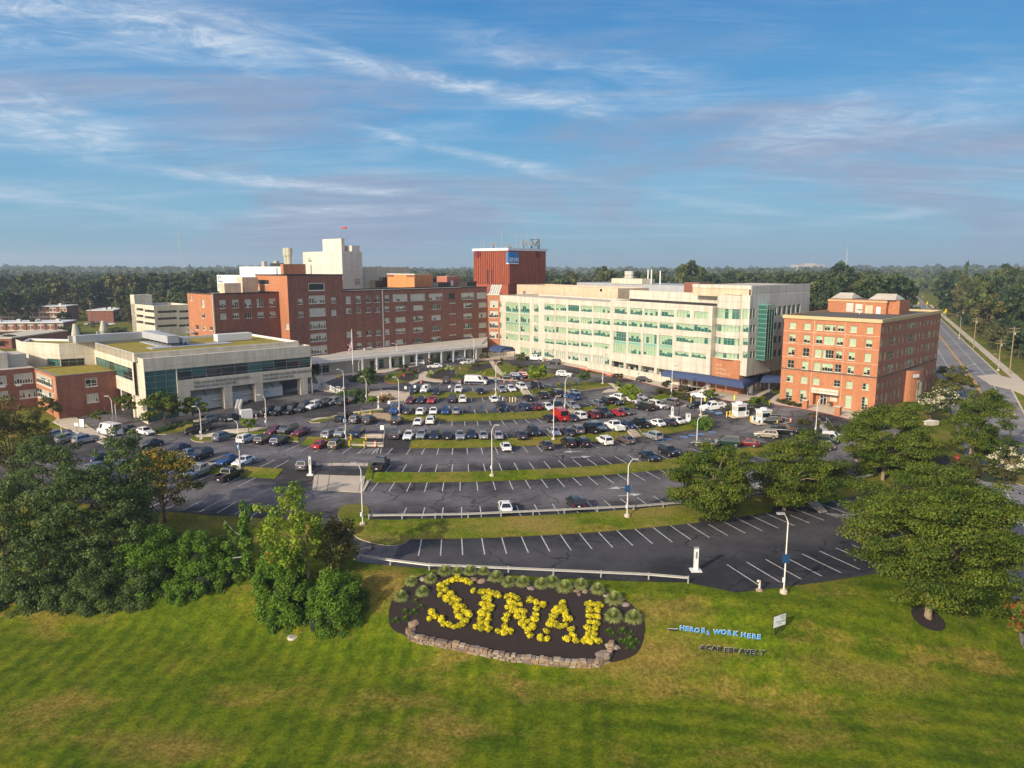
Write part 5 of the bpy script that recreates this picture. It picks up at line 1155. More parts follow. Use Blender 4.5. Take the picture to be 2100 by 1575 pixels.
def flats():
    spec = [((-30, 661), (139, 660), 4.6, 628, 'long flat-roofed apartment block with red brick piers and pale balconies, beyond the lawn', 8, 3),
            ((-30, 692), (132, 690), 4.6, 662, 'lower apartment block of red brick piers and balconies, nearest the planted-roof clinic', 8, 2),
            ((193, 640), (247, 638), 4.6, 612, 'red brick apartment house with two pale window strips, below the dark trees', 4, 3),
            ((20, 627), (84, 627), 4.6, 617, 'distant flat-roofed brick apartment row behind the long block', 5, 2),
            ((232, 661), (262, 655), 4.6, 636, 'low brick apartment house partly hidden beside the garage', 3, 2)]
    for (a, b, z, yt, lab, nb, fl) in spec:
        A, B = at(*a, z), at(*b, z); f = Facade((A.x, A.y), (B.x, B.y), 0, hgt(A.x, A.y, yt), MATS['entrance_stone']); root = empty('apartment_block', (A.x, A.y, z)); tag(root, lab, 'apartment block', 'apartment blocks beyond the clinic')
        w = f.L/nb; hh = (f.z1-1.0-z)/fl
        for i in range(nb):
            for k in range(fl): f.add((i*w+w*.38, i*w+w*.62, z+k*hh+.5, z+k*hh+hh*.8), 'hosp', cols=2); f.add((i*w+w*.70, i*w+w*.94, z+k*hh+.5, z+k*hh+hh*.8), 'hosp', cols=2)
        q = MB(); f.walls(q); obox(q, f.O-f.n*.02, f.d, f.L, 13, 0, f.z1-.02, brick_dark, roof_light); part(q, 'wall', root); f.windows(root)
        for i in range(nb): q = MB(); f.bar(q, i*w, i*w+w*.24, 1, f.z1-.4, 0, .5, brick_dark); part(q, 'brick_pier', root)
        for k in range(1, fl): q = MB(); f.bar(q, w*.3, f.L, z+k*hh-.15, z+k*hh+.35, 0, 1.0, concrete); part(q, 'balcony', root)
        q = MB(); f.bar(q, -.4, f.L+.4, f.z1-.3, f.z1+.1, -13.3, .9, white_paint); part(q, 'roof', root)
        for i in range(min(nb, 4)): q = MB(); q.box(f.P(f.L*(i+.5)/min(nb, 4), f.z1+.6, -5), (1.6, 1.3, 1.2), galv); part(q, 'roof_vent', root)
    A, B = at(26, 718, 4.0), at(140, 700, 4.0); root = empty('long_brick_building', (A.x, A.y, 4)); tag(root, 'long low red brick building behind the rear arm of the clinic', 'building')
    f = Facade((A.x, A.y), (B.x, B.y), 0, hgt(A.x, A.y, 693), brick_dark); q = MB(); f.walls(q); obox(q, f.O-f.n*.02, f.d, f.L, 14, 0, f.z1-.01, brick_dark, roof_light); part(q, 'wall', root)
    q = MB(); f.bar(q, -.3, f.L+.3, f.z1-.3, f.z1+.15, -14, .3, roof_light); part(q, 'roof_edge', root)
    # hazy slab block on the horizon and lattice masts
    for px, py, yt, w, lab in ((1632, 556, 543, 62, 'hazy slab apartment tower low on the skyline behind the office block'),):
        A = at(px, 553.5, 12); root = empty('distant_block', (A.x, A.y, 5)); tag(root, lab, 'apartment block'); s = w/ppm(A); z = hgt(A.x, A.y, yt)
        f = Facade((A.x, A.y), (A.x+s, A.y+20), 0, z, tan); u = 4
        q = MB(); f.walls(q); obox(q, f.O-f.n*.1, f.d, f.L, 60, 0, z-.1, tan, roof_light); part(q, 'wall', root)
        for k in range(10): q = MB(); f.bar(q, s*.02+s*k/10, s*.07+s*k/10, 14, z-4, 0, 1.0, MATS['entrance_stone']); part(q, 'window_strip', root)
        q = MB(); q.box(f.P(s*.55, z+4, -25), (s*.3, 30, 8), tan); part(q, 'roof_house', root)
    for px, yb, yt, lab, wd in ((371, 556, 447, 'tall hazy lattice broadcast mast on the skyline beyond the flats', 2.2), (1735, 548, 494, 'thin hazy mast on the skyline above the office block', 1.2)):
        A = at(px, yb, 8); Y = A.y if A.y < 2600 else 2600; X = A.x*Y/A.y; z = hgt(X, Y, yt); root = empty('broadcast_mast', (X, Y, 5)); tag(root, lab, 'mast')
        q = MB()
        for k in range(3): t = k*2*PI/3; q.tube([(X+wd*2.2*math.cos(t), Y+wd*2.2*math.sin(t), 0), (X+wd*.7*math.cos(t), Y+wd*.7*math.sin(t), 5+(z-5)*.75)], .32, MATS['cream_lifted'], 4)
        h = 5
        while h < z*.74:
            r0 = wd*(2.2-1.5*h/(z*.75)); p = [(X+r0*math.cos(k*2*PI/3), Y+r0*math.sin(k*2*PI/3), h+(7*(k == 1))) for k in range(4)]; q.tube(p, .16, MATS['cream_lifted'], 3); h += 9
        q.tube([(X, Y, z*.7), (X, Y, z)], .4, MATS['cream_lifted'], 4); part(q, 'lattice', root)
flats()
# ================= navy walkway awning
def awning():
    px = [(90, 1185), (480, 1235), (872, 1300), (1085, 1220), (1165, 1250), (1330, 1250)]
    base = [Vector((*(at(*z5(Z5, x, y), 7.7).xy), 7.7)) for x, y in px]
    root = empty('walkway_awning', base[2]); tag(root, 'long navy barrel awning over the pavement in front of the brick base, turning the corner', 'awning')
    prof = [(-1.9, -.5), (-1.8, .0), (-1.3, .65), (-.5, 1.0), (.4, 1.05), (1.3, .7), (1.8, .0), (1.9, -.5)]; rows = []
    for i, p in enumerate(base):
        a = (base[i]-base[i-1]).normalized() if i else (base[1]-base[0]).normalized(); b = (base[i+1]-base[i]).normalized() if i < len(base)-1 else a
        n1 = Vector((-a.y, a.x, 0)); n2 = Vector((-b.y, b.x, 0)); nn = (n1+n2).normalized(); k = 1/max(.5, nn.dot(n1)); rows.append([p+nn*(x*k-.6)+Vector((0, 0, z)) for x, z in prof])
    q = MB(); m = len(prof); V = [v for r in rows for v in r]; q.raw(V, [(i*m+j, (i+1)*m+j, (i+1)*m+j+1, i*m+j+1) for i in range(len(rows)-1) for j in range(m-1)]+[tuple(range(m))], navy); part(q, 'canopy', root)
    for i in range(len(base)-1):
        L = (base[i+1]-base[i]).length; k = 0
        while k < L-1:
            p = base[i].lerp(base[i+1], k/L); dd = (base[i+1]-base[i]).normalized(); nn = Vector((-dd.y, dd.x, 0))
            q = MB(); p = p-nn*2.1; q.tube([(p.x, p.y, T(p.x, p.y)), (p.x, p.y, 7.3)], .07, grey_metal, 6); part(q, 'post', root); k += 3.1
awning()
# ---------------------------------------------------------------- vehicles
def loft(mb, st, m, n=10, closed=True):
    """stations (x, half width, z low, z high, roundness): rounded-box sections swept along the car"""
    V = []
    for x, hw, a, b, rd in st:
        r = min(rd, hw*.95, (b-a)*.48); sec = []
        for cx, cz, t0 in ((hw-r, b-r, 0), (-(hw-r), b-r, PI/2), (-(hw-r), a+min(r, .1), PI), (hw-r, a+min(r, .1), 3*PI/2)):
            rr = r if t0 < PI else min(r, .1)
            for k in range(3): t = t0+k*PI/4; sec.append((x, cx+(r if t0 < PI else r)*math.cos(t), cz+rr*math.sin(t)))
        V += sec
    k = 12; K = len(st)
    F = [(i*k+j, i*k+(j+1) % k, (i+1)*k+(j+1) % k, (i+1)*k+j) for i in range(K-1) for j in range(k)]
    F += [tuple(range(k))[::-1], tuple(range((K-1)*k, K*k))]
    mb.raw(V, F, m)
def cabin(mb, x, w0, w1, zb, zr, m):
    """x = (front base, front top, rear top, rear base)"""
    P = [(x[0], w0, zb), (x[1], w1, zr), (x[2], w1, zr), (x[3], w0, zb)]; Q = [(a, -b, c) for a, b, c in P]
    xm = (x[1]+x[2])/2
    mb.raw(P+Q, [(0, 3, 2, 1), (4, 5, 6, 7), (0, 1, 5, 4), (2, 3, 7, 6)], m)
    mb.raw([(x[1], w1, zr), (x[1], -w1, zr), (x[2], -w1, zr), (x[2], w1, zr), (xm, w1*.6, zr+.05), (xm, -w1*.6, zr+.05)], [(0, 4, 5, 1), (0, 3, 4), (3, 2, 5, 4), (1, 5, 2)], m)
def lerp3(a, b, t): return tuple(p+(q-p)*t for p, q in zip(a, b))
def patch(mb, a, b, c, d, u0, u1, v0, v1, m, off):
    """sub-rectangle of quad a-b-c-d (a-b bottom edge), pushed out by off along its normal"""
    f = lambda u, v: Vector(lerp3(lerp3(a, b, u), lerp3(d, c, u), v)); n = (Vector(b)-Vector(a)).cross(Vector(d)-Vector(a)).normalized()*off
    mb.face([f(u0, v0)+n, f(u1, v0)+n, f(u1, v1)+n, f(u0, v1)+n], m)
SPEC = {
 's': dict(L=4.75, W=1.82, belt=.92, top=1.44, hood=.86, deck=.98, cab=(.85, .10, -1.10, -1.88), tw=.56),
 'h': dict(L=4.25, W=1.76, belt=.95, top=1.50, hood=.90, deck=.95, cab=(.90, .15, -1.50, -2.02), tw=.58),
 'u': dict(L=4.65, W=1.88, belt=1.08, top=1.70, hood=1.04, deck=1.08, cab=(.95, .30, -1.85, -2.22), tw=.64),
 'x': dict(L=5.15, W=2.00, belt=1.20, top=1.88, hood=1.15, deck=1.2, cab=(1.10, .50, -2.25, -2.50), tw=.72),
 'm': dict(L=5.05, W=1.95, belt=1.08, top=1.76, hood=1.00, deck=1.08, cab=(1.65, .75, -2.05, -2.42), tw=.68),
 'p': dict(L=5.75, W=2.0, belt=1.22, top=1.92, hood=1.16, deck=1.2, cab=(1.15, .55, -.75, -1.0), tw=.72),
 'v': dict(L=6.0, W=2.05, belt=1.30, top=2.55, hood=1.25, deck=1.3, cab=(2.2, 1.35, -2.85, -2.95), tw=.88)}
NAMES = {'s': 'sedan', 'h': 'hatchback', 'u': 'suv', 'x': 'large_suv', 'm': 'minivan', 'p': 'pickup_truck', 'v': 'van'}
WORD = {'s': 'sedan', 'h': 'hatchback', 'u': 'SUV', 'x': 'large SUV', 'm': 'minivan', 'p': 'pickup', 'v': 'van'}
def make_car(kind):
    S = SPEC[kind]; L, W = S['L']/2, S['W']/2; P0 = PAINT['white']; root = bpy.data.objects.new(NAMES[kind], None); parts = []
    wr = .36 if kind in 'xpv' else .33; gc = .22 if kind in 'sh' else .28
    b = MB()
    if kind == 'p':
        loft(b, [(L, W*.80, gc+.1, S['hood']-.18, .12), (L-.12, W*.95, gc, S['hood']-.06, .12), (L-.7, W, gc, S['hood'], .12), (1.2, W, gc, S['belt'], .10), (-1.0, W, gc, S['belt'], .08), (-1.02, W, gc, S['belt'], .05)], P0)
        loft(b, [(-1.0, W, gc, .82, .05), (-L, W*.98, gc+.1, .82, .05)], P0)
        for s in (-1, 1): b.box((-(1.02+L)/2, s*(W-.07), 1.0), (L-1.02, .14, .42), P0)
        b.box((-L+.05, 0, 1.0), (.1, 2*W-.28, .42), P0); b.box((-(1.02+L)/2, 0, .83), (L-1.2, 2*W-.3, .02), black)
    elif kind == 'v':
        loft(b, [(L, W*.8, gc+.1, .95, .15), (L-.15, W*.93, gc, 1.15, .15), (2.15, W, gc, 1.35, .15), (2.0, W, gc, 1.35, .12), (-L, W, gc+.05, 1.35, .1)], P0)
    else:
        loft(b, [(L, W*.74, gc+.12, S['hood']-.22, .14), (L-.14, W*.92, gc+.02, S['hood']-.10, .14), (L-.75, W*.99, gc, S['hood']-.02, .13), (S['cab'][0], W, gc, S['belt'], .12), (0, W, gc, S['belt']+.01, .12), (S['cab'][3]+.1, W*.99, gc, S['deck'], .12), (-L+.15, W*.94, gc+.04, S['deck']-.04, .14), (-L, W*.80, gc+.12, S['deck']-.16, .14)], P0)
    c = S['cab']; zb = S['belt']-.03; zr = S['top']; w0 = W*.955; w1 = S['tw']*W/.91 if kind != 'v' else W*.93
    cabin(b, c, w0, w1, zb, zr, P0)
    for s in (-1, 1): b.box((c[0]-.28, s*(W+.06), S['belt']+.06), (.16, .16, .13), P0)
    if kind in 'ux':
        for s in (-1, 1): b.tube([(c[1]-.2, s*w1*.88, zr+.07), (c[2]+.2, s*w1*.88, zr+.07)], .022, grey_metal, 5)
    for fx in (L-.92 if kind != 'v' else L-1.0, -L+.95 if kind not in 'pv' else -L+1.25):
        for s in (-1, 1): b.tube([(fx, s*(W-.25), wr), (fx, s*(W+.004), wr)], wr+.075, black, 14)
    b.box((L-.02, 0, gc+.22), (.06, W*1.1, .16), black)
    b.box((L-.03, 0, .42 if kind in 'sh' else .6), (.1, W*1.0, .14), dark_metal); b.box((-L+.02, 0, .40), (.08, W*1.2, .12), dark_metal)
    o = b.build('body', root); parts.append(o)
    for p in o.data.polygons: pass
    FB = [(c[0], w0, zb), (c[1], w1, zr), (c[2], w1, zr), (c[3], w0, zb)]; mr = lambda p: (p[0], -p[1], p[2])
    g = MB(); patch(g, FB[0], mr(FB[0]), mr(FB[1]), FB[1], .05, .95, .10, .93, car_glass, -.012); patch(g, mr(FB[0]), FB[0], FB[1], mr(FB[1]), .05, .95, .10, .93, car_glass, -.012)
    g = MB(); patch(g, mr(FB[0]), FB[0], FB[1], mr(FB[1]), .05, .95, .10, .93, car_glass, .012); g.build('windscreen', root)
    g = MB(); patch(g, FB[3], mr(FB[3]), mr(FB[2]), FB[2], .07, .93, .12, .9, car_glass, .012); g.build('rear_window', root)
    rng = ((.13, .48), (.51, .86)) if kind not in 'umx' else ((.10, .40), (.42, .68), (.70, .93))
    if kind == 'v': rng = ((.04, .2),)
    for s in (1, -1):
        g = MB(); A, B, C_, D = (FB[3], FB[0], FB[1], FB[2]) if s < 0 else (FB[3], FB[0], FB[1], FB[2])
        if s < 0: A, B, C_, D = mr(A), mr(B), mr(C_), mr(D)
        for u0, u1 in rng:
            patch(g, A, B, C_, D, 1-u1, 1-u0, .14, .88, car_glass, .012*(-1 if s > 0 else 1))
        g.build('side_window', root)
    for fx in (L-.92 if kind != 'v' else L-1.0, -L+.95 if kind not in 'pv' else -L+1.25):
        for s in (-1, 1):
            q = MB(); q.tube([(fx, s*(W-.2), wr), (fx, s*(W+.015), wr)], wr, tyre, 14); q.tube([(fx, s*(W-.05), wr), (fx, s*(W+.022), wr)], wr*.64, rim, 10); q.build('wheel', root)
    hz = S['hood']-.20 if kind != 'v' else .92
    for s in (-1, 1):
        q = MB(); q.box((L-.14, s*W*.68, hz), (.22, W*.36, .13), lamp_clear, -s*.35); q.build('headlight', root)
        q = MB(); q.box((-L+.09, s*W*.74, S['deck']-.22 if kind not in 'pv' else 1.0), (.16, W*.30, .15 if kind in 'sh' else .30), lamp_red, s*.25); q.build('tail_light', root)
    q = MB(); q.box((-L+.01, 0, .62 if kind in 'shp' else .78), (.04, .34, .16), letter_white); q.build('number_plate', root)
    return root
CAR = {k: make_car(k) for k in SPEC}
USED = set(); TALLY = []
def put_car(kind, col, pos, ang, up=0):
    src = CAR[kind]; o = src.copy(); COL.objects.link(o)
    e = .8; d = Vector((math.cos(ang), math.sin(ang))); s = Vector((-d.y, d.x))
    zz = lambda v: T(v.x, v.y)
    p = Vector((pos.x, pos.y)); pit = math.atan2(zz(p+d*1.4)-zz(p-d*1.4), 2.8); rol = math.atan2(zz(p+s*e)-zz(p-s*e), 2*e)
    lift = .055 if math.hypot(pos.x-C0x, pos.y-C0y) < 200 else .1
    o.location = (p.x, p.y, zz(p)+lift+up); o.rotation_euler = (rol, -pit, ang)
    for ch in src.children:
        c = ch.copy(); COL.objects.link(c); c.parent = o
        if c.name.startswith('body'):
            c.material_slots[0].link = 'OBJECT'; c.material_slots[0].material = PAINT[col]
    return o
def radial(p): return math.atan2(C0y-p.y, C0x-p.x)
ROWS = {}
def cars(row, zo, items):
    """items: x y kind colour heading ('i' nose toward the hospital, 'o' nose toward the lawn, or degrees)"""
    for it in items.split(';'):
        x, y, k, col, hd = it.strip().split(',')
        px, py = z5(zo, float(x), float(y)); p = gnd(px, py, .62); col = col.strip(); hd = hd.strip(); q = random.uniform(-2, 2)
        if hd in 'io': ang = radial(p)+(0 if hd == 'i' else PI)+R_(q); 
        else: ang = R_(float(hd))
        o = put_car(k.strip(), col, p, ang); ROWS.setdefault(row, []).append((px, k.strip(), col, o, hd))
cars('on the drive beside the entrance canopy', P1, '1343,343,u,white,195;1760,300,m,silver,200;1880,335,u,white,215;1530,372,s,white,190')
cars('on the drive along the cream building', Z4, '715,1065,u,dark grey,150;515,1025,p,white,155;825,1197,u,white,-20;1683,1255,h,black,-35')
cars('in the bays against the garden island', P1, '1660,527,u,dark grey,i;1850,528,u,black,i;2072,520,s,navy,o')
cars('in the bays against the garden island', Z4, '228,1228,s,black,-20;325,1220,u,navy,-20;408,1213,u,dark red,-20')
cars('crossing the aisle beside the garden', P1, '1975,548,v,white,-8')
cars('in the top row above the first grass strip', P1, '1318,632,u,navy,o;1430,625,u,white,o;1555,645,s,black,o;1785,625,u,white,o;2020,638,s,black,i')
cars('in the top row above the first grass strip', Z4, '150,1355,s,silver,o;250,1348,s,white,o;368,1335,u,white,o;535,1320,u,black,o')
cars('in the row just below the first grass strip', P1, '1275,738,s,dark red,o;1388,735,s,black,o;1500,735,s,red,o;1722,730,u,navy,i;1828,728,u,white,i')
cars('in the row just below the first grass strip', Z4, '65,1460,s,white,i;427,1448,s,black,i;585,1425,u,black,i;735,1405,x,black,i;915,1390,s,silver,i;925,1435,u,blue,i')
cars('in the row above the second grass strip', P1, '1118,845,p,blue,o;1247,850,s,dark grey,i;1385,855,s,white,i;1522,850,s,white,i;1650,853,h,blue,o;1762,850,s,silver,i')
cars('in the row above the second grass strip', Z4, '148,1545,p,black,o;392,1545,u,navy,i;522,1545,u,dark red,i;650,1545,s,white,o;755,1540,u,black,o;915,1530,s,silver,o;1175,1505,h,grey,i;1270,1480,u,black,i;1365,1485,s,black,o;1400,1447,u,white,i;1560,1468,u,white,o;1630,1438,s,white,o')
cars('in the row below the second grass strip', P1, '1125,962,u,black,i;1360,967,s,white,i;1490,957,u,white,i')
cars('in the row below the second grass strip', P2, '870,512,s,black,i;985,497,v,red,i;1105,507,s,dark grey,i;1195,487,u,white,i;1340,477,u,dark red,i;1450,458,p,dark grey,o;1600,450,s,red,i;1690,437,s,grey,o;1905,395,x,black,i;2030,372,u,white,o')
cars('in the row below the second grass strip', P3, '205,375,s,grey,o;290,340,u,grey,i')
cars('near the toll booths', P3, '570,365,s,black,200;745,393,p,white,190;640,270,p,white,150;1365,540,u,black,155')
cars('by the striped landing of the upper steps', P1, '545,925,p,black,o;690,947,u,grey,i;825,955,u,dark grey,i')
cars('in the row above the third grass strip', P1, '1118,1112,u,dark grey,i;1252,1117,s,white,o;1388,1112,h,silver,o;1530,1115,s,black,o;1667,1117,s,black,i;1805,1117,s,silver,o;1925,1107,s,black,o;2050,1112,s,silver,i')
cars('in the row above the third grass strip', P2, '320,692,s,silver,i;567,687,s,dark grey,i;705,662,u,black,o;925,660,s,silver,o;1065,658,s,dark grey,i;1170,640,u,grey,i;1305,628,p,black,i;1395,612,u,steel blue,o;1575,605,p,white,i;1735,592,h,navy,o;1845,573,p,black,i;2020,562,s,white,i')
cars('in the row above the third grass strip', P3, '255,552,s,black,i;335,537,s,white,i')
cars('beside the lower concrete steps', P1, '392,1102,h,silver,i;530,1092,u,silver,o;697,1092,u,navy,o')
cars('beside the kerbed island', P4, '1010,172,s,dark red,o;1160,162,m,grey,o;1295,187,s,dark red,o;460,242,u,steel blue,i')
cars('in the row below the third grass strip', P4, '715,263,u,white,i;905,268,u,black,i;1070,283,u,navy,i;1507,317,s,red,i;1680,317,u,olive,i')
cars('in the row below the third grass strip', P2, '405,817,s,white,i;845,802,s,dark grey,i;1075,777,u,black,i;1230,777,u,black,i;1470,757,u,white,i;1700,742,s,taupe,i;1990,707,u,silver,i')
cars('in the row above the lowest grass strip', P4, '220,437,u,black,o;60,427,s,pale blue,o;500,492,s,blue,o;680,502,s,white,o;1350,542,u,grey,i')
cars('in the row above the lowest grass strip', P1, '950,1432,p,black,i')
cars('in the row above the lowest grass strip', P2, '1945,922,s,black,o'); cars('in the row above the lowest grass strip', P3, '270,872,u,black,o')
cars('in the row below the lowest grass strip', P4, '520,655,p,black,i;210,612,p,silver,o')
cars('in the lot behind the long guardrail', P2, '402,1462,s,white,i;1150,1425,u,black,i'); cars('in the lot behind the long guardrail', P3, '1262,1250,s,silver,140')
cars('behind the spreading trees near the booths', P3, '905,772,m,dark green,160;660,785,s,black,155;1110,778,s,dark red,155;1320,692,u,beige,160;1510,648,x,black,-28;1945,755,m,dark green,-25;2040,722,u,white,-25;1920,815,s,dark grey,-25')
cars('behind the spreading trees near the booths', (1700, 750), '440,1050,u,black,160')
cars('in front of the clinic on columns', Z8, '743,1112,u,beige,o;1020,1087,s,black,o;1405,1027,u,black,o;1550,1017,x,black,o;1675,997,u,black,o;1800,972,u,dark grey,o;1905,957,u,white,o;2015,937,u,black,o;675,1207,x,black,200;95,1232,s,white,-35')
cars('in front of the clinic on columns', P1, '435,757,u,silver,o;545,757,u,dark grey,o;655,737,u,black,i')
cars('by the paved walk at the brick wing', Z7, '1180,1292,v,white,150;925,1372,u,silver,i;745,1352,u,silver,i;630,1307,s,steel blue,i;1400,1257,s,black,-35')
cars('behind the dark thicket trees', Z7, '1920,1472,s,navy,o;1620,1422,s,black,o'); cars('behind the dark thicket trees', (0, 880), '1120,290,s,navy,i;1210,370,s,white,i;1060,420,u,silver,i')
cars('on the small lot below the brick apartment house', Z1, '930,1232,s,white,120;1000,1222,u,black,120;1050,1218,s,silver,120;1115,1220,u,navy,120;1145,1242,s,blue,120;1190,1233,s,white,200;1000,1252,u,dark grey,120')
cars('on the street below the dark trees', Z1, '830,1117,s,black,175;965,1117,s,dark red,175')
for x, y, k, c_ in ((1085, 780, 's', 'beige'), (1040, 700, 'm', 'blue'), (1105, 712, 'u', 'navy'), (1075, 642, 'u', 'white'), (735, 850, 'u', 'dark red'), (812, 837, 's', 'black'), (965, 762, 's', 'grey')):
    px, py = z5((1820, 520), x, y, 7.5); p = gnd(px, py, .6); o = put_car(k, c_, p, math.atan2(rdir.y, rdir.x)+(PI if k != 's' else 0)); ROWS.setdefault('on the road far beyond the office block', []).append((px, k, c_, o, ''))
ORD = ['first', 'second', 'third', 'fourth', 'fifth', 'sixth', 'seventh']
for row, L_ in ROWS.items():
    L_.sort(key=lambda t: t[0]); by = {}
    for t in L_: by.setdefault((t[1], t[2]), []).append(t)
    for (k, c_), ts in by.items():
        for i, t in enumerate(ts):
            lead = f'{c_} {WORD[k]}' if len(ts) == 1 else f'{ORD[i]} {c_} {WORD[k]} from the west'
            face = {'o': 'facing the lawn ', 'i': ''}.get(t[4], '')
            if len(ts) > 1: lead = f'{ORD[i]} {c_} {WORD[k]} from the clinic end'; face = ''
            lab = f'{lead} {face}{row}'
            if len(lab.split()) > 16: lab = f'{lead} {row}'
            tag(t[3], lab, 'van' if k == 'v' else 'pickup' if k == 'p' else 'car', 'vehicles parked and driving around the hospital')
            t[3]['category'] = 'van' if k == 'v' else 'pickup' if k == 'p' else 'car'
for src in CAR.values():
    for ch in list(src.children): bpy.data.objects.remove(ch)
    bpy.data.objects.remove(src)
for row, L_ in ROWS.items():                      # livery and lift gate details
    for t in L_:
        if row.startswith('crossing'):
            q = MB(); 
            for s in (-1, 1): q.box((-.3, s*1.03, .72), (5.2, .02, .62), PAINT['navy']); 
            for s in (-1, 1): q.tube([(.2, s*1.045, 1.35), (-1.2, s*1.045, 2.0), (-2.2, s*1.045, 1.5)], .03, PAINT['navy'], 4)
            o = q.build('livery', t[3]); t[3]['label'] = 'white van with navy lower sides crossing the aisle beside the garden'
        if row.startswith('on the drive along') and t[1:3] == ('u', 'white'):
            q = MB()
            for s in (-1, 1): q.face([(.9, s*.955, .55), (.2, s*.955, .55), (-.9, s*.955, 1.0), (-.3, s*.955, 1.0)], PAINT['blue'])
            q.build('livery', t[3]); q = MB(); q.box((-.4, 0, 1.80), (.25, 1.1, .12), PAINT['blue']); q.build('light_bar', t[3]); t[3]['label'] = 'white security SUV with a blue side flash on the drive along the cream building'
        if row.startswith('by the striped') and t[1] == 'p':
            q = MB(); q.box((.25, 1.35, 1.15), (.06, .8, 1.1), PAINT['black']); q.build('door', t[3])['label'] = 'open front door'; t[3]['label'] = 'black pickup with its front door open by the upper steps'
# ---------------------------------------------------------------- street furniture
GP = 'tall white light poles in the car parks'
def light_pole(label, base, top, rad=.078, sign=None, side_letter=None, pole=None, twin=False):
    B = gnd(*base); h = hgt(B.x, B.y, top[1])-B.z; h = max(3.5, min(h, 11)); m = pole or pole_paint
    root = empty('light_pole', B); tag(root, label, 'light pole', GP)
    dx = (top[0]-base[0])/ppm(B); arm = max(-2.6, min(2.6, dx)); s = 1 if arm >= 0 else -1; arm = s*max(abs(arm), .8)
    k = abs(arm)
    q = MB(); q.tube([(0, 0, 0), (0, 0, h*.5), (0, 0, h-1.0)], [rad*1.15, rad, rad*.85], m, 8); q.build('shaft', root)
    q = MB(); q.tube([(0, 0, h-1.05), (s*.25, 0, h-.45), (arm*.62, -.1, h-.05)], [rad*.8, rad*.6, rad*.5], m, 6); q.build('arm', root)
    q = MB(); q.box((arm*.62+s*.35, -.15, h), (.85, .42, .16), galv); q.build('lamp', root)
    q = MB(); q.lathe([(.42, -.1), (.42, .3), (.3, .42)], (0, 0, 0), side_walk, 10); q.build('footing', root)
    if h > 6: q = MB(); q.box((-.14, -.16, 1.6), (.26, .16, .55), white_paint); q.build('switch_box', root)
    if sign:
        zz = hgt(B.x, B.y, sign[1])-B.z; q = MB(); q.box((-.05, -.2, zz), (.78, .14, .98), navy_sign); so_ = q.build('lot_sign', root)
        if side_letter:
            o = text_mesh(side_letter, .85, .012, 0, letter_white, 'letter', 'CENTER'); o.rotation_euler = (PI/2, 0, 0); o.location = (-.05, -.29, zz-.30); o.parent = so_
    return root
LP = [('pole in the grass strip behind the walking person', (1009, 977), (1012, 871), None, None), ('pole with a navy sign at the long guardrail, by the painted arrows', (1286, 1060), (1299, 941), (1288, 1001), None),
 ('nearest pole, on the lawn behind the white notice sign', (1607, 1216), (1590, 1052), (1611, 1144), None), ('pole on the rounded grass island at the end of the guardrail', (744, 1077), (731, 949), None, None),
 ('pole carrying a navy letter E sign', (493, 964), (478, 859), (490, 915), 'E'), ('pole on the tip of the kerbed island by the clinic', (414, 902), (403, 833), None, None), ('pole behind the small round tree on the kerbed island', (547, 880), (534, 809), None, None),
 ('pole carrying a navy letter D sign by the concrete steps', (709.5, 903), (697, 793), (708, 862), 'D'), ('pole against the dark bushes by the tan grasses', (752, 825), (745, 772), None, None), ('pole at the end of the second grass strip', (819, 852), (814, 773), None, None),
 ('pole beside the row with the red van', (1135, 902), (1142, 812), None, None), ('pole carrying a navy letter C sign', (1158.5, 846), (1161, 772), (1159, 811), 'C'), ('pole with a small navy sign beside the garden lawn', (1017, 811), (1023, 741), (1017, 779), 'C'),
 ('pole on the oval island by the cream building', (1236, 788), (1243, 727), None, None), ('pole in the hedge before the navy awning', (1377, 813), (1384, 750), None, None), ('pole among the painted bays beside the toll booths', (1437, 853), (1452, 790), None, None),
 ('pole rising behind the big spreading tree by the round bush', (1428.6, 912), (1446, 852), None, None), ('pole by the grey steps before the orange office block', (1672, 895), (1690, 815), None, None), ('pole standing behind the middle spreading tree', (1680, 960), (1697, 905), None, None),
 ('pole beside the red brick wing and its hedge', (174, 850), (184, 791), None, None), ('first of the paired poles by the clinic corner', (233, 873), (226, 812), None, None), ('second of the paired poles by the clinic corner', (239.5, 873), (243, 822), None, None),
 ('pole behind the dark trees, by the silver cars', (127.6, 901), (121, 868), None, None), ('pole in front of the entrance canopy and pink tree', (815, 752), (806, 704), None, None), ('pole in front of the entrance canopy, near the navy dome awning', (972, 741), (967, 690), None, None),
 ('pole at the near corner of the entrance canopy', (736, 764), (742, 737), None, None), ('pole at the end of the clinic by the white fence', (660.6, 791), (651, 744), None, None), ('pole by the yellow diamond road sign', (705, 797), (693, 757), None, None),
 ('pole on the pavement before the green glass stair bay', (1114, 741), (1123, 710), None, None), ('pole on the kerb near the navy dome awning', (1066, 731), (1075, 690), None, None)]
for l_, b_, t_, s_, c_ in LP: light_pole(l_, b_, t_, sign=s_, side_letter=c_)
light_pole('slim black lamp post on the garden lawn', (961, 775), (961.5, 739), .07, pole=black); light_pole('slim black lamp post in the bays before the toll booths', (1392, 858), (1391.5, 817), .08, pole=black)
light_pole('far road lamp beside the orange office block', (1981, 772), (1999, 752), .1, pole=galv); light_pole('road lamp between the roadside bushes', (1967, 695), (1957, 647), .1, pole=galv); light_pole('road lamp at the frame edge below the pines', (2047, 760), (2034, 726), .1, pole=galv)
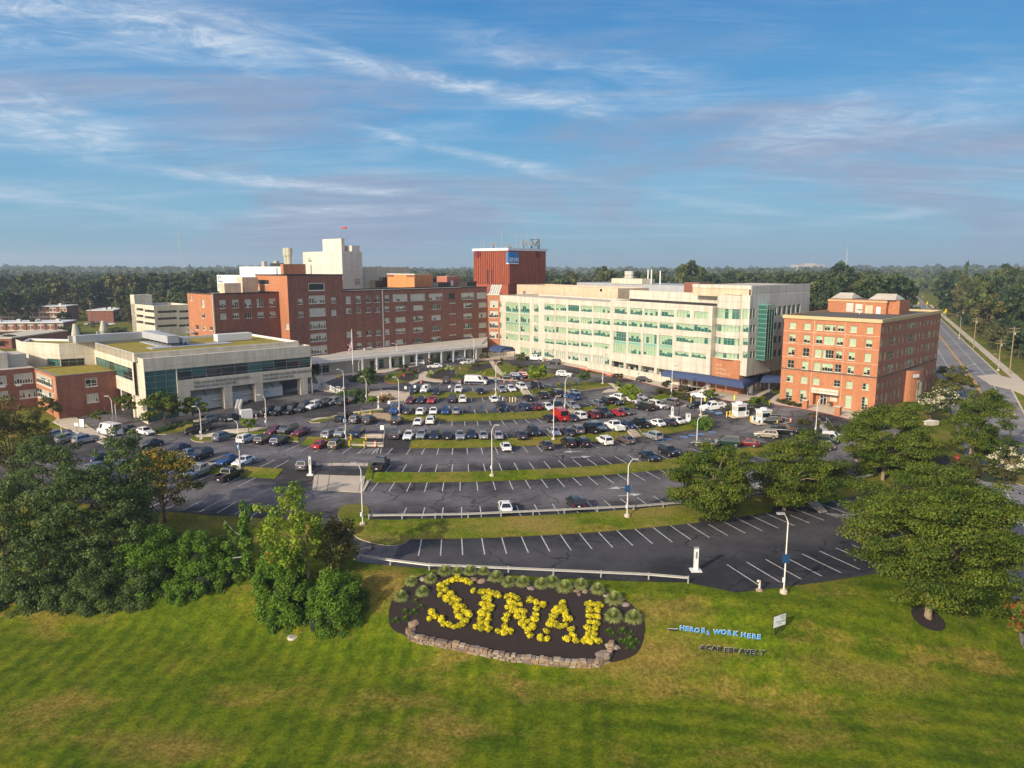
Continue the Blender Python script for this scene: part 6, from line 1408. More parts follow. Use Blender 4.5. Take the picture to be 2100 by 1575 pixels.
# flag pole
B = gnd(724.8, 781); r = empty('flagpole', B); tag(r, 'tall white flagpole with a limp striped flag, in front of the brick hospital', 'flagpole'); h = hgt(B.x, B.y, 677)-B.z
q = MB(); q.tube([(0, 0, 0), (0, 0, h)], [.16, .09], white_paint, 8); q.lathe([(.05, 0), (.16, .15), (.05, .3)], (0, 0, h), yellow_paint, 8); q.build('pole', r)
q = MB(); fl_red, fl_w = mat('flag_red', (.45, .04, .05), .8), mat('flag_white', (.65, .6, .58), .8)
for k in range(7):
    x0, x1 = -.12-k*.13, -.12-(k+1)*.13; w0, w1 = .12*math.sin(k*1.7), .12*math.sin((k+1)*1.7)
    q.face([(x0, w0, h-4.6-k*.28), (x1, w1, h-4.9-k*.28), (x1, w1, h-2.6-k*.45), (x0, w0, h-2.2-k*.45)], fl_red if k % 2 else fl_w)
q.face([(-.13, -.08, h-2.9), (-.5, -.02, h-3.5), (-.5, -.02, h-2.9), (-.13, -.08, h-2.2)], navy_sign); q.build('flag', r)
# white call posts with a square base
for i, (px, py, yt, w_, lab) in enumerate(((1426.5, 1171, 1124, .5, 'big white emergency call post at the edge of the lowest lot, by the lawn'), (636.7, 974, 936, .4, 'white call post beside the concrete ramp'), (776, 839, 812, .36, 'white call post at the tip of the kerb near the tan grasses'), (1378.5, 854, 834, .5, 'white square post between the bays and the slim black lamp post'), (1411, 864, 848, .9, 'short white cabinet beside the round bush'))):
    B = gnd(px, py); h = hgt(B.x, B.y, yt)-B.z; r = empty('call_post', B); tag(r, lab, 'call post', 'white call posts and cabinets'); q = MB(); q.box((0, 0, h/2), (w_, w_*.7, h), white_paint); q.box((0, 0, h+.03), (w_*1.15, w_*.9, .08), galv); q.build('column', r)
    q = MB(); q.box((0, 0, .06), (w_*2.6, w_*2.4, .2), white_paint); q.build('base', r); q = MB(); q.box((0, -w_*.36, h*.72), (w_*.4, .03, h*.3), grey_metal); q.build('panel', r)
B = gnd(1557, 1211); r = empty('utility_stub', B); tag(r, 'small pale bent vent pipe at the lot edge left of the nearest light pole', 'vent pipe'); q = MB(); q.tube([(0, 0, 0), (.02, 0, .8), (.0, 0, 1.15), (-.18, -.05, 1.2), (-.25, -.08, 1.05)], .13, bark_tan if 0 else concrete, 8); q.build('pipe', r); q = MB(); q.lathe([(.42, 0), (.36, .16), (.2, .26)], (0, 0, 0), stone, 9); q.build('base', r)
# bollards, barrel, cones, delineators
def bollard(px, py, lab, col=yellow_paint, h=1.15):
    B = gnd(px, py); r = empty('bollard', B); tag(r, lab, 'bollard', 'bollards around steps and booths'); q = MB(); q.tube([(0, 0, 0), (0, 0, h)], .13, col, 8); q.build('post', r); q = MB(); q.lathe([(.13, 0), (.10, .07), (.03, .1)], (0, 0, h), col, 8); q.build('cap', r)
for i, (x, y, lab) in enumerate(((1838, 280, 'yellow bollard behind the steps railing, nearest the letter D pole'), (2000, 280, 'yellow bollard behind the middle of the steps railing'), (1820, 350, 'yellow bollard in front of the lower concrete steps, nearest the letter D pole'), (1980, 355, 'yellow bollard in front of the lower concrete steps, toward the orange barrel'))): bollard(*z5(P4, x, y), lab)
for x, y, lab in ((238, 1495, 'yellow bollard paired at the stair landing, nearest the white sedan'), (300, 1495, 'yellow bollard paired at the stair landing, nearest the black coupe'), ): bollard(*z5(Z4, x, y), lab)
for x, y, lab in ((130, 1480, 'white bollard at the stair landing, beside the white sedan'), (163, 1500, 'white bollard at the stair landing, in front of the other white one'), (268, 1495, 'grey bollard between the two yellow ones at the stair landing')): bollard(*z5(Z4, x, y), lab, white_paint)
for x, y, lab in ((893, 500, 'yellow bollard at the booth island, outermost'), (928, 490, 'yellow bollard at the booth island, middle'), (950, 512, 'yellow bollard at the booth island, nearest the booth'), (1150, 550, 'yellow bollard beside the boxed sign at the second booth'), (1374, 490, 'short yellow bollard behind the second booth'), (1437, 596, 'yellow bollard at the exit lane past the second booth'), (510, 345, 'yellow bollard at the end of the hedge before the awning')): bollard(*z5(P3, x, y), lab)
for x, y, lab in ((717, 905, 'low yellow bollard by the raised bed behind the two dark hatchbacks'), (838, 910, 'low yellow bollard nearest the striped landing'), (1358, 435, 'yellow bollard on the garden path')): bollard(*z5(P1, x, y), lab, h=.9)
B = gnd(*z5(P1, 893, 1245)); r = empty('traffic_barrel', B); tag(r, 'orange and white striped traffic barrel at the lower concrete steps', 'barrel')
q = MB(); q.lathe([(.34, 0), (.34, .1)], (0, 0, 0), black, 10); q.build('base', r); q = MB()
for k in range(5): q.lathe([(.28-.02*k, 0), (.265-.02*k, .22)], (0, 0, .1+.22*k), orange_paint if k % 2 == 0 else letter_white, 12)
q.build('drum', r)
def cone(px, py, lab, g='orange traffic cones along the kerbs'):
    B = gnd(px, py); r = empty('traffic_cone', B); tag(r, lab, 'cone', g); q = MB(); q.box((0, 0, .03), (.5, .5, .06), orange_paint); q.build('base', r)
    q = MB(); q.lathe([(.2, .06), (.135, .4)], (0, 0, 0), orange_paint, 10); q.lathe([(.135, .4), (.1, .6)], (0, 0, 0), letter_white, 10); q.lathe([(.1, .6), (.04, .95)], (0, 0, 0), orange_paint, 10); q.build('cone_body', r)
for i, x in enumerate((1003, 1018, 1035, 1052, 1068)): cone(*z5(Z4, x, 1135+i*4), 'orange cone of the group on the red kerb at the bend', 'cones grouped at the kerb bend')
cone(*z5(Z4, 1070, 1160), 'lone orange cone just off the red kerb, ahead of the group')
for i, x in enumerate((1282, 1298, 1316, 1334)): cone(*z5(Z4, x, 1205+i*5), 'orange cone in the line on the red kerb behind the pink crepe myrtle', 'cones lined along the kerb')
for (zo, x, y, lab) in ((Z4, 1530, 1250, 'single orange cone on the red kerb behind the black hatchback'), (Z4, 178, 1285, 'orange cone in the garden bays beside the black sedan'), (Z4, 252, 1270, 'orange cone in the garden bays beside the navy SUV'), (P1, 1384, 560, 'orange cone at the end of the garden path'), (P3, 1582, 552, 'orange cone at the exit lane past the booths'), (P1, 1000, 392, 'yellow-green cone before the entrance canopy')): cone(*z5(zo, x, y), lab)
for x, y in ((1290, 1110), (1338, 1075), (1383, 1100)):
    B = gnd(*z5(Z8, x, y)); r = empty('delineator_post', B); tag(r, 'orange and white plastic channel post around the air blower', 'delineator', 'orange posts around the air blower'); q = MB(); q.lathe([(.3, 0), (.28, .12)], (0, 0, 0), black, 8); q.build('base', r); q = MB()
    for k in range(4): q.tube([(0, 0, .1+.3*k), (0, 0, .4+.3*k)], .09, orange_paint if k % 2 == 0 else letter_white, 8)
    q.build('post', r)
# toll booths
for i, (x, y, lab) in enumerate(((1025, 495, 'white toll booth nearest the navy awning'), (1285, 565, 'white toll booth with a black SUV at its window'))):
    B = gnd(*z5(P3, x, y)); r = empty('toll_booth', B, .35); tag(r, lab, 'booth', 'toll booths')
    q = MB(); q.box((0, 0, .12), (4.2, 2.6, .26), side_walk); q.build('island', r)
    q = MB(); q.box((0, 0, .8), (2.3, 2.0, 1.2), white_paint)
    for a in (-1, 1):
        for b in (-1, 1): q.box((a*1.08, b*.93, 1.9), (.14, .14, 1.2), white_paint)
    q.box((0, 0, 2.6), (2.34, 2.04, .5), white_paint); q.build('cabin', r)
    for s_, sz, p in (('front', (1.9, .05, .95), (0, -.95, 1.9)), ('back', (1.9, .05, .95), (0, .95, 1.9)), ('l', (.05, 1.6, .95), (-1.1, 0, 1.9)), ('r', (.05, 1.6, .95), (1.1, 0, 1.9))): q = MB(); q.box(p, sz, glass if s_ != 'l' else blind_pale); q.build('window', r)
    q = MB(); q.box((0, 0, 2.92), (2.7, 2.4, .14), white_paint); q.build('roof', r); q = MB(); q.lathe([(.75, 0), (.8, .12), (.7, .35), (.4, .42)], (0, 0, 3.0), white_paint, 14); q.build('air_unit', r)
    if i: o = text_mesh('PAY\nHERE', .34, .01, 0, letter_grey, 'lettering', 'CENTER'); o.rotation_euler = (PI/2, 0, 0); o.location = (-.55, -1.01, 2.55); o.parent = r
for x, y, lab in ((1108, 490, 'grey ticket machine beside the first toll booth'), (1185, 550, 'white boxed sign board between the toll booths')):
    B = gnd(*z5(P3, x, y)); r = empty('ticket_machine', B, .3); tag(r, lab, 'machine'); q = MB(); q.box((0, 0, .6), (.8, .55, 1.3), white_paint); q.box((0, -.02, 1.32), (.9, .65, .1), galv); q.build('cabinet', r); q = MB(); q.box((0, -.29, .75), (.5, .02, .6), dark_metal if '8' in str(x) else letter_grey); q.build('panel', r)
# board on the pavement near the brick wing, A-frame at the awning
for zo, x, y, lab in ((Z7, 887, 1255, 'white upright notice board on the paved walk by the brick wing'), (Z5, 990, 1415, 'white notice board standing under the corner of the awning')):
    B = gnd(*z5(zo, x, y)); r = empty('notice_board', B); tag(r, lab, 'notice board'); q = MB(); q.box((0, 0, 1.2), (1.2, .12, 2.0), black); q.build('frame', r); q = MB(); q.box((0, -.08, 1.2), (1.0, .03, 1.75), letter_white); q.build('panel', r)
# blue and white small signs on posts
def post_sign(zo, x, y, lab, h=2.1, col=navy_sign, w=.55, hh=.7, shape='box', f=5.25, txt=None, tc=None):
    B = gnd(*z5(zo, x, y, f)); r = empty('post_sign', B); tag(r, lab, 'sign', 'small signs on posts'); q = MB(); q.tube([(0, 0, 0), (0, 0, h)], .045, dark_metal, 6); q.build('post', r); q = MB()
    if shape == 'disc': q.tube([(0, -.08, h-.3), (0, -.04, h-.3)], w/2, col, 14)
    elif shape == 'dia': q.raw([(0, -.07, h-.3+w), (w, -.07, h-.3), (0, -.07, h-.3-w), (-w, -.07, h-.3), (0, -.04, h-.3+w), (w, -.04, h-.3), (0, -.04, h-.3-w), (-w, -.04, h-.3)], [(3, 2, 1, 0), (4, 5, 6, 7), (0, 1, 5, 4), (1, 2, 6, 5), (2, 3, 7, 6), (3, 0, 4, 7)], col)
    elif shape == 'oct': q.tube([(0, -.08, h-.3), (0, -.04, h-.3)], w/2, col, 8)
    else: q.box((0, -.06, h-.3), (w, .04, hh), col)
    p = q.build('plate', r)
    if txt: o = text_mesh(txt, hh*.55, .005, 0, tc or letter_white, 'lettering', 'CENTER'); o.rotation_euler = (PI/2, 0, 0); o.location = (0, -.09, h-.3-hh*.2); o.parent = p
    return r
for i, (x, y) in enumerate(((1655, 905), (1787, 920), (1908, 900), (2035, 905))): post_sign(P1, x, y, f'navy bay sign, {ORD[i]} from the blue hatchback along the second grass strip')
for i, (x, y) in enumerate(((282, 500), (405, 505), (597, 495), (690, 470))): post_sign(P2, x, y, f'navy bay sign, {ORD[i]} beyond the black pickup along the second grass strip')
for i, (x, y) in enumerate(((1218, 680), (1318, 668), (1412, 668), (1690, 672))): post_sign(P1, x, y, f'white bay sign, {ORD[i]} from the grey steps along the first grass strip', col=letter_white)
for i, (x, y) in enumerate(((1600, 700), (1697, 690), (1895, 690), (2000, 690))): post_sign(P1, x, y, f'dark round bay sign, {ORD[i]} past the red sedan along the first grass strip', shape='disc', w=.6)
for i, (x, y) in enumerate(((710, 1385), (795, 1375), (880, 1370), (955, 1360), (1000, 1330))): post_sign(Z4, x, y, f'navy bay sign, {ORD[i]} of the five on the grass toward the oval island')
for i, (x, y) in enumerate(((1710, 480), (1782, 490), (1525, 470), (2013, 470))): post_sign(P1, x, y, f'dark blue sign disc, {ORD[i]} listed along the garden edge', h=1.5, shape='disc', w=.5)
post_sign(P1, 1198, 540, 'red and white sign on the round garden bed', col=red_paint, shape='oct', w=.7); post_sign(P1, 503, 580, 'yellow diamond road sign by the white fence', col=yellow_paint, shape='dia', w=.55, h=2.8)
post_sign(P1, 1040, 860, 'white wheelchair bay sign by the blue pickup', col=letter_white, h=2.4); post_sign(P1, 968, 1180, 'white bay sign on the lower concrete steps', col=letter_white, h=3.0, w=.7, hh=.9)
post_sign((1700, 750), 1362, 1100, 'red stop sign at the driveway mouth', col=red_paint, shape='oct', w=.95, h=2.3, txt='STOP', hh=.4); post_sign(Z7, 835, 1330, 'white sign on a dark post by the paved walk', col=letter_white, w=.8, hh=.7, h=2.6); post_sign(Z7, 868, 1115, 'grey diamond sign by the brick wing hedge', col=grey_metal, shape='dia', w=.45, h=3.0)
for zo, x, y, lab in ((P3, 657, 348, 'yellow pedestrian sign stand by the white pickup'), (P3, 975, 320, 'yellow pedestrian sign stand on the red kerb under the awning'), (P3, 1350, 380, 'yellow pedestrian sign stand at the office block kerb')):
    B = gnd(*z5(zo, x, y)); r = empty('crossing_stand', B); tag(r, lab, 'sign', 'yellow crossing stands'); q = MB(); q.lathe([(.3, 0), (.25, .12)], (0, 0, 0), black, 8); q.build('base', r); q = MB(); q.box((0, 0, .72), (.32, .05, 1.15), mat('lime_yellow', (.68, .72, .05), .5) if 'lime_yellow' not in MATS else MATS['lime_yellow']); q.build('panel', r)
# white fence
W = [gnd(634, 804), gnd(660, 794), gnd(688, 806), gnd(714, 815)]; r = empty('white_fence', W[1]); tag(r, 'white slatted fence beside the clinic, around the ramp', 'fence')
q = MB()
for a, b in zip(W[:-1], W[1:]):
    L_ = (b-a).length; n_ = int(L_/.4); ang = math.atan2(b.y-a.y, b.x-a.x)
    for k in range(n_): p = a.lerp(b, k/n_)-W[1]; q.box((p.x, p.y, p.z+.7), (.12, .05, 1.2), white_paint, ang)
    for hh in (.2, 1.25): m_ = (a+b)/2-W[1]; q.box((m_.x, m_.y, m_.z+hh), (L_, .06, .12), white_paint, ang)
q.build('panel', r)
for a, b in zip(W[:-1], W[1:]):
    for k in range(4): p = a.lerp(b, k/3)-W[1]; q = MB(); q.box((p.x, p.y, p.z+.75), (.16, .16, 1.6), white_paint); q.build('post', r)
# steps
def steps(lab, quad, n=6, rails=True, conc=side_walk):
    A, Bq, Cq, D = [gnd(*p) for p in quad]; o = (A+Bq+Cq+D)/4; r = empty('stone_steps', o); tag(r, lab, 'steps', 'flights of steps between the lots'); z0 = min(A.z, Bq.z, Cq.z, D.z); z1 = max(A.z, Bq.z, Cq.z, D.z)+.15
    q = MB()
    for k in range(n):
        t0, t1 = k/n, (k+1)/n; P = [D.lerp(A, t0), Cq.lerp(Bq, t0), Cq.lerp(Bq, t1), D.lerp(A, t1)]; z = z0+.18+(z1-z0)*(k+1)/n
        q.prism([(p.x-o.x, p.y-o.y) for p in P], z0-.4-o.z, z-o.z, conc)
    q.build('flight', r)
    if rails:
        for a, b in ((D, A), (Cq, Bq)):
            q = MB(); a_, b_ = a-o, b-o; za, zb = z0+1.05-o.z, z1+1.1-o.z; q.tube([(a_.x, a_.y, za-.9), (a_.x, a_.y, za), (b_.x, b_.y, zb), (b_.x, b_.y, zb-.9)], .035, galv, 5); q.build('handrail', r)
S_ = 'pale concrete steps '
steps(S_+'through the first grass strip under the bright green tree', [(1066, 802), (1083, 801), (1092, 813), (1077, 814)])
steps(S_+'through the second grass strip beside the letter C pole', [(1163, 841), (1178, 838), (1190, 849), (1176, 852)])
steps(S_+'through the third grass strip beside the taupe sedan', [(1284, 885), (1300, 882), (1315, 896), (1299, 899)])
steps('grey steps with handrails rising to the orange office block', [(1678, 872), (1694, 868), (1716, 893), (1700, 897)], 7, conc=roof_grey)
steps('weathered steps down the dry bank between the spreading trees', [(1652, 1026), (1667, 1023), (1696, 1050), (1681, 1053)], 8, False)
steps('wide concrete steps with railings beside the letter D pole', [(716, 892), (789, 893), (786, 917), (712, 915)], 5)
steps('wide stone steps with railings under the striped landing', [(741, 849), (800, 850), (803, 863), (744, 861)], 5, conc=stone)
steps('grey wide steps by the tan grasses and the top row', [(780, 806), (842, 806), (838, 822), (800, 824)], 5, conc=ramp_concrete)
# utility poles on the road side
def util_pole(px, yb, yt, lab, cross=1.6, lean=0):
    B = gnd(px, yb); h = min(14, max(8, hgt(B.x, B.y, yt)-B.z)); r = empty('utility_pole', B); tag(r, lab, 'utility pole', 'wooden utility poles along the road'); q = MB(); q.tube([(0, 0, 0), (lean, 0, h)], [.19, .13], bark_tan, 7); q.build('shaft', r)
    for k in range(2 if cross > 1.2 else 1): q = MB(); q.box((lean, 0, h-.5-k*1.0), (cross*2, .14, .16), bark_tan); q.build('crossarm', r)
    q = MB(); q.lathe([(.22, 0), (.25, .1), (.25, .7), (.1, .8)], (lean+.35, 0, h-2.4), galv, 9); q.build('transformer', r)
for px, yb, yt, lab, c_ in ((1996, 716, 650, 'wooden pole between the roadside trees, with one crossarm'), (1938, 634, 599, 'wooden pole by the signals, left of two twins'), (1949, 633, 596, 'wooden pole by the signals, right of two twins'), (1959, 608, 574, 'wooden pole at the crest of the road'), (1890, 634, 603, 'wooden pole with a lamp arm behind the metal shed'), (2048, 746, 695, 'wooden pole under the pines at the frame edge'), (1972, 665, 634, 'wooden pole behind the roadside bushes')) if 0 else [(a, b, c, d, 1.6) for a, b, c, d in ((1996, 716, 650, 'wooden pole between the roadside trees, with one crossarm'), (1938, 634, 599, 'wooden pole by the signals, first of two twins'), (1949, 633, 596, 'wooden pole by the signals, second of two twins'), (1959, 608, 574, 'wooden pole at the crest of the road'), (1890, 634, 603, 'wooden pole with a lamp arm behind the metal shed'), (2048, 746, 695, 'wooden pole under the pines at the frame edge'), (1972, 665, 634, 'wooden pole behind the roadside bushes'), (2070, 768, 668, 'bare wooden pole beside the side road mouth'), (2070, 912, 866, 'leaning wooden pole at the road edge above the white-flowered tree'), (188, 664, 616, 'wooden pole on the lawn before the apartment house'), (193, 640, 613, 'wooden pole beside the apartment house wall'))]: util_pole(px, yb, yt, lab, c_)
def signal(px, yb, yt, lab):
    B = gnd(px, yb); h = min(8, max(5, hgt(B.x, B.y, yt)-B.z)); r = empty('traffic_light', B); tag(r, lab, 'traffic light', 'traffic lights at the crossing'); q = MB(); q.tube([(0, 0, 0), (0, 0, h)], .12, galv, 6); q.build('mast', r); q = MB(); q.box((0, -.2, h-.6), (.9, .5, 2.0), yellow_paint); q.build('signal_head', r)
for px, yb, yt, lab in ((1882, 634, 624, 'yellow traffic light behind the metal shed, first'), (1900, 634, 626, 'yellow traffic light left of the twin poles'), (1943, 640, 630, 'yellow traffic light at the twin poles'), (1938, 652, 640, 'orange-yellow traffic light nearest the office block roof')): signal(px, yb, yt, lab)
post_sign((1820, 520), 865, 985, 'lime yellow diamond warning sign by the road behind the office block', 3.4, MATS['lime_yellow'], .7, .7, 'dia', 7.5)
# fence rail and gate at right, brick entrance piers
for x, y, lab in ((355, 1395, 'brick entrance pier nearest the navy awning'), (690, 1465, 'brick entrance pier nearest the spreading tree')):
    B = gnd(*z5(Z6, x, y, 5)); r = empty('brick_pier', B); tag(r, lab, 'pier', 'brick piers at the office entrance'); q = MB(); q.box((0, 0, .7), (1.1, 1.1, 2.6), brick_lit, .78); q.build('shaft', r); q = MB(); q.box((0, 0, 2.05), (1.3, 1.3, .14), concrete, .78); q.build('cap', r)
B = gnd(*z5(Z6, 600, 1375, 5)); r = empty('litter_bin', B); tag(r, 'brown square litter bin at the office entrance', 'bin'); q = MB(); q.box((0, 0, .5), (.8, .8, 1.0), bark_tan, .6); q.build('bin', r); q = MB(); q.box((0, 0, 1.05), (.9, .9, .14), bark, .6); q.build('lid', r)
B = gnd(*z5(Z7, 1025, 1030)); r = empty('litter_bin', B); tag(r, 'round tan litter bin on the walk by the brick wing', 'bin'); q = MB(); q.lathe([(.4, 0), (.5, .9), (.5, 1.0)], (0, 0, 0), tan, 12); q.build('bin', r); q = MB(); q.lathe([(.5, 0), (.3, .15)], (0, 0, 1.0), tan, 12); q.build('lid', r)
B = gnd(1910, 872); r = empty('low_wall_sign', B); tag(r, 'low curved stone sign wall with pale cap below the white-flowered tree', 'sign wall'); q = MB(); q.box((0, 0, .4), (3.4, .5, .9), concrete, .3); q.build('wall', r); q = MB(); q.raw([(-1.9, -.75, .85), (1.7, .35, .85), (1.5, .85, .85), (-2.1, -.25, .85), (-.1, -.2, 1.15), (-.3, .3, 1.15)], [(0, 1, 4), (2, 3, 5), (0, 4, 5, 3), (1, 2, 5, 4), (3, 2, 1, 0)], white_paint); q.build('cap', r)
# ---------------------------------------------------------------- people
def person(zo, x, y, lab, top, legs, hair, stride=.25, rz=0, lean=0.0, f=5.25):
    B = gnd(*z5(zo, x, y, f)); r = empty('person', B, rz); tag(r, lab, 'person', 'people on foot around the hospital')
    s = stride; J = {'hip': (0, 0, .93), 'waist': (0, lean*.3, 1.08), 'chest': (0, lean*.7, 1.32), 'neck': (0, lean, 1.50), 'head': (0, lean*1.15, 1.62), 'crown': (0, lean*1.2, 1.74)}
    for k, sg in (('l', -1), ('r', 1)):
        J['h'+k] = (sg*.10, 0, .90); J['k'+k] = (sg*.11, sg*s*.5+.03, .50); J['a'+k] = (sg*.11, sg*s, .09); J['t'+k] = (sg*.13, sg*s+.16, .04)
        J['s'+k] = (sg*.19, lean*.9, 1.42); J['e'+k] = (sg*.25, -sg*s*.5+lean*.8, 1.14); J['w'+k] = (sg*.24, -sg*s*.7+.12+lean, .92); J['f'+k] = (sg*.24, -sg*s*.75+.17+lean, .82)
    E_ = [('hip', 'waist'), ('waist', 'chest'), ('chest', 'neck'), ('neck', 'head'), ('head', 'crown')]
    for k in 'lr': E_ += [('hip', 'h'+k), ('h'+k, 'k'+k), ('k'+k, 'a'+k), ('a'+k, 't'+k), ('chest', 's'+k), ('s'+k, 'e'+k), ('e'+k, 'w'+k), ('w'+k, 'f'+k)]
    RAD = dict(hip=.14, waist=.125, chest=.15, neck=.06, head=.10, crown=.07); RAD.update({a+k: v for k in 'lr' for a, v in dict(h=.10, k=.065, a=.05, t=.04, s=.07, e=.045, w=.035, f=.03).items()})
    names = list(J); me = bpy.data.meshes.new('body'); me.from_pydata([J[n] for n in names], [(names.index(a), names.index(b)) for a, b in E_], []); o = bpy.data.objects.new('body', me); COL.objects.link(o)
    md = o.modifiers.new('skin', 'SKIN'); o.modifiers.new('sub', 'SUBSURF').levels = 1
    for i, n in enumerate(names): v = me.skin_vertices[0].data[i]; v.radius = (RAD[n], RAD[n]*.85); v.use_root = (n == 'hip')
    dg = bpy.context.evaluated_depsgraph_get(); me2 = bpy.data.meshes.new_from_object(o.evaluated_get(dg)); bpy.data.objects.remove(o)
    for m_ in (top, legs, skin, black): me2.materials.append(m_)
    for p in me2.polygons:
        z = p.center.z; ax = abs(p.center.x); p.material_index = 2 if z > 1.47 or (ax > .2 and z < 1.12) else 0 if z > .92 else 3 if z < .08 else 1; p.use_smooth = True
    o = bpy.data.objects.new('body', me2); COL.objects.link(o); o.parent = r
    q = MB(); hy = lean*1.17; q.lathe([(.04, 1.5), (.115, 1.56), (.125, 1.66), (.10, 1.75), (.03, 1.79)], (0, hy-.03, 0), hair, 10); q.build('hair', r)
cl = {k: mat('cloth_'+k, c, .85) for k, c in dict(black=(.015, .015, .017), rust=(.16, .05, .03), navy=(.02, .03, .08), purple=(.12, .08, .22), white=(.6, .58, .55), orange=(.6, .2, .08), grey=(.15, .15, .16)).items()}
person(P2, 1018, 995, 'person with long dark hair in black trousers walking across the empty bays', cl['black'], cl['black'], bark, .28, .6)
person(Z7, 1135, 1110, 'person in navy clothes walking on the drive near the brick wing', cl['navy'], cl['navy'], bark, .25, 2.2)
person(P1, 1805, 415, 'person in purple top standing on the garden lawn', cl['purple'], cl['white'], bark, .1, 1.0, .1)
person(Z4, 15, 1030, 'person in orange and white by the entrance kerb', cl['orange'], cl['white'], bark, .2, .3)
person(Z3, 1075, 1520, 'person in grey standing under the entrance canopy', cl['grey'], cl['black'], bark, .05)
person(Z3, 1265, 1525, 'person in black sitting posture beside the entrance columns', cl['black'], cl['black'], bark, .05, 0, .2)
person(Z3, 1360, 1525, 'person in navy standing near the navy dome awning', cl['navy'], cl['navy'], bark, .1)
# ---------------------------------------------------------------- lawn letters and notice
LB = mat('letter_blue', (.02, .25, .62), .5); LK = mat('letter_black', (.012, .012, .014), .5)
def yard_letter(ch, x, y, size, m, lab, tilt=0, zo=(1300, 1180), roll=0):
    B = gnd(*z5(zo, x, y+24)); r = empty('lawn_letter', B); tag(r, lab, 'letter', 'cut-out letters standing on the lawn')
    for nm, off, mm, dy, ex in (('backing', .040 if m is LB else .042, letter_white, .03, .005), ('face', .020 if m is LB else .034, m, 0, .012)):
        o = text_mesh(ch, size*1.42, ex, off, mm, nm, 'CENTER', 3); o.rotation_euler = (PI/2-tilt, roll, -.12); o.location = (0, dy, .05); o.parent = r
    q = MB(); 
    for s in (-.12, .12): q.tube([(s, .04, -.12), (s, .04, .3)], .01, galv, 4)
    if not tilt: q.build('stake', r)
ws = [('H', 520, 570), ('E', 572, 578), ('R', 622, 585), ('O', 680, 596), ('E', 745, 598)]
nm = ['first letter, H, of the blue word above the hashtag', 'blue letter E after the first H', 'blue letter R inside the first blue word', 'round blue letter O of the first word', 'blue letter E beside the fallen blue letter']
for (c_, x, y), l in zip(ws, nm): yard_letter(c_, x, y, .50, LB, l)
yard_letter('S', 800, 622, .50, LB, 'fallen blue letter S lying flat beside the E', 1.15, roll=.3)
for (c_, x, y), l in zip([('W', 895, 613), ('O', 968, 617), ('R', 1030, 622), ('K', 1095, 632), ('H', 1180, 645), ('E', 1238, 658), ('R', 1295, 662), ('E', 1345, 668)], ['blue letter W starting the middle word', 'blue letter O after the W', 'blue letter R before the K', 'blue letter K ending the middle word', 'blue letter H starting the last word', 'blue letter E after the last H', 'blue letter R of the last word', 'blue letter E ending the whole line']): yard_letter(c_, x, y, .50, LB, l)
for i, (c_, x, y) in enumerate((('#', 735, 775), ('C', 800, 785), ('A', 862, 790), ('R', 920, 797), ('E', 990, 810), ('B', 1042, 810), ('R', 1097, 815), ('A', 1160, 820), ('V', 1215, 830), ('E', 1270, 832), ('L', 1320, 838), ('Y', 1385, 838))):
    yard_letter(c_, x, y, .5 if i else .46, LK, ['black hash sign starting the lower line', 'black letter C after the hash sign', 'black letter A after the C', 'black letter R before the first black E', 'black letter E before the B', 'black letter B in the middle of the lower line', 'black letter R after the B', 'black letter A before the V', 'black letter V of the lower line', 'black letter E after the V', 'black letter L before the Y', 'black letter Y ending the lower line'][i])
B = gnd(*z5((1300, 1180), 425, 590)); r = empty('fallen_letter', B); tag(r, 'fallen black and white cut-out lying flat at the start of the blue line', 'letter'); q = MB(); q.box((0, 0, .06), (1.0, .34, .03), LK, -.1); q.build('face', r); q = MB(); q.box((0, .16, .07), (1.0, .1, .03), letter_white, -.1); q.build('edge', r)
A, Bq = gnd(1590, 1301), gnd(1603.5, 1294); r = empty('notice_sign', (A+Bq)/2); tag(r, 'white notice board on two dark legs on the lawn, below the nearest light pole', 'notice board'); ang = math.atan2(Bq.y-A.y, Bq.x-A.x)
for p in (A, Bq): q = MB(); v = p-(A+Bq)/2; q.box((v.x, v.y, v.z+.7), (.09, .09, 1.6), black); q.build('leg', r)
dv = Vector((math.cos(ang), math.sin(ang), 0)); W_ = (Bq-A).length*1.85; q = MB(); q.box((0, 0, 1.35), (W_, .07, 1.3), black, ang); q.build('frame', r); nv = Vector((dv.y, -dv.x, 0)); q = MB(); c_ = nv*.045; q.box((c_.x, c_.y, 1.35), (W_-.06, .03, 1.22), letter_white, ang); bd = q.build('board', r)
for s_, z_, sz, x_, m_ in (('REGISTER', 1.72, .22, .05, mat('sign_green', (.05, .22, .10), .6)), ('Foundation', 1.5, .15, .15, letter_grey), ('The Associated', 1.2, .23, -.55, letter_grey), ('Baltimore', .98, .12, -.2, letter_grey)):
    o = text_mesh(s_, sz, .004, 0, m_, 'lettering'); p = dv*(x_*W_/2)+nv*.068; o.matrix_world = Matrix.Translation((p.x, p.y, z_)) @ Matrix.Rotation(ang, 4, 'Z') @ Matrix.Rotation(PI/2, 4, 'X'); o.parent = r
# manhole on the lawn
B = gnd(600, 1307); r = empty('manhole', B); tag(r, 'round concrete manhole cover in the lawn below the vine mound', 'manhole'); q = MB(); q.lathe([(.55, -.1), (.55, .08), (.42, .10)], (0, 0, 0), concrete, 16); q.build('ring', r); q = MB(); q.lathe([(.4, .0), (.4, .11)], (0, 0, 0), galv, 14); q.build('cover', r)
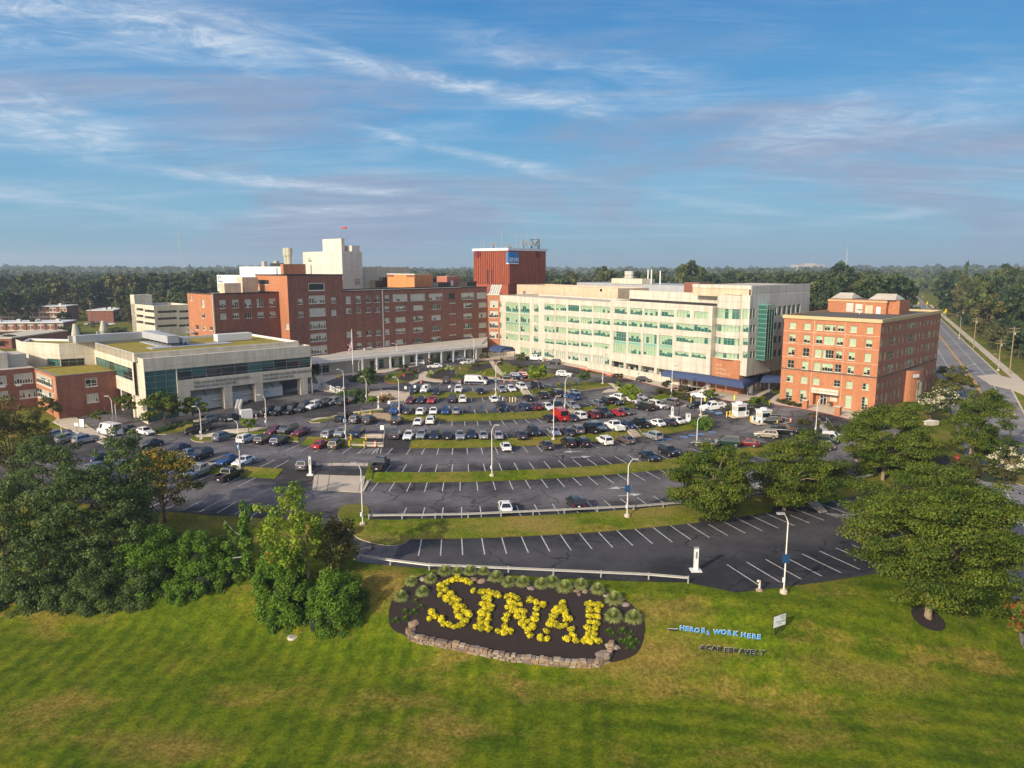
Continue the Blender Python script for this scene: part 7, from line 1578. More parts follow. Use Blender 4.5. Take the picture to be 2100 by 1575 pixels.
# ---------------------------------------------------------------- planting
def quads(C, Nrm, S, asp=1.0):
    n = len(C); a = np.cross(Nrm, RNG.normal(size=(n, 3))); a /= np.linalg.norm(a, axis=1)[:, None]+1e-9; b = np.cross(Nrm, a)
    a = a*S[:, None]*.5; b = b*(S*asp)[:, None]*.5
    V = np.stack([C-a-b, C+a-b*.35, C+a*.6+b, C-a*.7+b*.8], 1).reshape(-1, 3)
    return V, np.arange(n*4).reshape(-1, 4)
def leaf_cloud(cl, per, size, flat=.6, tvar=.18, up=.5, hollow=.35):
    """cl: rows of x y z rx ry rz tint; leaves fill each clump, denser near its skin"""
    cl = np.asarray(cl, float); k = len(cl)
    if not isinstance(per, int): per = np.clip(per*12.6*np.prod(cl[:, 3:6], axis=1)**(2/3)/size**2, 20, 900).astype(int)   # leaves by clump surface
    idx = np.repeat(np.arange(k), per); n = len(idx)
    d = RNG.normal(size=(n, 3)); d /= np.linalg.norm(d, axis=1)[:, None]; r = (hollow+(1-hollow)*RNG.random(n))**.7*(.8+.35*RNG.random(n))
    C = cl[idx, :3]+d*r[:, None]*cl[idx, 3:6]
    N = d*.8+np.array([0, 0, up])+RNG.normal(size=(n, 3))*.55; N /= np.linalg.norm(N, axis=1)[:, None]
    S = size*(.6+.8*RNG.random(n)); t = np.clip(cl[idx, 6]+RNG.normal(size=n)*tvar, 0, 1)
    return C, N, S, t
def crown_clumps(c, rx, ry, rz, n, cs, flat=.55, bottom=-.5, shell=.55, tint=(.25, .75)):
    out = []
    while len(out) < n:
        d = np.array([random.gauss(0, 1) for _ in range(3)]); d /= np.linalg.norm(d)
        if d[2] < bottom: continue
        r = shell+(1-shell)*random.random()**.6; r *= random.uniform(.82, 1.08)
        s = cs*random.uniform(.65, 1.3)
        out.append((c[0]+d[0]*r*rx, c[1]+d[1]*r*ry, c[2]+d[2]*r*rz, s*rx, s*ry, s*max(rz, rx*.55)*flat, random.uniform(*tint)))
    return out
def limb_mesh(mb, base, h, rad, targets, m, fork=.35):
    base = Vector(base); top = base+Vector((random.uniform(-.04, .04)*h, random.uniform(-.04, .04)*h, h))
    mb.tube([base+Vector((0, 0, -.3)), base+Vector((0, 0, h*.08)), base.lerp(top, .5), top], [rad*1.5, rad*1.05, rad*.85, rad*.6], m, 8)
    for t in targets:
        t = Vector(t); s = base.lerp(top, random.uniform(fork, .95)); mid = s.lerp(t, .5)+Vector((0, 0, (t-s).length*.10)); mb.tube([s, mid, t], [rad*.42, rad*.26, rad*.08], m, 5, False)
def tree(label, base, box, lm, cat='tree', name='leafy_tree', group=None, n=34, per=330, leaf=.34, cs=.26, flat=.55, trunk=.3, bk=bark, shell=.5, bottom=-.45, depth_k=.85, tint=(.2, .8), limbs=12, fill=.88):
    B = gnd(*base); x0, x1, y0, y1 = box; s = ppm(B); rx = (x1-x0)/2/s; cx = B.x+((x0+x1)/2-base[0])/s
    zt = hgt(B.x, B.y, y0); zb = max(B.z+.3, hgt(B.x, B.y, y1)); cz, rz = (zt+zb)/2, (zt-zb)/2
    r = empty(name, B); tag(r, label, cat, group)
    cl = crown_clumps((cx-B.x, 0, cz-B.z), rx*fill, rx*depth_k*fill, rz*fill, n, cs, flat, bottom, shell, tint)
    C, N, S, t = leaf_cloud(cl, per, leaf); V, F = quads(C, N, S); o = np_mesh('crown', V, F, lm, tint=t); o.parent = r
    q = MB(); h = max(1.0, (zb-B.z)+rz*.7); limb_mesh(q, (0, 0, 0), h, trunk, [c[:3] for c in random.sample(cl, min(limbs, len(cl)))], bk); q.build('trunk', r, smooth=True)
    return r
# ---- the spreading honey locusts on the right
LG = 'spreading trees around the lots'
def locust(label, base, box, n, per, leaf=.20, trunk=.30, lm=L_locust, cov=.85, cs=.22, **k):
    return tree(label, base, box, lm, n=int(n*1.9), per=cov, leaf=leaf, cs=cs, flat=.5, trunk=trunk, bk=bark_tan, shell=.42, bottom=-1, limbs=18, fill=.96, name='honey_locust', group=LG, depth_k=.9, **k)
locust('spreading tree on the dry bank, its crown over the end of the guardrail', (1456, 1066), (1366, 1552, 904, 1064), 75, 260)
locust('spreading tree on the bank with the silver car showing under it', (1608, 1047), (1538, 1728, 889, 1048), 75, 260)
locust('tall spreading tree in front of the orange office block', (1810, 985), (1718, 1926, 830, 992), 80, 280)
locust('largest spreading tree on the lawn, over the right end of the lowest lot', (1903, 1266), (1712, 2112, 965, 1240), 105, 300, .18, .36, cov=.62, cs=.165)
locust('second large tree behind the largest one, at the driveway', (1862, 1172), (1770, 2050, 950, 1120), 55, 260, .2, cov=.6)
locust('tall narrow tree by the driveway, before the road', (1988, 952), (1942, 2062, 790, 948), 60, 260)
tree('white-flowered round tree beside the orange office block', (1907, 864), (1878, 1964, 788, 858), L_white, name='flowering_tree', n=30, per=300, leaf=.30, cs=.3, trunk=.16)
tree('white-flowered tree at the frame edge below the road', (2070, 980), (2030, 2106, 912, 978), L_white, name='flowering_tree', n=26, per=300, leaf=.24, cs=.3, trunk=.14, bk=bark_tan)
tree('green tree with red and orange autumn leaves at the frame edge', (2100, 1330), (2048, 2170, 1225, 1330), L_red, n=26, per=260, leaf=.24, cs=.28, trunk=.16)
tree('dense round tree behind the white-flowered one, beside the office block', (1958, 812), (1915, 2000, 764, 815), L_brown, n=26, per=260, leaf=.4, cs=.3, trunk=.2)
tree('thin open tree at the end of the office block', (1945, 785), (1918, 1982, 742, 785), L_brown, n=14, per=120, leaf=.35, cs=.28, trunk=.15)
tree('dark bushy tree low at the driveway, behind the narrow tree', (2020, 935), (1985, 2090, 895, 940), L_dark, n=20, per=200, leaf=.35, cs=.3, trunk=.2, bottom=-1)
# ---- the thicket on the left
WG = 'trees of the left thicket'
def dark_tree(label, base, box, n=60, per=300, lm=L_dark, **k): 
    n = int(n*1.7); per = .62
    kw = dict(leaf=.20, fill=.94, cs=.20, flat=.55, shell=.45, bottom=-.7, trunk=.35, name='thicket_tree', group=WG); kw.update(k); return tree(label, base, box, lm, n=n, per=per, **kw)
dark_tree('dark feathery tree in the middle of the thicket, before the brick wing', (165, 1185), (80, 330, 935, 1175), 85, 300)
dark_tree('dark feathery tree at the frame edge of the thicket', (20, 1200), (-70, 130, 960, 1190), 70, 300)
dark_tree('dark low tree in front of the thicket, by the lawn', (95, 1225), (10, 200, 1060, 1225), 55, 260)
dark_tree('dark tree of the thicket rising highest, behind the golden tree', (270, 1130), (205, 335, 868, 1080), 50, 260, flat=.4)
dark_tree('brownish green tree at the frame edge, before the brick wing', (30, 1010), (-50, 112, 800, 1010), 60, 260, lm=L_brown)
dark_tree('dark tree behind the frame-edge thicket, olive topped', (95, 1060), (30, 190, 885, 1050), 50, 250)
dark_tree('dark undergrowth tree between the thicket and the vine mound', (250, 1190), (180, 330, 1040, 1195), 50, 260, bottom=-1)
tree('tree hung with golden orange seed clusters, at the edge of the thicket', (337, 1072), (246, 430, 905, 1070), L_gold, name='golden_tree', n=120, per=.5, leaf=.27, cs=.17, flat=.5, shell=.45, trunk=.24, limbs=26, group=WG)
tree('bright light green tree rising from the vine mound', (635, 1228), (532, 668, 984, 1180), L_bright, n=110, per=.6, leaf=.22, cs=.2, shell=.45, trunk=.2, bottom=-1, limbs=14, fill=.95, bk=bark_tan, group=WG)
tree('drooping dark tree at the bend of the driveway', (690, 1180), (640, 742, 1058, 1180), L_brown, n=70, per=.6, leaf=.2, cs=.24, flat=.9, trunk=.2, bottom=-1, group=WG, name='drooping_tree')
def ivy_snag():
    B = gnd(508, 1185); r = empty('ivy_snag', B); tag(r, 'dead snag wrapped in ivy with bare branch tips, before the empty bays', 'tree', WG); s = ppm(B); h = hgt(B.x, B.y, 1035)-B.z
    q = MB(); q.tube([(0, 0, -.2), (.1, 0, h*.5), (-.1, 0, h)], [.22, .14, .05], bark_tan, 6)
    for a, z0, l, dz in ((-1, .55, 2.2, 2.4), (1, .7, 1.2, 1.6), (-1, .3, 2.6, -.4), (-1, .12, 3.6, -1.0), (.6, .85, .6, 1.4)): q.tube([(0, 0, h*z0), (a*l*.6, -.2, h*z0+dz*.4), (a*l, -.4, h*z0+dz)], [.08, .05, .02], galv, 5)
    q.build('trunk', r)
    cl = [(random.gauss(0, .25)+.1, random.gauss(0, .25), h*t, .75-.35*t, .7, .7, random.uniform(.2, .8)) for t in np.linspace(.02, .97, 18)]+[(-1.1-.5*k, -.2, h*.55+.8*k, .4, .4, .5, .5) for k in range(3)]+[(-1-k*.5, -.3, h*.15, .8, .8, .5, .4) for k in range(3)]
    C, N, S, t = leaf_cloud(cl, 170, .22); V, F = quads(C, N, S); np_mesh('ivy', V, F, L_vine, tint=t).parent = r
ivy_snag()
def mound(label, ell, lm=L_vine, per=420, leaf=.15, name='vine_mound', group='vine mounds', cov=1.1):
    """ell: list of (px, py ground centre, half width px, top py)"""
    B = gnd(ell[0][0], ell[0][1]); r = empty(name, B); tag(r, label, 'bush', group); cl = []
    for px, py, hw, yt in ell:
        P = gnd(px, py); s = ppm(P); w = hw/s; h = max(.5, hgt(P.x, P.y, yt)-P.z); n = max(12, int(w*h*4.4))
        for _ in range(n):
            a, e = random.uniform(0, 2*PI), math.asin(random.uniform(-.42, 1)); k = random.uniform(.72, 1.0)
            cl.append((P.x-B.x+w*k*math.cos(a)*math.cos(e), P.y-B.y+w*.8*k*math.sin(a)*math.cos(e), P.z-B.z+h*k*math.sin(e), w*.16+.3, w*.16+.3, h*.10+.3, random.uniform(.15, .85)))
    C, N, S, t = leaf_cloud(cl, cov, leaf, up=.35); V, F = quads(C, N, S); np_mesh('foliage', V, F, lm, tint=t).parent = r
    q = MB()
    for px, py, hw, yt in ell:
        P = gnd(px, py)-B; s = ppm(gnd(px, py)); w = hw/s*.5; h = max(.4, hgt(P.x+B.x, P.y+B.y, yt)-P.z-B.z)*.6
        q.lathe([(w*.8, -.4), (w*.95, 0), (w*.85, h*.5), (w*.5, h*.85), (.1, h)], (P.x, P.y, P.z), MATS['thicket_core'], 10)
    q.build('mound_core', r)  # near-black solid core behind the leaves
mat('thicket_core', (.010, .018, .006), 1)
mound('bright vine mound with a cleft trunk, at the foot of the light green tree', [(585, 1240, 58, 1125), (600, 1262, 52, 1185), (560, 1205, 34, 1130)], per=520)
mound('low bright vine mound nearest the mulch bed', [(690, 1268, 58, 1172), (705, 1240, 42, 1165), (650, 1285, 30, 1230)], per=520)
mound('long vine-draped hump with a dark hollow, in the thicket', [(300, 1195, 60, 1085), (350, 1170, 55, 1078), (410, 1175, 52, 1092), (450, 1165, 40, 1100)], per=520)
mound('dark vine slope between the thicket and the lawn', [(215, 1215, 75, 1125), (140, 1225, 60, 1150), (300, 1220, 50, 1150)], L_dark, per=520)
mound('low bright creeper patch below the ivy snag', [(420, 1205, 45, 1155), (380, 1215, 40, 1170), (465, 1195, 30, 1150)], per=420)
mound('olive creeper slope at the frame edge, above the lawn', [(60, 1225, 60, 1165), (10, 1230, 50, 1170)], L_dark, per=420)
# ---- small trees in the lots
SG = 'small trees in the car parks'
def small(label, base, box, lm, n=16, per=170, leaf=.26, trunk=.09, **k): tree(label, base, box, lm, name='small_tree', n=n, per=per, leaf=leaf, cs=.32, trunk=trunk, group=SG, limbs=8, **k)
small('small round bright tree on the kerbed island', (510, 887), (490, 526, 855, 885), L_bright); small('open dark tree against the clinic glass', (339, 882), (293, 378, 800, 878), L_locust, 30, 170, .3, .14)
small('open tree beside the clinic, nearest the modular building', (398, 868), (376, 430, 806, 862), L_locust, 22, 150, .3, .12); small('thin tree on the drive by the paired poles', (208, 877), (183, 228, 838, 868), L_locust, 14, 130)
small('thin tree at the clinic corner, behind the paired poles', (264, 875), (238, 286, 806, 856), L_locust, 18, 130); small('brownish thin tree at the walk by the brick wing', (110, 864), (80, 130, 812, 862), L_brown, 18, 130)
small('dark full tree before the entrance canopy, above the tan grasses', (757, 806), (732, 777, 747, 804), L_dark, 30, 260, .35, .2); small('small bright tree beside the white call post', (763, 844), (752, 774, 810, 832), L_bright)
small('bright green tree in the first grass strip', (1105.7, 804), (1080, 1125, 741, 788), L_bright, 26, 200, .34, .16); small('small dark tree on the oval island', (1196, 790), (1182, 1211, 757, 786), L_dark, 20, 200)
small('bright yellow-green tree in the second grass strip', (1279, 833), (1266, 1313, 783, 826), L_bright, 26, 200, .34, .16); small('small tree on the kerb by the first toll booth', (1452, 822), (1439, 1476, 797, 821), L_locust, 16, 140)
small('leaning thin tree beside the toll booths', (1548, 840), (1530, 1578, 812, 836), L_locust, 16, 140); small('dark round tree before the navy dome awning', (1068, 752), (1054, 1085, 723, 745), L_dark, 18, 200)
for lab, b, bx in (('pink crepe myrtle on the round garden bed', (827, 770), (808, 843, 747, 769)), ('pink crepe myrtle at the garden top, before the canopy', (888, 753), (871, 905, 732, 756)), ('pink crepe myrtle beside the oval island', (1265, 785), (1253, 1278, 762, 781)), ('pink crepe myrtle in the hedge, nearest the cream wall', (1362, 803), (1350, 1377, 779, 798)), ('pink crepe myrtle in the hedge before the awning', (1395, 815), (1382, 1413, 786, 807)), ('small pink crepe myrtle before the office entrance', (1671, 870), (1655, 1680, 846, 861)), ('pink crepe myrtle near the entrance columns', (993, 742), (983, 1004, 724, 741))):
    tree(lab, b, bx, L_pink, name='crepe_myrtle', group='pink crepe myrtles', n=16, per=150, leaf=.28, cs=.32, trunk=.07, limbs=8)
# ---- hedges, shrubs and grasses
def hedge(label, pts, w, h, lm=L_hedge, leaf=.22, per=90, name='hedge', cat='hedge', group=None):
    P = [gnd(*p) for p in pts]; B = P[0]; r = empty(name, B); tag(r, label, cat, group); cl = []
    for a, b in zip(P[:-1], P[1:]):
        n = max(1, int((b-a).length/.7))
        for k in range(n):
            p = a.lerp(b, k/n)-B
            for j in range(2): cl.append((p.x+random.uniform(-.5, .5)*w, p.y+random.uniform(-.5, .5)*w, p.z+h*random.uniform(.35, .7), .6, .6, h*.5, random.uniform(.15, .85)))
    C, N, S, t = leaf_cloud(cl, per, leaf); V, F = quads(C, N, S); np_mesh('foliage', V, F, lm, tint=t).parent = r
hedge('clipped brownish hedge along the drive before the awning', [(1345, 806), (1380, 813), (1420, 825)], 1.4, 1.3); hedge('hedge continuing to the white pickup and the booths', [(1482, 838), (1500, 843)], 1.2, 1.0)
hedge('low hedge by the exit lane past the booths', [(1640, 868), (1662, 873)], 1.4, 1.2); hedge('hedge beside the grey steps with handrails', [(1685, 875), (1722, 888)], 1.6, 1.2); hedge('dark planting at the office block wall', [(1602, 826), (1630, 834), (1650, 838)], 1.4, 1.0)
hedge('yellow-green hedge along the brick wing', [(128, 846), (165, 838), (200, 832), (238, 826)], 2.0, 1.6, L_vine); hedge('dark low planting at the foot of the clinic', [(322, 888), (360, 877), (395, 868)], 1.8, .9, L_dark)
mound('large clipped round bush at the end of the third grass strip', [(1440, 878, 26, 851)], L_vine, 420, .22, 'round_bush', 'bushes in the lots'); mound('dark spreading evergreen beside the tan grasses', [(735, 822, 30, 798), (705, 818, 18, 800)], L_dark, 420, .28, 'evergreen_bush', 'bushes in the lots')
mound('clump of tan ornamental grass beside the small bright tree', [(782, 824, 12, 808), (797, 822, 10, 809)], L_straw, 300, .25, 'ornamental_grass', 'bushes in the lots'); mound('dark bush at the foot of the flagpole', [(728, 783, 12, 766)], L_dark, 260, .3, 'evergreen_bush', 'bushes in the lots')
mound('yellow-green planting at the driveway, below the white-flowered tree', [(2030, 985, 45, 955), (1990, 965, 30, 945)], L_hedge, 420, .28, 'ground_shrub', 'bushes in the lots')
for lab, x, y, w, h, lm in (('green shrub bed at the round garden corner', 800, 776, 7, 9, L_vine), ('grey-green shrub in the garden, beside the path', 884, 768, 6, 9, L_tuft), ('brown shrub in the garden before the canopy', 905, 764, 7, 8, L_hedge), ('tan grass tuft on the garden, below the pink tree', 850, 766, 5, 8, L_straw), ('dark red shrub on the garden lawn', 975, 752, 9, 7, L_hedge), ('silver green shrub near the purple-topped person', 922, 759, 8, 10, L_tuft), ('yellow shrub row along the garden bays', 985, 769, 11, 6, L_yel), ('tan grass tuft by the dome awning path', 1020, 750, 5, 7, L_straw), ('tan grass tuft under the dark round tree', 1053, 766, 5, 7, L_straw), ('tan grass tuft beside the bright green tree', 1071, 765, 5, 7, L_straw), ('pale green shrub at the garden bays', 1036, 770, 8, 6, L_tuft), ('low conifer on the garden tip by the awning', 1028, 749, 4, 14, L_dark), ('round green shrub under the dark tree', 1064, 756, 8, 9, L_hedge), ('yellow-green shrubs beside the oval island path', 1268, 793, 8, 8, L_bright), ('dark shrub bed along the garden path', 945, 775, 9, 6, L_dark)):
    mound(lab, [(x, y, w, y-h)], lm, 120, .24, 'garden_shrub', 'garden shrubs')
# ---- the planted letter bed
ZB = (780, 1130); fb = 3.5
outline = [(95, 330), (62, 420), (58, 500), (80, 565), (190, 612), (230, 650), (560, 705), (800, 765), (1050, 800), (1300, 825), (1500, 830), (1640, 800), (1700, 795), (1850, 745), (1895, 610), (1898, 490), (1810, 395), (1660, 300), (1500, 245), (1250, 235), (1000, 225), (830, 150), (600, 135), (410, 150), (250, 195)]
drape('mulch_bed', [z5(ZB, x, y, fb) for x, y in outline], mulch, .12, .3, 5, 1.2, soft=2)
def lathe_rock(mb, c, sx, sy, sz, m, seed):
    rd = random.Random(seed); n = 8; prof = [(.75, 0), (1.0, .3), (.95, .65), (.6, .95)]; V = []
    for r_, z in prof:
        for i in range(n): a = 2*PI*i/n; k = rd.uniform(.82, 1.12); V.append((c[0]+sx*r_*k*math.cos(a), c[1]+sy*r_*k*math.sin(a), c[2]+sz*z*rd.uniform(.9, 1.1)))
    mb.raw(V, [(j*n+i, j*n+(i+1) % n, (j+1)*n+(i+1) % n, (j+1)*n+i) for j in range(3) for i in range(n)]+[tuple(range(3*n, 4*n))], m)
stones = [mat('stone_%d' % i, c, .9, var=.15, scale=3) for i, c in enumerate(((.24, .155, .09), (.29, .20, .12), (.17, .12, .09), (.32, .26, .19), (.22, .17, .14)))]
def stone_wall():
    pts = [gnd(*z5(ZB, x, y, fb)) for x, y in ((196, 575), (215, 628), (300, 655), (430, 678), (560, 702), (680, 730), (800, 757), (930, 778), (1050, 795), (1180, 808), (1300, 818), (1430, 826), (1550, 824), (1620, 795), (1650, 745), (1655, 690))]
    r = empty('stone_wall', pts[7]); tag(r, 'dry stone wall curving along the foot of the letter bed', 'wall'); q = MB(); B = pts[7]; sd = 0
    for course in range(3):
        zz = .27*course
        for a, b in zip(pts[:-1], pts[1:]):
            L_ = (b-a).length; t = random.uniform(0, .2); ang = math.atan2(b.y-a.y, b.x-a.x)
            while t < L_:
                w_ = random.uniform(.35, .8); p = a.lerp(b, min(1, (t+w_/2)/L_)); z = T(p.x, p.y)-.12+zz; n = Vector((math.sin(ang), -math.cos(ang), 0)); sd += 1
                c = p+n*random.uniform(-.06, .06)-B; hh = random.uniform(.24, .30) if course < 2 else random.uniform(.16, .34)
                m_ = random.choice(stones); x, y, z_ = w_*.49, .28, hh; co_, si_ = math.cos(ang), math.sin(ang); j = lambda: random.uniform(.84, 1.0)
                V = [(c.x+(sx*x*k1)*co_-(sy*y*k2)*si_, c.y+(sx*x*k1)*si_+(sy*y*k2)*co_, z-B.z+(z_*k3 if up else 0)) for up in (0, 1) for sx, sy in ((-1, -1), (1, -1), (1, 1), (-1, 1)) for k1, k2, k3 in [(j(), j(), j())]]
                q.raw(V, [(0, 3, 2, 1), (4, 5, 6, 7), (0, 1, 5, 4), (1, 2, 6, 5), (2, 3, 7, 6), (3, 0, 4, 7)], m_); t += w_+.02
    q.build('stones', r)
stone_wall()
def rock(label, x, y, s, i, sz=None):
    P = gnd(*z5(ZB, x, y, fb)); q = MB(); lathe_rock(q, (0, 0, -.1), s, s*.7, sz or s*.75, stones[i % 5], i); o = q.build('boulder', smooth=False); o.location = P; o.rotation_euler.z = i*.7; tag(o, label, 'boulder', 'boulders set in the letter bed')
for i, (x, y, s, l) in enumerate(((670, 212, .55, 'rounded boulder above the end of the S, nearest the grass clumps'), (728, 226, .62, 'largest rounded boulder between the S and the first I'), (777, 212, .36, 'small boulder beside the largest one, above the first I'), (300, 208, .5, 'boulder between the grass clumps at the west corner of the bed'), (1082, 275, .5, 'boulder under the grass clump above the N'), (1408, 292, .45, 'first of the boulder trio above the A'), (1470, 296, .48, 'second of the boulder trio above the A'), (1426, 314, .42, 'lowest of the boulder trio above the A'), (1618, 328, .42, 'boulder left of the three east grass clumps'), (1762, 392, .55, 'pale boulder among the three east grass clumps'), (1740, 352, .36, 'small boulder behind the three east grass clumps'), (240, 530, .85, 'large flat capstone at the west end of the stone wall'), (228, 568, .7, 'pale block under the west capstone'), (1660, 690, .85, 'large flat slab at the east end of the stone wall'), (1600, 745, .95, 'broad slab below the east end slab of the wall'))): rock(l, x, y, s, i, .45 if i > 10 else None)
def tuft_mesh(seed, n=1300, h=1.0, sp=1.0, lm=None):
    rg = np.random.default_rng(seed); a = rg.uniform(0, 2*PI, n); e = rg.uniform(.25, 1.0, n)**.7; ln = h*rg.uniform(.75, 1.1, n); K = 4; V = []; F = []
    ph = rg.uniform(.02, 1.5, n)
    for i in range(n):
        d = np.array([math.cos(a[i]), math.sin(a[i])]); wd = np.array([-d[1], d[0]])*.026; cp_, sp_ = math.cos(ph[i]), math.sin(ph[i])
        for k in range(K+1):
            t = k/K; r_ = .05+ln[i]*cp_*t*.95; z = .10+ln[i]*(sp_*t-.22*cp_*t*t)*.95+.16*t*(1-t); w_ = 1-t*.75
            V += [(*(d*r_-wd*w_), z), (*(d*r_+wd*w_), z)]
        b = i*(2*K+2); F += [(b+2*k, b+2*k+1, b+2*k+3, b+2*k+2) for k in range(K)]
    o = np_mesh('grass_clump', np.array(V), np.array(F), lm or L_tuft, tint=np.repeat(rg.uniform(.1, 1, n), K)); return o
TU = [tuft_mesh(i) for i in range(3)]
for i, (x, y, l) in enumerate(((225, 225, 'feathery grass clump at the west edge of the bed, uppermost'), (362, 208, 'feathery grass clump left of the long row, near the guardrail'), (305, 300, 'feathery grass clump left of the top of the S'), (150, 335, 'feathery grass clump furthest west on the bed'), (462, 155, 'first grass clump of the row against the guardrail'), (552, 155, 'second grass clump of the row against the guardrail'), (645, 155, 'third grass clump of the row against the guardrail'), (742, 155, 'fourth grass clump of the row against the guardrail'), (830, 198, 'grass clump stepping down after the guardrail row'), (920, 232, 'grass clump above the left of the N'), (1022, 232, 'grass clump above the middle of the N'), (1155, 245, 'grass clump above the right of the N, beside a boulder'), (1232, 232, 'small grass clump behind two others, above the gap before the A'), (1325, 268, 'big grass clump above the A'), (1440, 250, 'grass clump over the boulder trio'), (1560, 282, 'grass clump above the last I'), (1677, 355, 'upper of the three east grass clumps'), (1672, 480, 'largest of the three east grass clumps, beside the last I'), (1818, 490, 'east-most of the three east grass clumps'))):
    o = TU[i] if i < 3 else TU[i % 3].copy()
    if i >= 3: COL.objects.link(o)
    P = gnd(*z5(ZB, x, y+8, fb)); s = .86+.22*random.random()+(.2 if i > 15 else 0); o.location = P; o.scale = (s, s, s); o.rotation_euler.z = i*1.3; tag(o, l, 'grass clump', 'feathery grass clumps of the letter bed')
def dome(seed, n=420, r=.46, leaf=.12, lm=None):
    rg = np.random.default_rng(seed); cl = [(rg.uniform(-.2, .2), rg.uniform(-.2, .2), r*rg.uniform(.35, .75), r*rg.uniform(.45, .7), r*rg.uniform(.45, .7), r*.5, rg.uniform(.15, .95)) for _ in range(6)]
    C, N, S, t = leaf_cloud(cl, n//6, leaf, up=.6, hollow=.6); V, F = quads(C, N, S); return np_mesh('yellow_shrub', V, F, lm or L_yel, tint=t)
DM = [dome(40+i) for i in range(9)]; dn = 0
LET = {'S': ('letter S of the mulch bed', [(665, 288), (648, 238), (615, 222), (585, 210), (555, 205), (525, 215), (495, 222), (470, 240), (440, 258), (422, 282), (470, 290), (437, 322), (470, 338), (500, 322), (485, 360), (520, 375), (532, 340), (560, 362), (548, 400), (590, 405), (560, 440), (600, 440), (632, 462), (575, 480), (612, 505), (575, 540), (533, 550), (495, 540), (460, 525), (430, 497), (402, 475), (370, 452), (357, 495)]),
 'I': ('first letter I of the mulch bed', [(735, 300), (772, 298), (803, 312), (835, 325), (755, 345), (790, 348), (742, 385), (782, 388), (745, 422), (785, 420), (728, 460), (775, 458), (800, 405), (722, 495), (770, 492), (715, 525), (762, 528), (690, 560), (730, 562), (776, 570)]),
 'N': ('letter N of the mulch bed', [(908, 330), (945, 328), (982, 342), (920, 372), (958, 372), (995, 390), (915, 415), (955, 412), (915, 465), (902, 502), (888, 545), (848, 578), (890, 590), (932, 585), (965, 442), (1008, 432), (1036, 442), (985, 478), (1030, 478), (1010, 518), (1050, 512), (1040, 545), (1085, 548), (1060, 580), (1100, 560), (1080, 615), (1110, 500), (1112, 460), (1122, 425), (1082, 362), (1122, 372), (1168, 385)]),
 'A': ('letter A of the mulch bed', [(1305, 376), (1265, 412), (1308, 408), (1250, 442), (1292, 440), (1328, 435), (1240, 475), (1338, 465), (1222, 508), (1345, 500), (1210, 542), (1252, 530), (1292, 548), (1328, 538), (1192, 585), (1365, 570), (1158, 630), (1202, 636), (1380, 610), (1346, 640), (1398, 650)]),
 'J': ('last letter I of the mulch bed', [(1497, 386), (1535, 390), (1572, 396), (1508, 432), (1552, 436), (1500, 475), (1546, 480), (1500, 520), (1545, 526), (1490, 557), (1540, 562), (1490, 595), (1536, 602), (1480, 628), (1530, 632), (1465, 655), (1512, 660), (1560, 655)])}
for k_, (nm_, pts) in LET.items():
    ys = [p[1] for p in pts]; y0, y1 = min(ys), max(ys)
    for x, y in pts:
        t = (y-y0)/(y1-y0); zone = 'top' if t < .25 else 'upper middle' if t < .5 else 'lower middle' if t < .75 else 'foot'
        o = DM[dn] if dn < 9 else DM[dn % 9].copy()
        if dn >= 9: COL.objects.link(o)
        P = gnd(*z5(ZB, x, y+10, fb)); s = random.uniform(.84, 1.2); o.location = P+Vector((0, 0, .08)); o.scale = (s*1.08, s*1.08, s); o.rotation_euler.z = random.uniform(0, 6)
        tag(o, f'golden yellow shrub in the {zone} of the {nm_}', 'shrub', f'yellow shrubs in the {zone} of the {nm_}'); dn += 1
lil = [tuft_mesh(90+i, 60, .45, lm=L_vine) for i in range(2)]
for i, (x, y) in enumerate(((250, 372), (290, 412), (175, 447), (240, 452), (175, 502), (110, 512), (1630, 592), (1670, 612), (1735, 592), (1800, 602), (1720, 657), (1835, 662), (1785, 657), (1795, 702), (1750, 665), (1650, 580))):
    o = lil[i] if i < 2 else lil[i % 2].copy()
    if i >= 2: COL.objects.link(o)
    o.name = 'young_plant'; P = gnd(*z5(ZB, x, y+6, fb)); o.location = P+Vector((0, 0, .1)); s = random.uniform(.9, 1.5); o.scale = (s, s, s); tag(o, 'small green bedding plant left of the letter S' if x < 400 else 'small green bedding plant right of the last letter', 'plant', 'bedding plants by the S' if x < 400 else 'bedding plants by the last letter')
# fallen leaves on the lawn
n = 420; px = RNG.uniform(1150, 2100, n); py = RNG.uniform(1340, 1480, n)+RNG.normal(size=n)*25; V = []; F = []; 
for i in range(n):
    P = gnd(float(px[i]), float(py[i])); a = random.uniform(0, 6); s = random.uniform(.035, .085); b = len(V); V += [(P.x+s*math.cos(a+k*PI/2), P.y+s*math.sin(a+k*PI/2), P.z+.03+.03*(k % 2)) for k in range(4)]; F.append((b, b+1, b+2, b+3))
stuff(np_mesh('fallen_leaves', np.array(V), np.array(F), leafmat('fallen_leaf', (.30, .05, .02), (.42, .20, .06)), tint=RNG.random(n)))
# mulch rings under the spreading trees
for px, py, a in ((1903, 1270, 1.7), (1608, 1050, 1.8), (1456, 1070, 1.6)):
    B = gnd(px, py); q = MB(); V = [(B.x+a*k*math.cos(t), B.y+a*k*.9*math.sin(t)) for k in (1,) for t in np.linspace(0, 2*PI, 18)[:-1]]; q.face([(x, y, T(x, y)+.11) for x, y in V], mulch); structure(q.build('mulch_ring'))
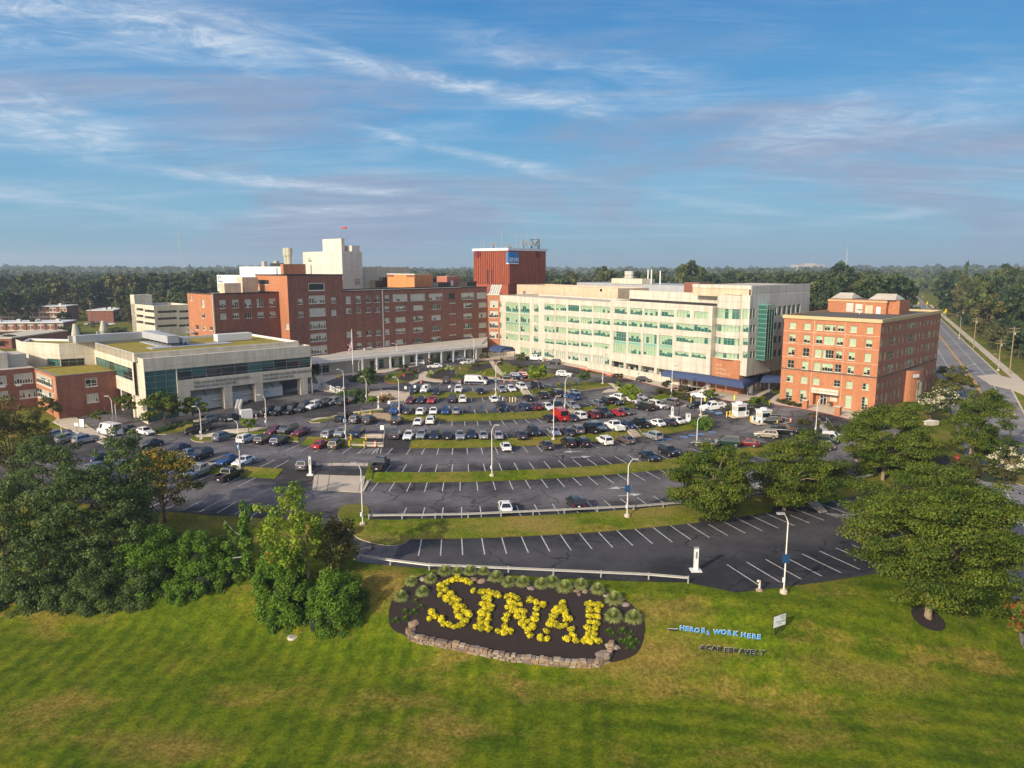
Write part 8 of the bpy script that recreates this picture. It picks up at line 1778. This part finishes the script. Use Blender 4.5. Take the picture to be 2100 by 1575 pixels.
# ---- woods behind: single trees near, one mass far away
def forest_mesh(lm, seed, n=26, per=70, leaf=1.0, conif=False):
    rs = random.getstate(); random.seed(seed)
    if conif: cl = [(random.gauss(0, .05), random.gauss(0, .05), z, .36*(1-z)+.05, .36*(1-z)+.05, .07, random.uniform(.1, .9)) for z in np.linspace(.12, .98, n)]
    else: cl = crown_clumps((0, 0, .56), .46, .46, .40, n, .26, .62, -.75, .5, (.1, .9))
    random.setstate(rs); C, N, S, t = leaf_cloud(cl, per, leaf*.055, up=.5, tvar=.14); V, F = quads(C, N, S); tr = MB(); tr.tube([(0, 0, -.05), (0, 0, .5)], [.022, .014], bark, 5)
    nV = len(V); F2 = np.array([f for f in tr.f if len(f) == 4]); V2_ = np.array(tr.v)
    return np_mesh('woodland_tree', np.vstack([V, V2_]), np.vstack([F, F2+nV]), [lm, bark], tint=np.concatenate([t, np.zeros(len(F2))]), mi=np.concatenate([np.zeros(len(F)), np.ones(len(F2))]))
FM = [forest_mesh(L_forest, 1, 36, 80), forest_mesh(L_forest2, 2, 32, 80), forest_mesh(L_forest3, 3, 36, 80), forest_mesh(L_forest, 4, 30, 90), forest_mesh(L_forest2, 5, 34, 80), forest_mesh(L_forest3, 6, 26, 80, conif=True)]
KIND = ['mid green tree', 'olive tree', 'dark green tree', 'mid green tree', 'olive tree', 'dark conifer']
for o in FM: o.hide_render = True
def road_off(x, y): v = Vector((x, y))-RD[0]; return v.dot(rnor), v.dot(rdir)
PLACED = []
def wood(x, y, h, w, k, lab, grp):
    o = FM[k].copy(); COL.objects.link(o); o.hide_render = False; o.name = 'woodland_tree'; z = T(x, y); o.location = (x, y, z-.3); o.scale = (w, w*random.uniform(.85, 1.15), h); o.rotation_euler.z = random.uniform(0, 6.3); tag(o, lab, 'tree', grp); PLACED.append((x, y, w))
def zone(n, px0, px1, Y0, Y1, t0, t1, phrase, wid=(17, 26), minh=9, maxh=27, gap=.36, test=None, kinds=(0, 1, 2, 3, 4, 2, 0)):
    made = tries = 0
    while made < n and tries < n*60:
        tries += 1; Y = Y0+(Y1-Y0)*random.random(); px_ = random.uniform(px0, px1); X = (px_-PCX)/FX*(Y*CP+5); o, s = road_off(X, Y)
        if -13 < o < 11 and s > -100: continue
        if test and not test(X, Y, o): continue
        w = random.uniform(*wid)
        if any((X-a)**2+(Y-b)**2 < (gap*(w+c))**2 for a, b, c in PLACED): continue
        yt = random.uniform(t0, t1); h = max(minh, min(maxh, hgt(X, Y, yt)-T(X, Y))); k = random.choice(kinds); wood(X, Y, h, min(w, h*.95), k, f'{KIND[k]} in the woods {phrase}', f'{KIND[k]}s in the woods {phrase}'); made += 1
def single(px, py, yt, w, k, lab): P = gnd(px, py); wood(P.x, P.y, hgt(P.x, P.y, yt)-P.z, w, k, lab, 'separate trees beyond the buildings')
for a in ((52, 684, 645, 9, 2, 'dark pointed evergreen before the lower apartment block'), (70, 690, 652, 8, 5, 'dark conifer beside the pointed evergreen, at the apartments'), (135, 668, 638, 9, 2, 'dark tree at the end of the long apartment block'), (143, 690, 666, 14, 0, 'bushy green tree behind the exhaust stacks'), (160, 652, 588, 17, 1, 'big olive tree between the apartment block and apartment house'), (30, 640, 590, 18, 1, 'yellowish olive tree at the frame edge above the apartments'), (75, 648, 600, 7, 2, 'slim ivy-dark tree standing in front of the long apartment block'), (95, 655, 615, 6, 2, 'slim dark tree beside the ivy-dark one'), (240, 690, 670, 14, 0, 'round bush tree on the far lawn by the garage'), (234, 654, 640, 6, 2, 'small dark bush tree by the low brick apartment house'), (268, 665, 618, 12, 1, 'olive tree against the garage corner'), (338, 640, 600, 13, 1, 'olive tree behind the garage deck'), (330, 684, 669, 8, 2, 'dark shrub tree at the foot of the garage'), (380, 684, 668, 8, 2, 'dark shrub tree beside the small white building'), (18, 712, 680, 12, 1, 'olive tree at the frame edge above the concrete roof house'), (1410, 640, 533, 24, 0, 'tallest green tree over the cream building roofs'), (1240, 640, 545, 20, 0, 'green tree over the roofs, left of the twin stacks'), (1720, 640, 537, 26, 2, 'tall dark tree behind the metal lids of the office block'), (2060, 640, 540, 26, 0, 'tall green tree right of the road crest'), (1975, 620, 538, 9, 5, 'thin bare-trunked conifer at the road crest')): single(*a)
zone(62, -60, 450, 440, 680, 552, 580, 'behind the apartment blocks'); zone(26, -40, 440, 392, 440, 585, 612, 'behind the apartment blocks', wid=(12, 17), test=lambda x, y, o: not (-270 < x < -215)); zone(24, 395, 1010, 560, 760, 556, 566, 'over the brick hospital roofs')
zone(52, 1100, 1690, 470, 760, 550, 568, 'behind the cream building'); zone(50, 1630, 1935, 330, 820, 545, 590, 'behind the office block', test=lambda x, y, o: o < -16)
zone(104, 1935, 2260, 165, 800, 545, 606, 'along the far side of the road', wid=(12, 19), test=lambda x, y, o: o > 15.5+6*(y < 300) and (y > 215 or o > 28), gap=.30, kinds=(2, 0, 2, 3, 5, 2, 1)); zone(24, 1935, 2140, 240, 520, 610, 670, 'low at the road verge', wid=(7, 10), minh=5, maxh=10, test=lambda x, y, o: 14 < o < 26, kinds=(2, 1))
for o in FM: bpy.data.objects.remove(o)
def far_woods():
    Vs = []; Fs = []; Ts = []; off = 0; cnt = 0
    rg = RNG
    while cnt < 4000:
        Y = 640*(3900/640)**rg.random(); X = rg.uniform(-.95, .95)*Y; o, s = road_off(X, Y)
        if -15 < o < 15 and Y < 1000: continue
        if Y < 760 and rg.random() < .4: continue
        w = rg.uniform(11, 19)*(1+Y/9000); h = rg.uniform(13, 22)+(rg.random() < .06)*6; z = T(X, Y); m = 95 if Y < 1300 else 46 if Y < 2200 else 26; base = rg.uniform(.1, .85)
        d = rg.normal(size=(m, 3)); d /= np.linalg.norm(d, axis=1)[:, None]; d[:, 2] = np.abs(d[:, 2])*1.1-.25
        lob = 1+.18*np.sin(3*np.arctan2(d[:, 1], d[:, 0])+rg.uniform(0, 6)); C = np.stack([X+d[:, 0]*w*.48*lob, Y+d[:, 1]*w*.48*lob, z+h*.55+d[:, 2]*h*.42*lob], 1)
        N = d+rg.normal(size=(m, 3))*.4; N /= np.linalg.norm(N, axis=1)[:, None]; S = rg.uniform(.7, 1.2, m)*w*(.24 if m > 90 else .34 if m > 40 else .48)
        V, F = quads(C, N, S); Vs.append(V); Fs.append(F+off); off += len(V); Ts.append(np.clip(base+rg.normal(size=m)*.15, 0, 1)); cnt += 1
    stuff(np_mesh('far_woods', np.vstack(Vs), np.vstack(Fs), L_forest, tint=np.concatenate(Ts)))
far_woods()
# ---------------------------------------------------------------- camera, sky, sun, haze
cam = bpy.data.cameras.new('camera'); co = bpy.data.objects.new('camera', cam); COL.objects.link(co)
cam.sensor_width = 36; cam.lens = 36*FX/2100; cam.clip_end = 20000; cam.clip_start = .5
co.location = (0, 0, HC); co.rotation_euler = (PI/2-PIT, 0, 0); sc.camera = co
EL = R_(SUN_EL); az = math.atan2(SUN_DIR[0], SUN_DIR[1])   # clockwise from +Y
w = bpy.data.worlds.new('World'); sc.world = w; w.use_nodes = True; N, L = w.node_tree.nodes, w.node_tree.links
sky = N.new('ShaderNodeTexSky'); sky.sky_type = 'NISHITA'; sky.sun_disc = False; sky.sun_elevation = EL; sky.sun_rotation = az
sky.air_density = 1.0; sky.dust_density = .6; sky.ozone_density = 2.2
def M(op, a, b=None, c=None):
    x = N.new('ShaderNodeMath'); x.operation = op
    for k, s in enumerate((a, b, c)):
        if s is None: continue
        if isinstance(s, (int, float)): x.inputs[k].default_value = s
        else: L.new(s, x.inputs[k])
    return x.outputs[0]
def mapr(v, a, b, c=0, d=1, smooth=True):
    x = N.new('ShaderNodeMapRange'); x.interpolation_type = 'SMOOTHSTEP' if smooth else 'LINEAR'
    for k, s in enumerate((v, a, b, c, d)):
        if isinstance(s, (int, float)): x.inputs[k].default_value = s
        else: L.new(s, x.inputs[k])
    return x.outputs[0]
tc = N.new('ShaderNodeTexCoord'); sep = N.new('ShaderNodeSeparateXYZ'); L.new(tc.outputs['Generated'], sep.inputs[0])
dx, dy, dz = sep.outputs
h = M('MAXIMUM', dz, .0)
inv = M('DIVIDE', 1.0, M('ADD', h, .09))
cu = M('MULTIPLY', dx, inv); cv = M('MULTIPLY', dy, inv)          # position on a flat cloud deck
comb = N.new('ShaderNodeCombineXYZ'); L.new(cu, comb.inputs[0]); L.new(cv, comb.inputs[1])
def noise(scale, det, rot, st, rough=.6, dist=0, off=(0, 0, 0)):
    mp = N.new('ShaderNodeMapping'); mp.inputs['Rotation'].default_value = (0, 0, rot); mp.inputs['Scale'].default_value = st; mp.inputs['Location'].default_value = off
    L.new(comb.outputs[0], mp.inputs[0]); n = N.new('ShaderNodeTexNoise'); n.inputs['Scale'].default_value = scale; n.inputs['Detail'].default_value = det
    n.inputs['Roughness'].default_value = rough; n.inputs['Distortion'].default_value = dist; L.new(mp.outputs[0], n.inputs['Vector']); return n.outputs['Fac']
wisp = mapr(noise(1.1, 9, .45, (.55, 1.9, 1), .66, .9), .44, .80)
fine = mapr(noise(3.0, 8, .5, (.35, 2.4, 1), .7, .7, (3, 1, 0)), .40, .85)
veil = mapr(noise(.55, 6, .2, (.8, 1.3, 1), .6, .4, (5, 2, 0)), .36, .78)
el = M('ARCTAN2', dz, M('SQRT', M('ADD', M('MULTIPLY', dx, dx), M('MULTIPLY', dy, dy)))); azi = M('ARCTAN2', dx, dy)
comb2 = N.new('ShaderNodeCombineXYZ'); L.new(M('MULTIPLY', azi, 1.0), comb2.inputs[0]); L.new(M('MULTIPLY', el, 4.2), comb2.inputs[1])
def noise2(scale, det, off, rough=.6, dist=0):
    mp = N.new('ShaderNodeMapping'); mp.inputs['Location'].default_value = off; L.new(comb2.outputs[0], mp.inputs[0])
    n = N.new('ShaderNodeTexNoise'); n.inputs['Scale'].default_value = scale; n.inputs['Detail'].default_value = det; n.inputs['Roughness'].default_value = rough; n.inputs['Distortion'].default_value = dist; L.new(mp.outputs[0], n.inputs['Vector']); return n.outputs['Fac']
wob = M('MULTIPLY', M('ADD', noise2(6.0, 9, (1, 2, 0), .66, .4), -.5), .11)
tex = M('ADD', M('MULTIPLY', mapr(noise2(9, 12, (4, 1, 0), .70, 1.4), .32, .70), M('ADD', mapr(noise(3.5, 9, .5, (.7, 1.7, 1), .7, 1.2), .3, .75), .35)), .10)
def skydir(x, y): r = ray(x, y); return math.atan2(r.x, r.y), math.atan2(r.z, math.hypot(r.x, r.y))
def streak(p0, p1, wid, k):
    """a cirrus band running between two sky directions"""
    (a0, e0), (a1, e1) = skydir(*p0), skydir(*p1); sl = (e1-e0)/(a1-a0)
    off = M('ABSOLUTE', M('ADD', M('SUBTRACT', el, M('MULTIPLY_ADD', azi, sl, e0-a0*sl)), M('MULTIPLY', wob, min(1, wid*22))))
    core = mapr(off, 0, wid, 1, 0); ln = a1-a0
    ends = M('MULTIPLY', mapr(azi, a0-.05, a0+.25*ln), mapr(azi, a1-.3*ln, a1+.05, 1, 0))
    return M('MULTIPLY', M('MULTIPLY', core, ends), M('MULTIPLY', tex, k))
S = None
for s_ in (((-60, -30), (640, 110), .040, 1.05), ((-80, 20), (420, 30), .05, .8), ((560, 85), (1300, 235), .020, 1.0), ((900, 70), (1490, 170), .025, .5), ((700, 258), (1220, 370), .012, .75), ((270, 350), (870, 393), .011, .95), ((460, 437), (910, 430), .012, .6), ((-80, 190), (260, 300), .045, .75),
           ((1480, 300), (2160, 200), .055, .55), ((1380, 405), (1580, 435), .010, .5), ((1680, 455), (1930, 428), .009, .5), ((-60, 375), (140, 415), .02, .6), ((1050, 190), (1520, 205), .03, .3), ((180, 420), (420, 455), .012, .5), ((760, 300), (1010, 240), .03, .3)):
    v = streak(*s_); S = v if S is None else M('MAXIMUM', S, v)
fac = M('ADD', M('MULTIPLY', wisp, .28), M('MULTIPLY', M('MULTIPLY', fine, veil), .55))
fac = M('MINIMUM', M('ADD', M('ADD', fac, S), M('MULTIPLY', veil, .10)), .9)
fac = M('MULTIPLY', fac, mapr(dz, -.01, .06))
# clear-air colour by height above the skyline, blended with the physical sky
rp = N.new('ShaderNodeValToRGB'); e = rp.color_ramp.elements
while len(e) < 5: e.new(.5)
for k, (p, c) in enumerate(((0, (1.25, 2.30, 3.05)), (.12, (1.15, 2.60, 3.75)), (.32, (.55, 2.05, 3.85)), (.62, (.12, 1.15, 3.1)), (1.0, (.04, .68, 2.4)))): e[k].position = p; e[k].color = (*c, 1)
L.new(mapr(el, 0, .62, smooth=False), rp.inputs[0])
tint = N.new('ShaderNodeMix'); tint.data_type = 'RGBA'; tint.inputs[0].default_value = .95; L.new(sky.outputs[0], tint.inputs[6]); L.new(rp.outputs[0], tint.inputs[7])
# low, flat grey-violet cloud bars near the skyline
bars = M('MULTIPLY', mapr(noise2(2.4, 7, (.35, 3.1, 0), .58, .5), .44, .64), M('MULTIPLY', mapr(el, .0, .03), mapr(el, .17, .33, 1, .2)))
cm2 = N.new('ShaderNodeMix'); cm2.data_type = 'RGBA'; L.new(M('MULTIPLY', bars, .8), cm2.inputs[0]); L.new(tint.outputs[2], cm2.inputs[6]); cm2.inputs[7].default_value = BAR_COL
cm = N.new('ShaderNodeMix'); cm.data_type = 'RGBA'; L.new(fac, cm.inputs[0]); L.new(cm2.outputs[2], cm.inputs[6]); cm.inputs[7].default_value = CLOUD_COL
# wide glow added round the low sun, behind the viewer, to fill shaded walls
sd = Vector((SUN_DIR[0]*math.cos(EL), SUN_DIR[1]*math.cos(EL), math.sin(EL))); dt = N.new('ShaderNodeVectorMath'); dt.operation = 'DOT_PRODUCT'; L.new(tc.outputs['Generated'], dt.inputs[0]); dt.inputs[1].default_value = sd
gl = N.new('ShaderNodeMix'); gl.data_type = 'RGBA'; gl.blend_type = 'ADD'; L.new(M('POWER', M('MAXIMUM', dt.outputs['Value'], 0.0), 2.2), gl.inputs[0]); L.new(cm.outputs[2], gl.inputs[6]); gl.inputs[7].default_value = (*GLOW, 1)
L.new(gl.outputs[2], N['Background'].inputs['Color']); N['Background'].inputs['Strength'].default_value = SKY_STR
sl = bpy.data.lights.new('sun', 'SUN'); sl.energy = SUN_STR; sl.angle = R_(.6); sl.color = SUN_COL
so = bpy.data.objects.new('sun', sl); COL.objects.link(so)
sd = Vector((SUN_DIR[0]*math.cos(EL), SUN_DIR[1]*math.cos(EL), math.sin(EL))); so.rotation_euler = sd.to_track_quat('Z', 'Y').to_euler(); so.location = (0, 0, 60)
if HAZE:
    hb = MB(); hb.box((0, 2950, 45), (9600, 6400, 112), black); ho = stuff(hb.build('haze')); ho.data.materials.clear()
    hm = bpy.data.materials.new('haze_air'); hm.use_nodes = True; n = hm.node_tree; n.nodes.remove(n.nodes['Principled BSDF'])
    pv = n.nodes.new('ShaderNodeVolumePrincipled'); pv.inputs['Color'].default_value = (.76, .89, 1, 1); pv.inputs['Density'].default_value = HAZE; pv.inputs['Anisotropy'].default_value = .2
    n.links.new(pv.outputs[0], n.nodes['Material Output'].inputs['Volume']); ho.data.materials.append(hm)
vs = sc.view_settings; vs.view_transform = 'Standard'; vs.look = 'None'; vs.gamma = 1; vs.exposure = EXPO; vs.use_curve_mapping = False
c = sc.cycles; c.use_denoising = True; c.max_bounces = 6; c.diffuse_bounces = 3; c.transparent_max_bounces = 8; c.volume_bounces = 0
c.caustics_reflective = False; c.caustics_refractive = False
try: c.denoiser = 'OPENIMAGEDENOISE'
except Exception: pass
